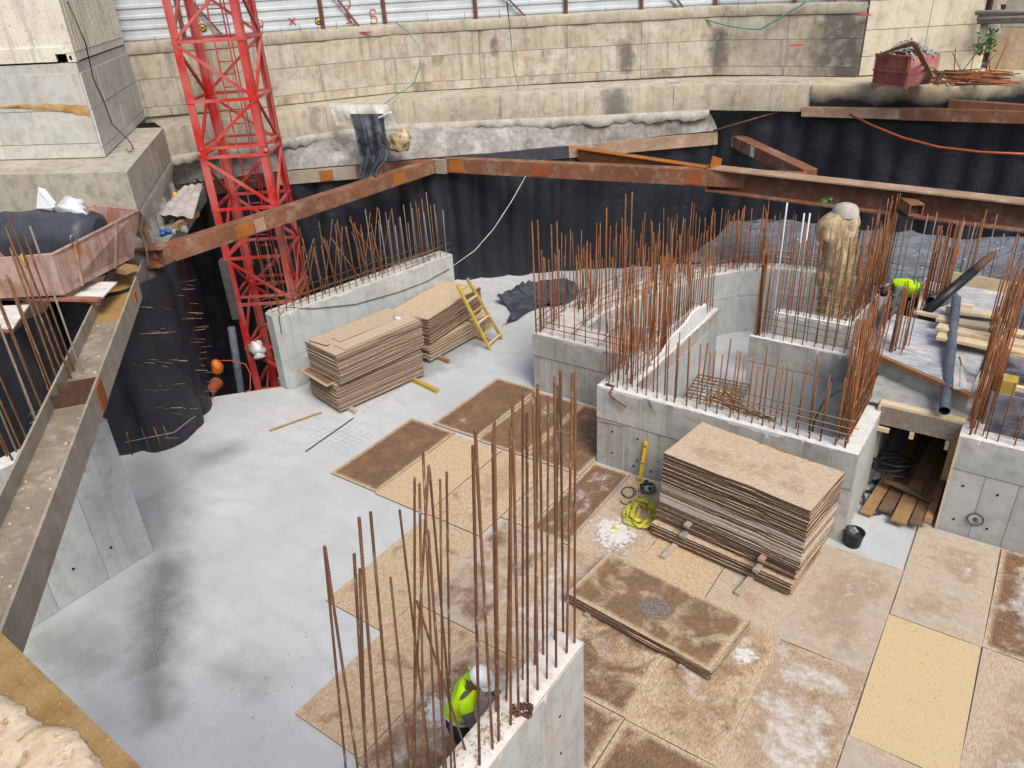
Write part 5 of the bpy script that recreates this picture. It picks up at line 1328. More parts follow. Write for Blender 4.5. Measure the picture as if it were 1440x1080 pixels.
obj('prop_block', MB().box(-.98, -.91, yl - .04, yl + .1, 1.4, 1.54), M['pine'], lin_); obj('prop_block', MB().box(-.42, -.36, yl - .04, yl + .1, 1.36, 1.54), M['pine'], lin_)
obj('side_sheet', MB().box(lx1 - .11, lx1 - .005, yl - .02, yl + .02, .75, 1.55), M['oldwood'], lin_)
tw = wall_thing('concrete side walls and roof of the dark trench', (-1, 16, 0), 'trench')
obj('left_wall', MB().box(-1.8, -1.46, 13.32, 18, 0, 1.78), M['wall_pour'], tw); obj('right_wall', MB().box(-.24, .1, 12.93, 18, 0, 1.9), M['wall_pour'], tw)
obj('back_wall', MB().box(-1.45, -.25, 17.6, 17.9, 0, 1.9), M['wall_pour'], tw); obj('roof', MB().prism([(-1.8, 13.05), (.0, 13.05), (.0, 13.42), (-.24, 13.46), (-1.8, 14.28), (-1.8, 18), (.1, 18), (.1, 13.44), (.0, 13.42)][:2] + [(.0, 18), (-1.8, 18)], 1.9, 1.925), M['wall_pour'], tw)  # front of the roof added up to the lintel to keep the trench dark
GD = 'damp planks lying in the trench'
pl_ = [(-1.32, 12.3, -1.02, 15.4, .2, 'leftmost damp plank in the trench'), (-1.05, 12.5, -.8, 15.6, .22, 'second damp plank in the trench'), (-.78, 12.25, -.62, 15.2, .25, 'broad damp plank in the middle of the trench'), (-.52, 12.3, -.42, 15.0, .2, 'fourth damp plank with split edge in the trench'), (-.36, 12.4, -.33, 14.8, .12, 'narrow damp plank against the right trench wall')]
for k, (xa, ya, xb, yb, w_, lb) in enumerate(pl_): block_('plank', (xa, ya, .06 + .035 * k), (xb, yb, .18 + .03 * k), w_, .045, M['darkwood'] if k % 2 else M['oldwood'], lb, GD, 'plank')
block_('plank', (-1.2, 13.2, .3), (-.4, 13.0, .28), .14, .03, M['darkwood'], 'short plank lying crosswise over the trench planks', GD, 'plank')
hz_ = thing('hose', 'coiled black hose draped over the trench planks', 'hose', (-1.0, 13.2, .35))
cc = P(1250, 657, .45)
def coil(c_, r0, turns, seed, sq=.75, zz=.1):
    rnd = random.Random(seed); pts = []
    for k in range(int(26 * turns) + 1):
        a = 2 * math.pi * k / 26; r_ = r0 * (1 + .12 * math.sin(a * 1.37 + seed) + rnd.uniform(-.01, .01)); pts.append(c_ + V((math.cos(a) * r_, math.sin(a) * r_ * sq, zz * math.sin(a * .5 + seed) + .05)))
    return pts
obj('coil', MB().tube(coil(cc, .36, 2.6, 1), .024, 7), M['cable_black'], hz_); obj('coil', MB().tube(coil(cc + V((.06, -.06, .07)), .3, 2.2, 2), .022, 7), M['cable_black'], hz_)
obj('hose_tail', MB().tube([cc + V((-.38, .0, 0)), cc + V((-.42, -.3, -.15)), V((-1.4, 12.6, .06)), V((-1.25, 12.35, .04)), V((-1.1, 12.5, .04))], .03, 7), M['metal_dark'], hz_)
jk = MB()
for k in range(14):
    p = P(1230 + U(-8, 8), 690 + U(-14, 16), .06); d = V((U(-1, 1), U(-1, 1), U(-.2, .3))).normalized(); jk.beam(p - d * U(.04, .12), p + d * U(.04, .12), U(.02, .06), U(.02, .06))
obj('tool_junk', jk, M['metal_dark'], None, 'small dark heap of tools at the foot of the tank wall end', 'tools')
blackc = thing('cable', 'black cable arching out of the tank beside the corner rebars', 'cable', P(1130, 600, 1.5))
obj('cable_run', MB().tube([P(1141, 612, 1.3), P(1146, 590, 1.6), P(1158, 565, 1.85), P(1178, 550, 2.0), P(1200, 545, 2.0), P(1212, 546, 1.95)], .018, 6), M['cable_black'], blackc)
gp = thing('pipe_stub', 'grey pipe stub with mortar collar inside the tank', 'pipe', P(1170, 600, 0))
b_ = V((-2.05, 12.6, 0)); obj('pipe', MB().tube([b_, b_ + V((0, 0, 1.2))], .09, 12), M['grey_pipe'], gp); obj('collar', MB().blob(b_ + V((.15, .05, 1.2)), .2, 10, 6, .5, 0, (1.3, 1, .5)), M['foam_white'], gp)

# ---- mats of bars and timbers inside the tank
mt_ = thing('rebar_mat', 'rusty rebar mat tilted inside the tank', 'rebar mat', (-5, 13.6, .4))
o_ = V((-5.5, 14.6, .75)); e_u = V((1.15, .1, .0)); e_v = V((.35, -2.2, .15))
for k in range(9): bar('bar', o_ + e_u * (k / 8), o_ + e_u * (k / 8) + e_v, .012, M['rebar_old'], mt_, 5)
for k in range(14): bar('bar', o_ + e_v * (k / 13) + V((0, 0, .02)), o_ + e_v * (k / 13) + e_u + V((0, 0, .02)), .012, M['rebar_old'], mt_, 5)
mb_ = thing('rebar_bundle', 'bundle of rusty bars sloping down to the tank floor', 'rebar bundle', (-4.2, 13, .2))
for k in range(14):
    a = P(1000 + U(-6, 22), 560 + U(-14, 10), .9); b = P(1070 + U(-8, 22), 592 + U(-4, 14), .25); bar('bar', a, b, .013, M['rebar'] if k % 2 else M['rebar_old'], mb_, 5)
GTT = 'pine offcuts inside the tank'
for k, (a, b, z_, lb) in enumerate((((985, 580), (1005, 555), .75, 'upright pine offcut inside the tank'), ((1010, 550), (1045, 562), .7, 'flat pine offcut behind the bar bundle'), ((1000, 590), (1030, 590), .5, 'pine offcut at the foot of the bar bundle'), ((960, 562), (990, 572), .5, 'pine offcut beneath the tilted rebar mat'))):
    block_('wood_offcut', P(a[0], a[1], z_), P(b[0], b[1], z_ - .05), .16, .03, M['pine'], lb, GTT, 'offcut')

# ---- pipes on the deck
pp = thing('pipe', 'long grey plastic pipe sloping over the deck edge above the trench', 'pipe', P(1328, 580, 2.2))
pa, pb = P(1345, 420, 2.75), PY(1328, 578, 12.9)
pd_ = (pb - pa).normalized()
obj('tube', MB().tube([pa, pa.lerp(pb, .4) + V((0, 0, -.0)), pb], .085, 18, cap=False), M['grey_pipe'], pp)
obj('bore', MB().tube([pb - pd_ * .9, pb - pd_ * .004], .076, 18, cap=False), M['pipe_inside'], pp); obj('bore_end', MB().lathe(pb - pd_ * .12, [(0, 0), (.077, 0)], 16, 0, tuple(pd_)), M['pipe_inside'], pp)
obj('end_cap', MB().lathe(pa, [(.0, -.01), (.086, -.005), (.086, .02)], 18, 0, tuple(pd_)), M['grey_pipe'], pp)
pq = thing('pipe', 'black plastic pipe with torn tip rising above the deck rebars', 'pipe', P(1300, 440, 2.3))
qa, qb = P(1303, 438, 2.42), P(1397, 357, 3.35); qm = qa.lerp(qb, .7)
obj('tube', MB().tube([qa, qm], .1, 16), M['black_pipe'], pq); obj('torn_tip', MB().tube([qm, qm.lerp(qb, .5) + V((0, 0, .02)), qb], [.09, .085, .07], 9), M['beam_dark'], pq)
ps = thing('pipe', 'short dark pipe piece lying behind the upright grey pipe', 'pipe', P(1320, 425, 2.5))
obj('tube', MB().tube([P(1309, 426, uz + .12), P(1339, 416, uz + .12)], .13, 16, cap=False), M['grey_pipe'], ps)

# ---- grey plastic sheet over the ground at right
rows = []
NXS, NYS = 70, 46
for j in range(NYS + 1):
    row = []
    for i in range(NXS + 1):
        x = -8.2 + 13.0 * i / NXS; y0 = 19.0 if x < -2.7 else 16.4
        y0 = 20.2 - .0 if x < -2.7 else 16.4
        f = max(0, min(1, (x + 3.0) / .6)); y0 = 20.0 + (16.3 - 20.0) * f
        y = y0 + (24.3 - y0) * j / NYS
        z = 1.36 + .35 * max(0, (x + 1.5) / 4) * max(0, (y - 20) / 4) * 1.8 + .0
        z += .35 * max(0, min(1, (y - 23) / 1.2)) + .09 * mn.noise(V((x * .8, y * 1.1, 0))) + .05 * mn.noise(V((x * 1.4 + y, y * 4., 4)))
        if x > -.9: z -= .5 * max(0, min(1, (19 - y) / 1.5))
        row.append((x, y, z))
    rows.append(row)
obj('plastic_sheet', MB().grid(rows), M['tarp'], None, 'wide wrinkled grey plastic sheet covering the ground behind the deck', 'plastic sheet')
wp = MB()
for k in range(26):
    p = V((U(-6, 2), U(20.3, 23.2), 1.5)); wp.blob(p + V((0, 0, .0)), U(.02, .05), 6, 4, .4)
obj('pale_debris', wp, M['chips'], None, 'tiny pale debris scattered on the grey plastic sheet', 'debris', kind='stuff')
# bars and panels beyond the right wall
ff = thing('plywood_shutter', 'film faced panel standing behind the right wall rebars', 'panel', (1, 13.3, 1.2)); obj('sheet', MB().box(.0, 3.2, 13.2, 13.24, 1.7, 2.5), M['form_film'], ff)
f2 = thing('plywood_shutter', 'dark panel lying farther back right of the deck', 'panel', (1, 15, 2)); obj('sheet', MB().box(.15, 3.2, 15.0, 16.1, 2.1, 2.14), M['form_film'], f2); obj('ledger', MB().box(.1, 3.0, 14.05, 14.15, 2.2, 2.28), M['pine'], f2); obj('block', MB().box(.1, .35, 13.9, 14.2, 2.1, 2.42), M['yellowwood'], f2); obj('ledger', MB().box(.6, 3., 14.6, 14.7, 2.3, 2.4), M['pine'], f2)
f3 = thing('plywood_shutter', 'pale panel behind the tall rebars at right edge', 'panel', (1, 16.8, 2)); obj('sheet', MB().box(.3, 3.2, 16.7, 17.9, 2.36, 2.4), M['form_film_pale'], f3); obj('ledger', MB().box(.3, 3.2, 18.3, 18.4, 2.3, 2.45), M['pine'], f3)
# rebar clusters rising from the deck edges: cages of columns and walls cast below
cg = thing('rebar_cage', 'dense rust orange column cage left of the black pipe', 'rebar cage', P(1285, 470, 1.4))
base = P(1300, 476, 1.5)
for k in range(44): 
    p = base + V((U(-.2, .24), U(-.3, .35), 0)); rb(cg, p.x, p.y, 1.4, U(2.0, 2.75), M['rebar'] if k % 5 else M['rebar_old'], .02, .011)
for z_ in (1.9, 2.3, 2.7): obj('tie', MB().tube([base + V((.24 * sx, .32 * sy, z_ - 1.5)) for sx, sy in ((-1, -1), (1, -1), (1, 1), (-1, 1))], .012, 5, closed=True), M['rebar'], cg)
cg = thing('rebar_cage', 'rust orange column cage between tank corner and worker', 'rebar cage', P(1245, 560, 1.4))
base = P(1252, 520, 1.85)
for k in range(22):
    p = base + V((U(-.16, .2), U(-.25, .3), 0)); rb(cg, p.x, p.y, 1.75, U(1.5, 2.0), M['rebar'] if k % 4 else M['rebar_old'], .02, .0108)
cg = thing('rebar_cage', 'tall rust orange column cage right of the upright grey pipe', 'rebar cage', P(1390, 560, 1.6))
base = P(1398, 500, 2.1)
for k in range(36):
    p = base + V((U(-.22, .22), U(-.55, .55), 0)); rb(cg, p.x, p.y, 1.8, U(1.7, 2.3), M['rebar'] if k % 5 else M['rebar_old'], .02, .0108)
cg = thing('rebar_row', 'spaced pale rebars standing along the sheet edge at right', 'rebar row', (0, 18.6, 1.5))
for k in range(14):
    x = -1.55 + k * .21; rb(cg, x, 18.55 + .0 * k, 1.6, U(2.0, 2.5), M['rebar_grey'] if k % 3 else M['rebar'], .02, .014)
for k in range(26):
    x = -1.2 + U(0, 3); rb(cg, x, 18.7 + U(-.2, .5), 1.6, U(1.5, 2.2), M['rebar_old'] if k % 3 else M['rebar'], .03, .013)
for z_ in (2.1, 2.5): bar('tie_bar', (-1.5, 18.55, z_), (2, 18.55, z_), .009, M['rebar_grey'], cg, 5)
cg = thing('rebar_row', 'tall pale rebars in front of the black wall right of the cream pile', 'rebar row', (-2.4, 19, 1.5))
for (u, v) in ((1262, 300), (1279, 292), (1286, 297), (1305, 301), (1318, 299)):
    d = ray(u, v); h_ = V((d.x, d.y)); r_ = 19.2; p = h_.normalized() * r_; zt_ = CAM_LOC.z + d.z * r_ / h_.length; bar('rebar', (p.x, p.y, 1.3), (p.x, p.y, zt_), .015, M['rebar_grey'], cg)

# ================================================================== LEFT SKIP AND ITS LOAD
rim = [V((-14.45, 5.95, 4.88)), V((-14.98, 8.05, 5.08)), V((-16.45, 7.95, 5.05)), V((-16.9, 6.4, 4.95)), V((-15.9, 4.7, 4.88))]
bot = [V((-14.4, 5.9, 4.13)), V((-15.15, 7.75, 4.16)), V((-16.2, 7.6, 4.16)), V((-16.6, 6.4, 4.16)), V((-15.9, 4.8, 4.13))]
sk = thing('concrete_skip', 'rust pink steel skip with raised lip on the trough beam', 'skip', (-15.5, 6.5, 4.13))
n = 5; m = MB()
m.add(rim + bot, [(i, (i + 1) % n, n + (i + 1) % n, n + i) for i in range(n)] + [tuple(range(n, 2 * n))])
cen = sum(bot, V()) / 5
inr = [p.lerp(cen + V((0, 0, p.z - cen.z)), .025) for p in rim]; inb = [p.lerp(cen, .03) + V((0, 0, .02)) for p in bot]
m.add(inr + inb, [((i + 1) % n, i, n + i, n + (i + 1) % n) for i in range(n)] + [tuple(range(n, 2 * n))[::-1]])
obj('tub', m, M['skip'], sk)
obj('rim_tube', MB().tube([(a + b) / 2 for a, b in zip(rim, inr)], .028, 8, closed=True), M['skip'], sk)
for f, tl in ((.23, .0), (.7, .02)):
    a = rim[0].lerp(rim[1], f); b = bot[0].lerp(bot[1], f); o_ = V((.03, -.005, 0))
    obj('stiffener', MB().beam(a + o_, b + o_, .05, .02, (1, 0, 0)), M['skip'], sk)
a = rim[0].lerp(rim[1], .23) + V((.03, 0, .05))
obj('lifting_eye', MB().tube([a + V((.0, math.cos(t) * .05, math.sin(t) * .09 + .02)) for t in [2 * math.pi * k / 12 for k in range(12)]], .013, 6, closed=True), M['metal_pale'], sk)
obj('tied_rag', MB().blob(rim[4].lerp(rim[0], .75) + V((.02, -.02, -.05)), .07, 7, 6, .4, 0, (.5, .7, 1.6)), M['yellowwood'], sk)
GK = 'white boards under the skip'
for k, (us, z_, lb) in enumerate(((((100, 420), (138, 424), (165, 396), (122, 396)), 4.0, 'white board offcut on the trough beam in front of the skip'), (((-30, 460), (17, 463), (41, 428), (-8, 430)), 4.0, 'white board offcut below the skip at the left edge'))):
    pl4 = [P(u, v, z_) for u, v in us]; t = thing('white_board', lb, 'board', sum(pl4, V()) / 4, GK)
    for j in range(5):
        f0, f1 = j / 5 + .008, (j + 1) / 5 - .008; q4 = [pl4[0].lerp(pl4[3], f0), pl4[1].lerp(pl4[2], f0), pl4[1].lerp(pl4[2], f1), pl4[0].lerp(pl4[3], f1)]
        obj('slat', MB().prism([(p.x, p.y) for p in q4], z_ - .025, z_ + .004 * (j % 2)), M['whitewood'], t)
    e = pl4; obj('red_edge', MB().beam(e[0] - V((0, 0, .035)), e[1] - V((0, 0, .035)), .04, .05), M['redwood'], t)
block_('plank', P(-40, 418, 4.06) , P(140, 421, 4.03), .14, .05, M['redwood'], 'red brown plank running under the front of the skip', None, 'plank')
block_('plank', (-16.8, 7.2, 4.07), (-14.7, 7.4, 4.07), .3, .1, M['oldwood'], 'timber sleeper under the rear of the skip', None, 'plank')
# contents: membrane roll, drum, white sacks
ra_, rb_ = P(8, 318, 5.0), P(143, 318, 5.0)
ro = thing('membrane_roll', 'fat dark membrane roll drooping over a grey drum in the skip', 'membrane roll', (ra_ + rb_) / 2 - V((0, 0, .4)))
rows = []; dr = (rb_ - ra_).normalized(); up = V((0, 0, 1)); bk = dr.cross(up)
NR = 22
for i in range(NR + 1):
    f = i / NR; row = []
    prof = [(.5, -.55), (.62, -.2), (.5, .12), (.2, .26), (-.1, .24), (-.34, .08), (-.42, -.16), (-.4, -.5 - (.32 if f > .62 else 0))]
    sq = 1 if i < NR - 1 else (.8 if i == NR - 1 else .4)
    for k, (b, z_) in enumerate(prof):
        jx = .05 * mn.noise(V((f * 4, k * .8, 3)))
        if k >= 6 and f < .62 and f > .08: z_ += .1 * math.sin((f - .08) / .54 * math.pi)
        row.append(ra_.lerp(rb_, f) + bk * b * sq + up * (z_ * sq + .05 + jx) )
    rows.append(row)
obj('wrapped_sheet', MB().grid(rows, flip=True), M['roll_dark'], ro)
er = rows[-1]; obj('sheet_end', MB().add([p + V((0, 0, 0)) for p in er], [tuple(range(len(er)))]), M['roll_dark'], ro)
dc = P(32, 352, 4.5)
dm = thing('drum', 'grey cardboard drum with pale lid under the dark roll', 'drum', dc - V((0, 0, .35)))
obj('body', MB().lathe(dc - V((0, 0, .35)), [(.0, 0), (.42, 0), (.44, .3), (.44, .72)], 24), M['drum_grey'], dm); obj('lid', MB().lathe(dc + V((0, 0, .37)), [(.45, -.04), (.46, 0), (.3, .015), (0, .01)], 24), M['foam_white'], dm)
ws = MB(); w0 = P(68, 290, 5.35); ws.add([w0 + dr * -.18, w0 + dr * .22 + V((0, 0, .02)), w0 + dr * .06 + V((0, 0, .34)), w0 + dr * -.08 + V((0, 0, .38)), w0 + bk * .15 + dr * -.15, w0 + bk * .15 + dr * .2, w0 + bk * .1 + V((0, 0, .33))], [(0, 1, 2, 3), (1, 5, 6, 2), (5, 4, 3, 6), (4, 0, 3), (2, 6, 3)])
obj('white_bag', ws, M['whiteplastic'], None, 'pointed white paper sack standing on the dark roll', 'sack')
obj('white_bag', MB().blob(P(104, 292, 5.35), .26, 12, 8, .4, 0, (1.5, .8, .6)), M['whiteplastic'], None, 'crumpled white plastic wrap lying on the dark roll', 'plastic wrap')
obj('black_wrap', MB().blob(P(90, 292, 5.33), .2, 10, 7, .5, 0, (1.2, .8, .5)), M['sheet'], None, 'black crumpled foil beside the white plastic wrap', 'foil')

# rubbish shelf right of the skip
sh = [P(195, 352, 3.95), P(232, 346, 3.95), P(287, 262, 3.95), P(262, 240, 3.95), P(205, 300, 3.95)]
shelf = thing('ledge', 'littered concrete ledge between the skip and the crane', 'ledge', sum(sh, V()) / 5 - V((0, 0, .4)))
obj('ledge_top', MB().prism([(p.x, p.y) for p in sh], 3.55, 3.95), M['shot'], shelf)
sheet4 = [P(218, 302, 4.25), P(272, 306, 4.2), P(286, 256, 4.45), P(258, 262, 4.4)]
m = MB(); rows = []
for j in range(7):
    row = []
    for i in range(13):
        p = sheet4[0].lerp(sheet4[1], i / 12).lerp(sheet4[3].lerp(sheet4[2], i / 12), j / 6); row.append(p + V((0, 0, .025 * math.sin(i * 1.6) + .04 * mn.noise(p * 3))))
    rows.append(row)
obj('metal_sheet', m.grid(rows), M['tin_sheet'], None, 'bent pale sheet metal lying on the ledge left of the crane', 'metal sheet')
obj('blue_glove', MB().blob(P(226, 327, 4.02), .1, 9, 6, .5, 0, (1.6, 1, .5)).blob(P(236, 325, 4.02), .07, 7, 5, .5, 0, (1.5, 1, .6)), M['blue_plastic'], None, 'crumpled blue plastic piece on the littered ledge', 'plastic piece')
obj('yellow_bottle', MB().blob(P(247, 276, 4.32), .09, 8, 6, .3, 0, (.8, .8, 1.2)), M['yellow_paint'], None, 'small yellow bottle lying above the bent sheet metal', 'bottle')
rm = MB()
for k in range(40): rm.blob(P(U(205, 268), U(248, 330), 3.97) , U(.03, .12), 6, 4, .5)
obj('ledge_rubble', rm, M['shot'], None, 'loose mortar rubble on the ledge left of the crane', 'rubble', kind='stuff')
block_('timber', P(246, 320, 4.05), P(276, 300, 4.05), .14, .14, M['oldwood'], 'short timber block at the edge of the littered ledge')

# ================================================================== TOP RIGHT: red skip, bars, blocks, pipes
za = 5.75
a0, a1 = P(1228, 121, za), P(1273, 127, za); ax_ = (a1 - a0).normalized(); ay_ = V((-ax_.y, ax_.x, 0))
rs = thing('rubble_skip', 'small red steel skip heaped with grey rubble on the ledge', 'skip', (a0 + a1) / 2)
wS = (a1 - a0).length; hS = .82; lS = .95
def sp_(a, b, z): return a0 + ax_ * a + ay_ * b + V((0, 0, z))
obj('front_panel', MB().add([sp_(0, 0, .08), sp_(wS, 0, .08), sp_(wS + .05, -.05, hS), sp_(-.05, -.05, hS), sp_(0, .03, .08), sp_(wS, .03, .08), sp_(wS + .05, -.02, hS), sp_(-.05, -.02, hS)], [(0, 1, 2, 3), (7, 6, 5, 4), (0, 4, 5, 1), (3, 2, 6, 7), (0, 3, 7, 4), (1, 5, 6, 2)]), M['skipred'], rs)
for x_ in (0, wS): obj('side_panel', MB().beam(sp_(x_, 0, .45), sp_(x_, lS, .45), .04, hS - .1), M['skipred'] if x_ == 0 else M['redpale'], rs)
obj('rear_panel', MB().beam(sp_(0, lS, .45), sp_(wS, lS, .45), .04, hS - .1), M['skipred'], rs)
for z_ in (.06, .42, hS - .02): obj('rail', MB().beam(sp_(-.05, -.04, z_), sp_(wS + .05, -.04, z_), .06, .05), M['redpale'] if z_ < .1 else M['skipred'], rs)
for x_ in (0, wS): obj('leg', MB().beam(sp_(x_, -.02, -.0), sp_(x_, -.04, hS), .06, .05, (0, 1, 0)), M['skipred'], rs)
rm = MB()
for k in range(200):
    x_, y_ = U(0, wS), U(0, lS); p = sp_(x_, y_, hS - .05 + .3 * math.sin(x_ / wS * math.pi) * math.sin(y_ / lS * math.pi) + U(0, .06)); d = V((U(-1, 1), U(-1, 1), U(-.4, .4))).normalized()
    rm.beam(p - d * U(.03, .1), p + d * U(.03, .1), U(.02, .06), U(.02, .05))
obj('rubble_heap', rm, M['rubble'], None, 'heap of pale grey stone rubble filling the small red skip', 'rubble', kind='stuff')
GJ = 'long sticks leaning over the red skip'
def stick(u0, v0, u1, v1, z0, z1, lb, w_=.05, mat='oldwood'): block_('stick', P(u0, v0, z0), P(u1, v1, z1), w_, w_ * .6, M[mat], lb, GJ, 'stick')
for k in range(5): stick(1238 + k * 3, 76 - k, 1284 + k * 2, 58 + k, 6.6, 7.1, ('lowest', 'second', 'middle', 'fourth', 'highest')[k] + ' stick along the rear edge of the rubble in the red skip', .04)
for k in range(6): stick(1283 + k * 1.5, 60 + k, 1301 + k * 2, 96 + k * 2, 7.05, 6.2, ('first', 'second', 'third', 'fourth', 'fifth', 'sixth')[k] + ' stick from the left over the right side of the red skip', .05, 'oldwood')
for k in range(5): stick(1304 + k * 2.4, 91 + k, 1334 + k * 1.6, 121 - k, 6.3, 5.85, ('leftmost', 'second', 'middle', 'fourth', 'rightmost')[k] + ' pale stick sloping from the red skip to the ledge', .06, 'greywood')
for k in range(3): stick(1297 + k * 4, 118, 1306 + k * 3, 98, 5.8, 6.3, ('left', 'middle', 'right')[k] + ' short pale stick upright beside the red skip', .05, 'greywood')
rp = thing('rebar_pile', 'heap of red rusty rebars on the ledge right of the red skip', 'rebar pile', P(1365, 112, 5.75))
for k in range(70):
    u, v = U(1334, 1408), U(100, 119); a = P(u, v, 5.8 + U(0, .45)); d = V((1, U(-.35, .35) + .1, U(-.1, .1))).normalized() * U(.25, .55); bar('bar', a - d, a + d, .016, M['rebar_dark'] if k % 2 else M['weld'], rp, 5)
for k in range(9):
    a = P(U(1320, 1400), 116, 5.8); bar('bent_bar', a, a + V((U(-.5, .5), U(-.2, .2), U(.5, 1.0))), .011, M['rebar_dark'], rp, 5)
bx = thing('concrete_block', 'cream rendered masonry pier at the upper right corner', 'masonry pier', P(1410, 108, 5.75))
p0 = P(1391, 96, 5.75); bxx = V((.9, -.2, 0)).normalized(); bxy = V((-bxx.y, bxx.x, 0))
obj('lower_course', MB().obox(p0 + bxx * .9 + bxy * .5 + V((0, 0, .55)), bxx * .98, bxy * .5, V((0, 0, .55))), M['mound'], bx); obj('upper_course', MB().obox(p0 + bxx * .85 + bxy * .5 + V((0, 0, 1.8)), bxx * .8, bxy * .45, V((0, 0, .68))), M['old_right'], bx)
pt = thing('steel_pole', 'leaning dark steel pole at the end of the pale wall', 'pole', P(1372, 95, 5.75)); bar('pole', P(1372, 96, 5.75), PY(1395, -10, 26.2), .09, M['beam_dark'], pt, 10)
GQ = 'grey pipes bundled at the upper right corner'
for k in range(8):
    v0 = 14 + (k % 4) * 4.2; zq = 8.0 + (k // 4) * .06; a = PY(1374 + U(-4, 5), v0 + 4, 25.2 + .25 * (k // 4)); b = a + V((4.5, -.3 + U(-.1, .1), U(-.05, .25)))
    obj('scaffold_pipe', MB().tube([a, b], .06, 8), M['metal_pale'] if k % 2 else M['greywood'], None, ('lowest', 'second', 'third', 'topmost')[3 - k % 4] + ' ' + ('front' if k < 4 else 'rear') + ' pipe of the bundle at the upper right corner', 'pipe', GQ)
block_('post', PY(1381, 60, 25.3), PY(1384, 22, 25.3), .14, .14, M['greywood'], 'short post that carries the pipe bundle at upper right')
lf = MB()
for k in range(120):
    c_ = P(U(1377, 1388), U(52, 66), 6.7) + V((U(-.15, .15), U(.3, .6), U(-.25, .25))); d = V((U(-1, 1), U(-1, 1), U(-.3, 1))).normalized(); s_ = d.orthogonal().normalized() * .04
    lf.add([c_, c_ + d * .06 + s_, c_ + d * .14, c_ + d * .06 - s_], [(0, 1, 2, 3)])
obj('shrub', lf, M['leaf'], None, 'small green shrub between the pale wall and the cream pier', 'shrub')
obj('blue_sheet', MB().grid([[PY(1383 + 8 * i, -4, 27) for i in range(4)], [PY(1386 + 7 * i, 48, 27) + V((0, .1 * (i % 2), 0)) for i in range(4)]]), M['tin_sheet'], None, 'pale bluish sheet seen behind the pipes at upper right', 'sheet')

# ================================================================== CABLES AND HANGING SHEETS
def sag(a, b, drop, n=14): return [V(a).lerp(V(b), k / n) - V((0, 0, drop * math.sin(math.pi * k / n))) for k in range(n + 1)]
def cable(lb, pts, r, mat, name='cable'): return obj(name, MB().tube(pts, r, 6), M[mat], None, lb, 'cable')
cable('thick black cable hanging from the hoarding down to the ledge', [P(188, 52, 7.8), P(205, 90, 6.9), P(232, 150, 5.9), P(255, 205, 4.9), P(279, 256, 4.1)], .045, 'cable_black')
cable('thin dark cable trailing from the container to the cap ledge', [PV(96, 0, B0 - e2 * .0 + e1 * .0, B0 + e2 * 3) + V((.06, -.06, 0)) , P(120, 60, 8.2), P(131, 110, 7.4), P(145, 140, 6.9), P(158, 175, 6.3), P(180, 196, 5.9), P(188, 208, 5.78), P(182, 214, 5.77), P(177, 209, 5.8)], .012, 'cable_black')
cable('green hose looped over the wall top to the hanging plastic', [P(557, 32, 7.8), P(575, 45, 7.55), P(590, 68, 7.1), P(590, 95, 6.6), P(582, 118, 6.1), P(560, 132, 5.85), P(540, 146, 5.76)], .016, 'cable_green', 'hose')
cable('thin green wire running down the middle of the cream wall', [P(713, 2, 8.6), P(716, 30, 7.75), P(719, 60, 7.1), P(722, 95, 6.5), P(729, 120, 5.85), P(727, 148, 5.3), P(735, 163, 4.95), P(748, 172, 4.8)], .012, 'cable_green', 'wire')
wv = [(935, -4, 8.9), (985, 28, 7.9), (1035, 41, 7.5), (1090, 30, 7.6), (1150, -2, 8.6)]
cable('pale green hose sagging across the top of the right wall', [PV(u, v, (-9.7, 24.9), (-5.39, 25.2)) for u, v, z in wv[:1]] + [PV(960 + 10 * k, 16 + 25 * math.sin(min(1, k / 11) * math.pi * .5) if k < 11 else 41 - (k - 11) * 6, (-9.7, 24.9), (-5.39, 25.2)) for k in range(19)], .028, 'cable_green', 'hose')
cable('orange cable sagging in front of the far black wall', [PY(1195, 161, 23.4), PY(1230, 178, 22.6), PY(1270, 194, 22.0), PY(1320, 207, 21.5), PY(1380, 214, 21.2), PY(1450, 217, 21.0)], .03, 'cable_orange')
ca = P(739, 248, 3.8); cb = P(668, 352, 2.4); 
rope = [ca, ca.lerp(cb, .3) - V((0, 0, .12)), ca.lerp(cb, .65) - V((0, 0, .15)), cb, P(640, 372, 1.95), P(600, 392, 1.5), P(550, 412, 1.35), P(500, 428, 1.3)]
cable('pale rope slung from the strut down along the crane wall', rope, .011, 'rope_grey', 'rope')
wl_ = [PV(u, v, sA - sn * .03, sB - sn * .03) for u, v in ((396, 470), (392, 445), (402, 432), (440, 434), (500, 428), (560, 411), (600, 396), (632, 378))]
cable('thin grey wire fixed along the wall beside the crane', wl_, .009, 'cable_black', 'wire')
def hang(name, lb, cat, uv_rows, mat, z_of, fold=.06):
    rows = []
    for r_ in uv_rows:
        (u0, u1, v, z_, n_) = r_; row = []
        for i in range(33):
            f = i / 32; p = P(u0 + (u1 - u0) * f, v, z_); d = ray(u0 + (u1 - u0) * f, v).normalized(); row.append(p - d * (fold * (1.1 * math.sin(f * 9 + 3 * mn.noise(V((f * 2, v * .012, 4)))) + 2.2 * mn.noise(V((f * 5, v * .02, 1))) + .8 * mn.noise(V((f * 14, v * .03, 1)))) + .16))
        rows.append(row)
    return obj(name, MB().grid(rows), M[mat], None, lb, cat)
hang('black_sheet', 'black plastic sheet hanging from the ledge over the back waler', 'plastic sheet', [(492, 540, 160, 5.6, 0), (497, 541, 178, 5.3, 0), (502, 545, 200, 4.9, 0), (505, 549, 216, 4.55, 0), (508, 545, 226, 4.4, 0), (505, 532, 240, 4.1, 0), (500, 530, 252, 3.95, 0)], 'sheet', None, .09)
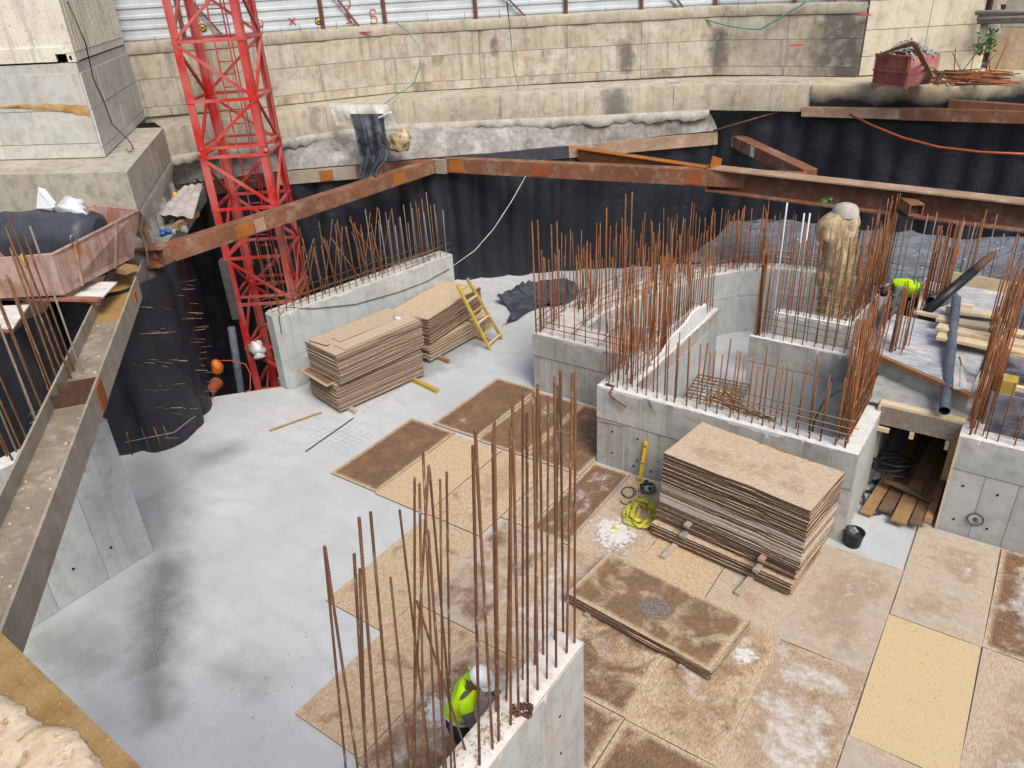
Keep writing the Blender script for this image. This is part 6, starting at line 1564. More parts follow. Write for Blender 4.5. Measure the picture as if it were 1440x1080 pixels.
hang('white_film', 'translucent white film draped over the ledge above the black sheet', 'plastic film', [(463, 545, 147, 5.78, 0), (466, 548, 156, 5.66, 0), (471, 555, 168, 5.4, 0), (474, 558, 176, 5.25, 0)], 'clearplastic', None, .08)
fr = MB()
for s in (0, 1):
    fr.tube([P(466 + 84 * s, 150 + 8 * s, 5.76), P(500 + 20 * s, 172, 5.35), P(535, 172 - 6 * s, 5.35), P(548, 158, 5.7)], .03, 6)
obj('film_edge', fr, M['whiteplastic'], None, 'rolled white edge of the film in front of the black sheet', 'plastic film')
stn = MB(); c_ = P(558, 203, 4.72) + V((-.17, .24, 0)); stn.blob(c_, .27, 22, 16, .3, 0, (1.3, .8, 1.1)); stn.blob(c_ + V((.12, .12, .1)), .2, 14, 12, .4)
obj('stone', stn, M['cream'], None, 'cream lump of exposed stone in the grey sprayed face', 'stone')
# black sheet on the floor by the rear pour
rows = []
tpts = [((698, 428), (742, 408), (790, 402), (812, 412)), ((712, 432), (748, 416), (792, 412), (812, 420)), ((720, 444), (745, 426), (785, 420), (800, 428)), ((712, 458), (738, 440), (765, 430), (775, 434)), ((704, 462), (728, 452), (748, 438), (755, 436))]
for j in range(25):
    row = []; fj = j / 24 * 4; j0 = min(3, int(fj)); g = fj - j0
    for i in range(33):
        fi = i / 32 * 3; i0 = min(2, int(fi)); h = fi - i0
        def gt(a, b): return V((*tpts[a][b],))
        uv = gt(j0, i0).lerp(gt(j0, i0 + 1), h).lerp(gt(j0 + 1, i0).lerp(gt(j0 + 1, i0 + 1), h), g)
        p = P(uv.x, uv.y, .0); z_ = .05 + .16 * abs(mn.noise(V((p.x * 1.8 + p.y * .8, p.y * 1.1, 1)))) + .08 * abs(mn.noise(V((p.x * 5, p.y * 3, 4)))) + .3 * max(0, 1 - j / 7) * (.6 + .6 * abs(mn.noise(V((i * .5, j * .4, 3)))))
        row.append((p.x, p.y, z_))
    rows.append(row)
obj('black_sheet', MB().grid(rows), M['sheet'], None, 'rumpled dark plastic sheet on the slab left of the rear pour', 'plastic sheet')

# ================================================================== SMALL THINGS ON THE FLOOR
def yb(name, a, b, w, h, mat, lb, cat): return block_(name, a, b, w, h, M[mat], lb, None, cat)
yb('timber_stick', P(379, 606, .02), P(452, 580, .02), .05, .03, 'oldwood', 'thin brown stick lying on the slab left of the near stack', 'stick')
yb('timber_stick', P(430, 635, .015), P(497, 588, .015), .02, .02, 'metal_dark', 'thin dark rod lying on the slab in front of the near stack', 'rod')
# saw
sw_p = P(912, 692, .0); sa = thing('circular_saw', 'grey and black circular saw lying by the tank wall', 'circular saw', sw_p)
sx = V((.82, .57, 0)); sy = V((-.57, .82, 0))
obj('base_plate', MB().obox(sw_p + V((0, 0, .035)), sx * .16, sy * .09, V((0, 0, .006))), M['metal_pale'], sa)
obj('blade_guard', MB().lathe(sw_p + V((.02, -.02, .12)), [(.0, -.03), (.11, -.03), (.125, 0), (.11, .03), (0, .03)], 20, 0, tuple(-sy * .6 + V((0, 0, .7)))), M['metal_pale'], sa)
obj('motor', MB().lathe(sw_p + sy * .02 + V((-.02, 0, .1)), [(0, 0), (.065, 0), (.07, .1), (.05, .17), (0, .17)], 14, 0, tuple(sy)), M['cable_black'], sa)
obj('handle', MB().tube([sw_p - sx * .12 + V((0, 0, .08)), sw_p - sx * .16 + V((0, 0, .17)), sw_p - sx * .04 + V((0, 0, .22)), sw_p + sx * .06 + V((0, 0, .17))], .024, 8), M['cable_black'], sa)
obj('arbor', MB().lathe(sw_p + V((.05, -.07, .16)), [(0, .01), (.035, .01), (.04, -.01)], 14, 0, tuple(-sy * .6 + V((0, 0, .7)))), M['metal_dark'], sa)
cpts = [sw_p - sx * .15 + V((0, 0, .05))] + [P(884 + 9 * math.cos(a * 1.0) * (1 + .2 * math.sin(a * .7)), 692 + 7.5 * math.sin(a), .02 + .002 * k) for k, a in enumerate([2 * math.pi * t / 16 for t in range(40)])]
obj('cord', MB().tube(cpts, .008, 5), M['metal_dark'], sa)
# spirit level
la_, lb_ = P(899, 682, .01), PY(909, 620, 11.37); ldv = (lb_ - la_).normalized()
lev = thing('spirit_level', 'yellow spirit level leaning against the tank wall', 'spirit level', la_)
obj('bar', MB().beam(la_, lb_, .065, .028, (0, -1, .2)), M['yellow_paint'], lev)
for f in (.03, .97): obj('end_cap', MB().beam(la_.lerp(lb_, f - .025), la_.lerp(lb_, f + .025), .07, .034, (0, -1, .2)), M['yellow_mark'], lev)
for f in (.12, .5, .88): obj('vial', MB().lathe(la_.lerp(lb_, f) - V((0, .016, 0)), [(0, .004), (.02, .004), (.022, 0)], 10, 0, (0, -1, .2)), M['metal_dark'], lev)
# strap
def ribbon(pts, w, mat, par, name, tw=0):
    rows = [[], []]
    for i, p in enumerate(pts):
        d = (V(pts[min(i + 1, len(pts) - 1)]) - V(pts[max(i - 1, 0)])).normalized(); s_ = d.cross(V((math.sin(i * .55 + tw), math.cos(i * .4 + tw), .9))).normalized() * w / 2
        rows[0].append(V(p) - s_); rows[1].append(V(p) + s_)
    obj(name, MB().grid(rows), mat, par)
stp = thing('ratchet_strap', 'tangled yellow green lashing strap on the powdery floor', 'strap', P(893, 722, 0))
rnd = random.Random(4)
def sp3(ctrl, n=10):
    out = []
    for i in range(len(ctrl) - 1):
        p0, p1, p2, p3 = [V(ctrl[max(0, min(len(ctrl) - 1, i + k))]) for k in (-1, 0, 1, 2)]
        for k in range(n):
            t = k / n; out.append(.5 * ((2 * p1) + (p2 - p0) * t + (2 * p0 - 5 * p1 + 4 * p2 - p3) * t * t + (3 * p1 - p0 - 3 * p2 + p3) * t ** 3))
    out.append(V(ctrl[-1])); return out
for k in range(4):
    cu = []
    for j in range(11):
        a = j * 1.15 + k * 1.7; r_ = (14, 19, 24, 17)[k] * (1 + rnd.uniform(-.25, .25)); cu.append(P(902 + r_ * math.cos(a) * .9, 722 + r_ * .85 * math.sin(a), .04 + .05 * rnd.random() + .03 * (j % 3)))
    ribbon(sp3(cu), .06, M['strap_yellow'], stp, 'band', k)
ribbon(sp3([P(880, 715, .05), P(872, 735, .04), P(862, 742, .06), P(878, 747, .03), P(892, 735, .08), P(900, 715, .1)]), .065, M['strap_yellow'], stp, 'band')
ribbon(sp3([P(861, 743, .04), P(866, 752, .03), P(873, 760, .02), P(877, 765, .02)]), .06, M['strap_yellow'], stp, 'band')
ribbon(sp3([P(872, 702, .03), P(882, 704, .04), P(893, 706, .05), P(905, 704, .06)]), .05, M['strap_yellow'], stp, 'band')
obj('hook', MB().tube([P(873, 705, .04), P(877, 709, .04), P(884, 709, .04), P(887, 706, .05)], .014, 6), M['metal_dark'], stp)
obj('hook', MB().tube([P(876, 761, .03), P(878, 766, .03), P(876, 767, .03)], .012, 6), M['metal_dark'], stp)
rows = []
pc = [P(866 + 46 * math.cos(2 * math.pi * k / 40) * (1 + .35 * mn.noise(V((math.cos(2 * math.pi * k / 40) * 2, math.sin(2 * math.pi * k / 40) * 2, 5)))), 752 + 32 * math.sin(2 * math.pi * k / 40) * (1 + .5 * mn.noise(V((math.cos(2 * math.pi * k / 40) * 2.5, math.sin(2 * math.pi * k / 40) * 2.5, 9)))), .03) for k in range(41)]
cc_ = P(868, 745, .03)
for j in range(9): rows.append([cc_.lerp(p, j / 8) + V((0, 0, .016 * (1 - (j / 8) ** 3) * (1 + mn.noise(p * 7 + V((j, 0, 0)))) - (.004 if j == 8 else 0))) for p in pc])
def falloff(o, nr, nc):
    a = o.data.attributes.new('fall', 'FLOAT', 'POINT')
    for j in range(nr):
        for i in range(nc): a.data[j * nc + i].value = 1 - (j / (nr - 1)) ** 1.2
falloff(obj('powder_spill', MB().grid(rows), M['powder'], None, 'white powder spill under the yellow strap', 'powder', kind='stuff'), 9, 41)
def spill(u, v, ru, rv, lb, seed):
    rows = []; c_ = P(u, v, .03)
    pc = [P(u + ru * math.cos(2 * math.pi * k / 36) * (1 + .6 * mn.noise(V((math.cos(2 * math.pi * k / 36) * 2.2, math.sin(2 * math.pi * k / 36) * 2.2, seed)))), v + rv * math.sin(2 * math.pi * k / 36) * (1 + .6 * mn.noise(V((math.cos(2 * math.pi * k / 36) * 2.2, math.sin(2 * math.pi * k / 36) * 2.2, seed + 7)))), .028) for k in range(37)]
    for j in range(6): rows.append([c_.lerp(p, j / 5) + V((0, 0, .012 * (1 - (j / 5) ** 2) * (1 + mn.noise(p * 7 + V((j, 0, 0)))))) for p in pc])
    falloff(obj('powder_spill', MB().grid(rows), M['powder'], None, lb, 'powder', kind='stuff'), 6, 37)
spill(1047, 923, 24, 17, 'white powder patch beside the corner of the low stack', 2.)
spill(616, 1000, 36, 36, 'white powder heap on the board left of the worker', 3.)
# bucket
bk_ = P(1196, 770, .0) + V((0, .1, 0)); bu = thing('bucket', 'black mortar bucket with a pale trowel inside', 'bucket', bk_)
obj('tub', MB().lathe(bk_, [(0, .005), (.13, .005), (.165, .27), (.175, .27), (.172, .285), (.158, .28), (.125, .03), (0, .03)], 24), M['cable_black'], bu)
obj('mortar', MB().lathe(bk_ + V((0, 0, .2)), [(0, .01), (.08, .02), (.145, .0)], 18), M['metal_dark'], bu)
obj('trowel', MB().beam(bk_ + V((-.06, .03, .2)), bk_ + V((.02, .0, .33)), .1, .012, (0, -1, .5)), M['whiteplastic'], bu)
# orange float and pipe by the crane
of = P(305, 517, .3); oo = thing('float_buoy', 'orange round float hanging by a cord near the crane foot', 'float', of)
obj('ball', MB().blob(of, .2, 16, 12, .12, 0, (.75, .75, 1.1)), M['orange_plastic'], oo)
obj('cord', MB().tube([of + V((0, 0, .2)), P(325, 507, .45), P(345, 512, .4), P(352, 525, .15), P(352, 548, .02), P(345, 552, .02)], .014, 6), M['cable_orange'], oo)
pa_ = P(292, 552, .1); pi_ = thing('drain_pipe', 'terracotta drain pipe end lying at the slab edge', 'pipe', pa_)
dq = V((.55, -.8, .1)).normalized(); obj('pipe', MB().tube([pa_ - dq * .6, pa_ + dq * .12], .17, 18, cap=False), M['orange_pipe'], pi_); obj('bore', MB().tube([pa_ - dq * .6, pa_ + dq * .118], .15, 18, cap=False), M['orange_pipe'], pi_)
gpp = thing('steel_pipe', 'grey steel pipe standing in the crane pit', 'pipe', P(333, 500, -2)); bar('pipe', PV(331, 560, (-16.5, 9.8), (-15.9, 10.4)) + V((-.3, .3, -1)), PV(322, 470, (-16.5, 9.8), (-15.9, 10.4)) + V((-.3, .3, 0)), .1, M['grey_pipe'], gpp, 12)
# bars sticking up from the slab at the pile foot
fb = thing('starter_bars', 'short rusty starter bars round the foot of the membrane piles', 'rebar row', P(230, 620, 0))
for (u, v, du, dv_) in ((186, 640, -10, -32), (212, 636, -14, -36), (229, 634, -12, -38), (242, 630, -9, -38), (257, 618, -6, -34), (270, 612, -5, -36), (285, 585, 2, -40), (282, 600, 2, -36)):
    b_ = P(u, v, 0); t_ = P(u, v, 0) + V((U(-.15, .1), U(-.1, .1), U(.55, .8))); bar('bar', b_, t_, .013, M['rebar'] if du < -11 else M['rebar_old'], fb, 6)
obj('wire', MB().tube([P(176, 622, .35), P(215, 614, .4), P(245, 608, .4), P(265, 592, .45), P(275, 585, .5)], .01, 5), M['rebar_grey'], fb)
# photographer's ledge
pl1, pl2 = P(-60, 830, 6.75), P(260, 1138, 6.75); ed = (pl2 - pl1).normalized(); es = V((ed.y, -ed.x, 0)); es = es if es.dot(V((-pl1.x, -pl1.y, 0)).normalized()) > 0 else -es
lg = thing('ledge_beam', 'ochre sanded ledge beam with pale mortar crust at bottom left', 'ledge', (pl1 + pl2) / 2 - V((0, 0, .35)))
A_, B_ = pl1 - ed * 1.2, pl2 + ed * .6
obj('beam_body', MB().prism([(A_.x, A_.y), (B_.x, B_.y), ((B_ + es * 1.2).x, (B_ + es * 1.2).y), ((A_ + es * 1.2).x, (A_ + es * 1.2).y)], 6.3, 6.75), M['ochre'], lg)
rows = []
q0, q1 = P(-60, 915, 6.77), P(215, 1130, 6.77)
for j in range(21):
    row = []
    for i in range(121):
        f = i / 120; p = q0.lerp(q1, f); jag = .03 * mn.noise(V((f * 7, 1, 1))) + .014 * mn.noise(V((f * 24, 1, 1))) + .006 * mn.noise(V((f * 70, 1, 1))); d = jag + (j / 20) ** 1.2 * .75
        hh = .024 * min(1, j / 1.5) + .006 * mn.noise(V((f * 8, j * .5, 2))) + .006 * mn.noise(V((f * 40, j * 1.5, 2)))
        bump = .05 * math.exp(-((f - .62) / .14) ** 2) * -1
        row.append(p + es * (d + bump + .02) + V((0, 0, -.015 + hh)))
    rows.append(row)
q = NT('mortar_crust', .95); n1 = q.noise(7, 6, rough=.7); n2 = q.noise(60, 6, rough=.75); n3 = q.noise(16, 6, rough=.72, dist=.6)
c = q.mix(q.rng(n1, .35, .62), '#b59c7c', '#d3c2a8'); c = q.mix(q.rng(n3, .54, .66, 0, .85), c, '#8f6a45'); c = q.mix(q.rng(n2, .55, .75, 0, .6), c, '#77644c')
q.col(c); q.bump(n3, .6, .01); q.bump(n2, .7, .004)
obj('mortar_crust', MB().grid(rows), q.mat, lg)

# ================================================================== SIGNS AND MARKS ON THE HOARDING
def fence_pt(u, v):
    best = None
    for a, b in zip(FEN, FEN[1:]):
        t = (b - a).normalized(); nn = V((t.y, -t.x)); a2, b2 = a + nn * .05, b + nn * .05
        p = PV(u, v, a2, b2); f = (V(p[:2]) - a2).dot(t) / (b - a).length
        if -.001 <= f <= 1.001: return p, V((t.x, t.y, 0)), V((nn.x, nn.y, 0))
    return p, V((t.x, t.y, 0)), V((nn.x, nn.y, 0))
GN = 'small round safety signs on the hoarding'
for k, (u, v, kind, lb) in enumerate(((285, 39, 'y', 'round yellow safety sign seen through the crane mast'), (365, 33, 'r', 'round red prohibition sign right of the crane'), (448, 30, 'y', 'round yellow safety sign at the middle of the sheet'))):
    p, t, nn = fence_pt(u, v); s_ = thing('safety_sign', lb, 'sign', p, GN)
    obj('disc', MB().lathe(p, [(0, .006), (.105, .006), (.105, 0)], 24, 0, tuple(nn)), M['yellow_mark'] if kind == 'y' else M['corrugated'], s_)
    obj('ring', MB().lathe(p, [(.08, .008), (.11, .008)], 24, 0, tuple(nn)), M['red_mark'] if kind == 'r' else M['cable_black'], s_)
    for q_ in ((.7, .7),) if kind == 'r' else ((.8, .5), (-.6, .7)):
        d = t * q_[0] + V((0, 0, q_[1])); d.normalize(); obj('stroke', MB().obox(p + nn * .009, d * .068, d.cross(nn) * .012, nn * .002), M['red_mark'] if kind == 'r' else M['cable_black'], s_)
def paint(u, v, strokes, lb, sc=.16):
    p, t, nn = fence_pt(u, v); m = MB()
    for pts in strokes:
        for a, b in zip(pts, pts[1:]):
            A = p + (t * a[0] + V((0, 0, a[1]))) * sc + nn * .008; B = p + (t * b[0] + V((0, 0, b[1]))) * sc + nn * .008; d = (B - A); L = d.length
            if L: d.normalize(); m.obox((A + B) / 2, d * (L / 2 + .008), d.cross(nn) * .016, nn * .001)
    o = obj('paint_mark', m, M['red_mark'], None, lb, 'paint mark', 'red paint marks on the hoarding')
arc = lambda cx, cy, r, a0, a1, n=10: [(cx + r * math.cos(math.radians(a0 + (a1 - a0) * k / n)), cy + r * math.sin(math.radians(a0 + (a1 - a0) * k / n))) for k in range(n + 1)]
paint(487, 10, [arc(0, .6, .7, 160, -60) + [(.0, -.4), (0, -.9)], [(-.1, -1.35), (.1, -1.35)]], 'red painted question mark shape on the hoarding', .2)
paint(490, 26, [[(-.7, .7), (.7, .7), (-.1, -.1), (.6, -.8), (-.6, -.9)]], 'red painted squiggle under the question mark', .14)
paint(525, 23, [arc(0, .5, .5, 20, 300), arc(0, -.5, .55, 150, -160)], 'red painted figure like an eight on the hoarding', .2)
paint(411, 30, [[(-.7, .7), (.7, -.7)], [(.7, .7), (-.7, -.7)]], 'small red painted cross on the hoarding', .13)
wm = MB()
for (u, v) in ((515, 45), (1119, 63), (1213, 21)):
    p = PV(u, v, UFL[1], UFL[2]) if u < 600 else PV(u, v, (-9.7, 25.0), (-5.39, 25.32)); wm.obox(p + V((.06, -.12, 0)), V((.16, .12, 0)), V((.01, -.02, 0)), V((0, 0, .02)))
obj('paint_mark', wm, M['red_mark'], None, 'short red level strokes sprayed on the cream wall', 'paint mark')

# ================================================================== PEOPLE
def skinned(name, verts, edges, radii, mat, parent, sub=2, label=None):
    base = wl(parent)
    me = bpy.data.meshes.new(name); me.from_pydata([tuple(V(v) - base) for v in verts], edges, []); me.materials.append(mat)
    o = bpy.data.objects.new(name, me); C.objects.link(o); o.parent = parent
    md = o.modifiers.new('skin', 'SKIN'); md.use_smooth_shade = True
    for i, r in enumerate(radii):
        sv = me.skin_vertices[0].data[i]; sv.radius = (r, r) if not isinstance(r, tuple) else r; sv.use_root = (i == 0)
    s = o.modifiers.new('sub', 'SUBSURF'); s.levels = sub; s.render_levels = sub
    bpy.context.view_layer.update()
    ev = o.evaluated_get(bpy.context.evaluated_depsgraph_get()); m2 = bpy.data.meshes.new_from_object(ev)
    bpy.data.objects.remove(o); o = bpy.data.objects.new(name, m2); C.objects.link(o); o.parent = parent
    for p in m2.polygons: p.use_smooth = True
    WL[o.name] = base; return o
def person(label, pos, J, cloth):
    """J: joint positions in world coordinates"""
    t = thing('person', label, 'person', pos)
    b = J
    vs = [b['pelvis'], b['chest'], b['neck'], b['head0'], b['head1'], b['head2']]; ed = [(0, 1), (1, 2), (2, 3), (3, 4), (4, 5)]; rr = [.12, .115, .052, .085, .098, .06]
    def add(p, par, r): vs.append(p); ed.append((par, len(vs) - 1)); rr.append(r); return len(vs) - 1
    for s in 'LR':
        i = add(b['sh' + s], 1, .05); i = add(b['el' + s], i, .045); i = add(b['wr' + s], i, .033); h = add(b['ha' + s], i, .04)
        d = (V(b['ha' + s]) - V(b['wr' + s])).normalized(); sdv = d.cross(V((0, 0, 1))); sdv = sdv.normalized() if sdv.length > .1 else V((1, 0, 0)); dn = d.cross(sdv)
        for k, (o_, L) in enumerate(((-.033, .075), (-.011, .085), (.011, .08), (.033, .062))):
            p = V(b['ha' + s]) + sdv * o_ + d * .03; j = add(p, h, .011); j = add(p + d * L * .5 - dn * .006, j, .0095); add(p + d * L * .9 - dn * .03, j, .008)
        p = V(b['ha' + s]) + sdv * .045 - d * .01; j = add(p, h, .013); add(p + d * .045 + sdv * .02, j, .01)
        i = add(b['hi' + s], 0, .1); i = add(b['kn' + s], i, .06); i = add(b['an' + s], i, .042); add(b['to' + s], i, .04)
    skinned('body', vs, ed, rr, M['skin_brown'], t)
    # face: eyes, nose, ears
    hd = V(b['head1']); fw_ = b['face']; up_ = (V(b['head2']) - V(b['head0'])).normalized(); sd2 = fw_.cross(up_).normalized()
    fm = MB(); fm.blob(hd + fw_ * .105 - up_ * .02, .02, 8, 6, .0, 0, (1, 1, 1.4)); obj('nose', fm, M['skin_brown'], t)
    em = MB()
    for s in (-1, 1): em.blob(hd + fw_ * .088 + sd2 * .034 * s + up_ * .012, .011, 8, 6, 0)
    obj('eyes', em, M['cable_black'], t)
    for s in (-1, 1): obj('ear', MB().blob(hd + sd2 * .1 * s - fw_ * .005, .03, 8, 6, .1, 0, (.7, .7, 1.1)), M['skin_brown'], t)
    obj('mouth', MB().beam(hd + fw_ * .096 - up_ * .055 - sd2 * .022, hd + fw_ * .096 - up_ * .055 + sd2 * .022, .008, .008), M['sleeve_grey'], t)
    # clothes
    skinned('trousers', [b['pelvis'], b['waist']] + [b[k + s] for s in 'LR' for k in ('hi', 'kn', 'an')], [(0, 1), (0, 2), (2, 3), (3, 4), (0, 5), (5, 6), (6, 7)], [.15, .15, .118, .085, .072, .118, .085, .072], M['trousers_dark'], t)
    skinned('shirt', [b['chest'], b['waist'], b['collar']] + [b[k + s] for s in 'LR' for k in ('sh', 'el', 'cu')], [(0, 1), (0, 2), (0, 3), (3, 4), (4, 5), (0, 6), (6, 7), (7, 8)], [.175, .16, .095, .088, .068, .052, .088, .068, .052], cloth['sleeve'], t)
    skinned('vest', [b['chest'], b['waist'], b['collar'], b['vsL'], b['vsR'], b['hem']] + [b['shL'], V(b['shL']).lerp(V(b['elL']), .55), b['shR'], V(b['shR']).lerp(V(b['elR']), .55)], [(0, 1), (0, 2), (0, 3), (0, 4), (1, 5), (0, 6), (6, 7), (0, 8), (8, 9)], [.215, .198, .115, .125, .125, .188, .108, .086, .108, .086], M['vest_yellow'], t)
    ax = (V(b['chest']) - V(b['hem'])).normalized()
    for f in (.25, .55):
        c_ = V(b['hem']).lerp(V(b['chest']), f); obj('reflective_band', MB().lathe(c_, [(.176, -.022), (.179, 0), (.176, .022)], 20, 0, tuple(ax)) if False else MB().tube([c_ + (sd3 * math.cos(a) + ax.cross(sd3) * math.sin(a)) * b['girth'] for sd3 in [ax.orthogonal().normalized()] for a in [2 * math.pi * k / 24 for k in range(24)]], .016, 6, closed=True), M['vest_band'], t)
    for s in 'LR': obj('boot', MB().tube([V(b['an' + s]) + V((0, 0, .06)), V(b['an' + s]) - V((0, 0, .02)), V(b['to' + s]) * .6 + V(b['an' + s]) * .4, V(b['to' + s])], [.06, .062, .055, .042], 8), M['boot'], t)
    if cloth.get('helmet'):
        hc = hd + up_ * .035
        rows = []
        for (r_, h_) in ((.132, -.0), (.136, .03), (.125, .075), (.095, .11), (.05, .132), (.0, .138)):
            rows.append([hc + up_ * h_ + (fw_ * math.cos(a) * 1.12 + sd2 * math.sin(a)) * r_ for a in [2 * math.pi * k / 28 for k in range(29)]])
        hm_ = obj('helmet', MB().grid(rows), cloth['helmet'], t)
        obj('brim', MB().grid([[hc + (fw_ * math.cos(a) * 1.12 + sd2 * math.sin(a)) * .13 + up_ * .008 for a in [math.radians(-80 + 160 * k / 16) for k in range(17)]], [hc + fw_ * .035 + (fw_ * math.cos(a) * 1.25 + sd2 * math.sin(a)) * .148 - up_ * .006 for a in [math.radians(-80 + 160 * k / 16) for k in range(17)]]]), cloth['helmet'], hm_)
        obj('ridge', MB().tube([hc + up_ * (.138 * math.cos(a) + .004) + fw_ * .15 * math.sin(a) for a in [math.radians(-70 + 14 * k) for k in range(11)]], .012, 6), cloth['helmet'], hm_)
    return t
# worker behind the foreground wall
f = V((.92, .38, 0)).normalized(); r_ = V((f.y, -f.x, 0)); o_ = V((-4.33, 4.57, 0)); Zv = V((0, 0, 1))
lean = (Zv * .9 + f * .42).normalized()
pel = o_ - f * .12 + Zv * .9; wai = pel + Zv * .14 + f * .02; che = wai + lean * .3; nec = che + lean * .2; col_ = nec - lean * .03; h0 = nec + (lean + f * .3).normalized() * .1; h1 = h0 + (Zv * .8 + f * .5).normalized() * .09; h2 = h1 + (Zv * .85 + f * .3).normalized() * .08
face = (f * .85 - Zv * .5).normalized()
J = dict(pelvis=pel, waist=wai, chest=che, neck=nec, collar=col_, head0=h0, head1=h1, head2=h2, hem=wai - Zv * .1, face=face, girth=.2,
         shR=che + r_ * .2 + lean * .12, shL=che - r_ * .2 + lean * .12, vsR=che + r_ * .13 + lean * .13, vsL=che - r_ * .13 + lean * .13)
for s, q_ in (('R', 1), ('L', -1)):
    J['el' + s] = J['sh' + s] - Zv * .24 + r_ * .1 * q_ + f * .1; J['wr' + s] = J['el' + s] + f * .24 - Zv * .06 - r_ * .06 * q_; J['cu' + s] = J['wr' + s] - f * .02; J['ha' + s] = J['wr' + s] + f * .09 - Zv * .02
    J['hi' + s] = pel + r_ * .1 * q_ - Zv * .05; J['kn' + s] = o_ + r_ * .11 * q_ + f * .05 + Zv * .48; J['an' + s] = o_ + r_ * .12 * q_ - f * .05 + Zv * .1; J['to' + s] = o_ + r_ * .14 * q_ + f * .14 + Zv * .05
wk = person('worker in white helmet and lime vest looking down behind the foreground wall', o_, J, dict(sleeve=M['sleeve_grey'], helmet=M['helmet_white']))
pm = MB(); rnd = random.Random(3)
for k in range(26):
    c_ = che - f * .172 + r_ * rnd.uniform(-.09, .07) - lean * rnd.uniform(-.02, .14); d = V((rnd.uniform(-1, 1), rnd.uniform(-1, 1), rnd.uniform(-1, 1))); d = (d - f * d.dot(f)).normalized()
    pm.obox(c_, d * rnd.uniform(.01, .03), d.cross(f) * .005, f * .01)
obj('vest_print', pm, M['trousers_dark'], wk)
# bent worker at the deck
f = V((-.95, -.3, 0)).normalized(); r_ = V((f.y, -f.x, 0)); o_ = V((-1.95, 18.05, 1.4)) 
pel = o_ - f * .22 + Zv * .72; wai = pel + f * .12 + Zv * .1; che = wai + f * .32 + Zv * .1; nec = che + f * .2 - Zv * .03; col_ = nec - f * .04
h0 = nec + f * .1 - Zv * .06; h1 = h0 + f * .06 - Zv * .08; h2 = h1 + f * .05 - Zv * .05; face = (f * .2 - Zv).normalized()
J = dict(pelvis=pel, waist=wai, chest=che, neck=nec, collar=col_, head0=h0, head1=h1, head2=h2, hem=wai - f * .08 - Zv * .02, face=face, girth=.2,
         shR=che + r_ * .19 + f * .1, shL=che - r_ * .19 + f * .1, vsR=che + r_ * .13 + f * .1, vsL=che - r_ * .13 + f * .1)
for s, q_ in (('R', 1), ('L', -1)):
    J['el' + s] = J['sh' + s] - Zv * .27 + r_ * .03 * q_ + f * .02; J['wr' + s] = J['el' + s] - Zv * .22 + f * .06; J['cu' + s] = J['wr' + s] + Zv * .02; J['ha' + s] = J['wr' + s] - Zv * .07 + f * .02
    J['hi' + s] = pel + r_ * .1 * q_; J['kn' + s] = o_ + r_ * .12 * q_ + f * .1 + Zv * .42; J['an' + s] = o_ + r_ * .12 * q_ - f * .05 + Zv * .1; J['to' + s] = o_ + r_ * .14 * q_ + f * .15 + Zv * .05
w2_ = person('bent over worker in lime vest and grey sleeves behind the deck rebars', o_, J, dict(sleeve=M['sleeve_pale']))
hr = MB().blob(h1 + (h2 - h1) * .4 - face * .02, .112, 14, 10, .06); obj('hair', hr, M['cable_black'], w2_)
obj('yellow_bag', MB().blob(P(1277, 462, 1.9), .17, 10, 8, .4, 0, (1, .8, 1.1)).blob(P(1292, 455, 1.95), .13, 9, 7, .4, 0, (1.2, .8, .8)), M['yellow_paint'], None, 'bright yellow crumpled bag hanging among the deck rebars', 'bag')

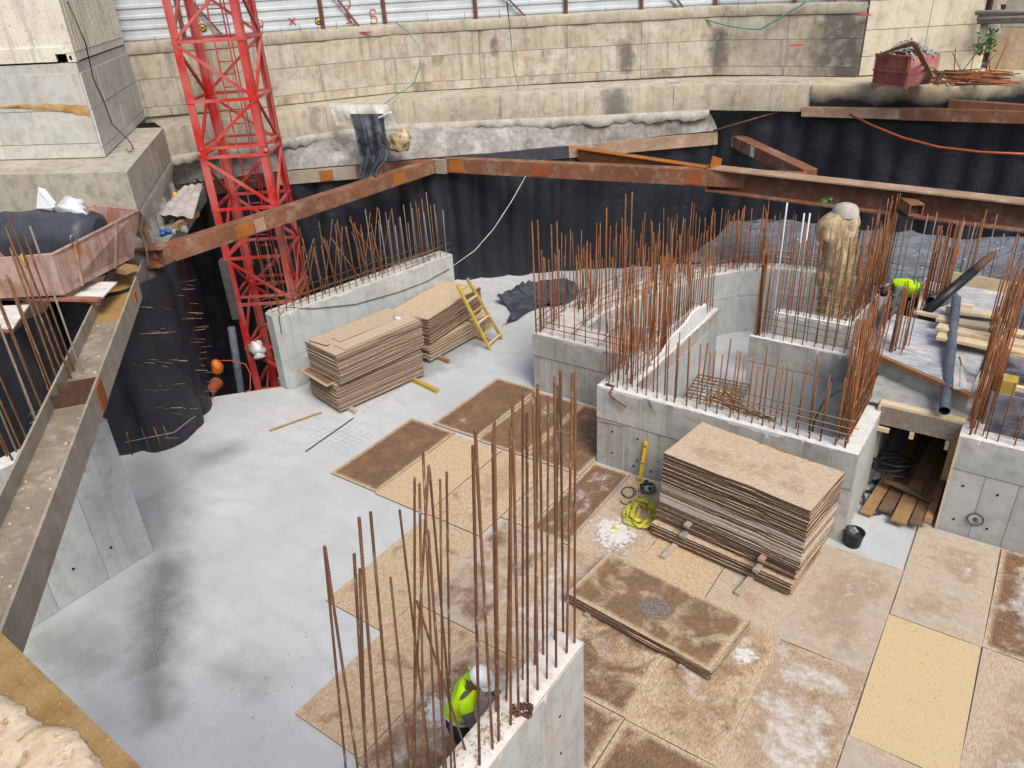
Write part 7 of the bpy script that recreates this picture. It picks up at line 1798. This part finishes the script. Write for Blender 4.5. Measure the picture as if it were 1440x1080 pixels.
# ================================================================== SITE LITTER
dm_ = MB(); rnd = random.Random(11)
for k in range(420):
    x, y = rnd.uniform(-8, 1.8), rnd.uniform(3, 12.4)
    z = .03; d = V((rnd.uniform(-1, 1), rnd.uniform(-1, 1), 0)).normalized(); L = rnd.uniform(.008, .035)
    dm_.beam((x, y, z), V((x, y, z)) + d * L, rnd.uniform(.005, .014), .004)
obj('wood_chips', dm_, M['oldwood'], None, 'tiny wood chips littering the floor boards', 'wood chips', kind='stuff')
dm_ = MB()
for k in range(150):
    x, y = rnd.gauss(-8.8, 1.6), rnd.gauss(8.5, 3.5); dm_.blob((x, y, .004), rnd.uniform(.003, .012), 5, 3, .4)
obj('grit', dm_, M['cap'], None, 'specks of grit on the grey slab', 'grit', kind='stuff')

jm = MB()
for (u0, v0, u1, v1) in ((480, 600, 590, 527), (590, 527, 690, 478), (690, 478, 728, 462)):
    a, b = P(u0, v0, .002), P(u1, v1, .002); jm.beam(a, b, .018, .003)
obj('slab_joint', jm, M['wall_pour'], kind='structure')
jm = MB(); g0, g1, g2 = P(433, 613, .002), P(481, 634, .002), P(478, 594, .002)
for k in range(7):
    f = k / 6; jm.beam(g0.lerp(g1, f), g0.lerp(g1, f) + (g2 - g0), .008, .003); jm.beam(g0 + (g2 - g0) * f, g1 + (g2 - g0) * f, .008, .003)
obj('grid_imprint', jm, M['wall_pour'], kind='structure')

edge_smear(tk, (-6.3, 11.377), (-1.5, 11.377), TZ); edge_smear(tk, (-1.487, 11.4), (-1.487, 13.25), TZ, .09); edge_smear(tk, (-5.638, 16.0), (-5.638, 11.75), TZ, .06)
edge_smear(m1, (-4.53, 14.929), (-1.95, 14.929), TZ, .06); edge_smear(m2, (-4.48, 16.419), (-2.83, 16.419), TZ, .1, 'foam_white'); edge_smear(rk, (-9.12, 13.351), (-6.31, 13.351), RZ, .07, 'wall_top_rough')
edge_smear(rw, (-.24, 12.574), (5, 12.574), RWZ, .05); edge_smear(fw, (fx1 + .009, -1), (fx1 + .009, fy1), FZ, .05, 'fore_top'); edge_smear(fw, (fx1, fy1 + .002), (fx0, fy1 + .002), FZ, .05, 'fore_top')
edge_smear(lw, (-11.806, -2.5), (-11.806, 4.82), LZ, .03); edge_smear(sw, (sA.x + .14 * sd_.x, sA.y + .14 * sd_.y), (sB.x, sB.y), SZ, .05)
tie_holes(tk, [(x, 11.386, z) for x in (-5.95, -5.4, -4.3, -3.75, -3.2, -2.1) for z in (.35, .85)], (0, -1, 0))
tie_holes(rw, [(x, 12.582, z) for x in (0., .5, 1.1) for z in (.3, 1.0)], (0, -1, 0))
tie_holes(fw, [(fx1 + .01, y, z) for y in (3.6, 4.5) for z in (.6, 1.4, 2.0)], (1, 0, 0))
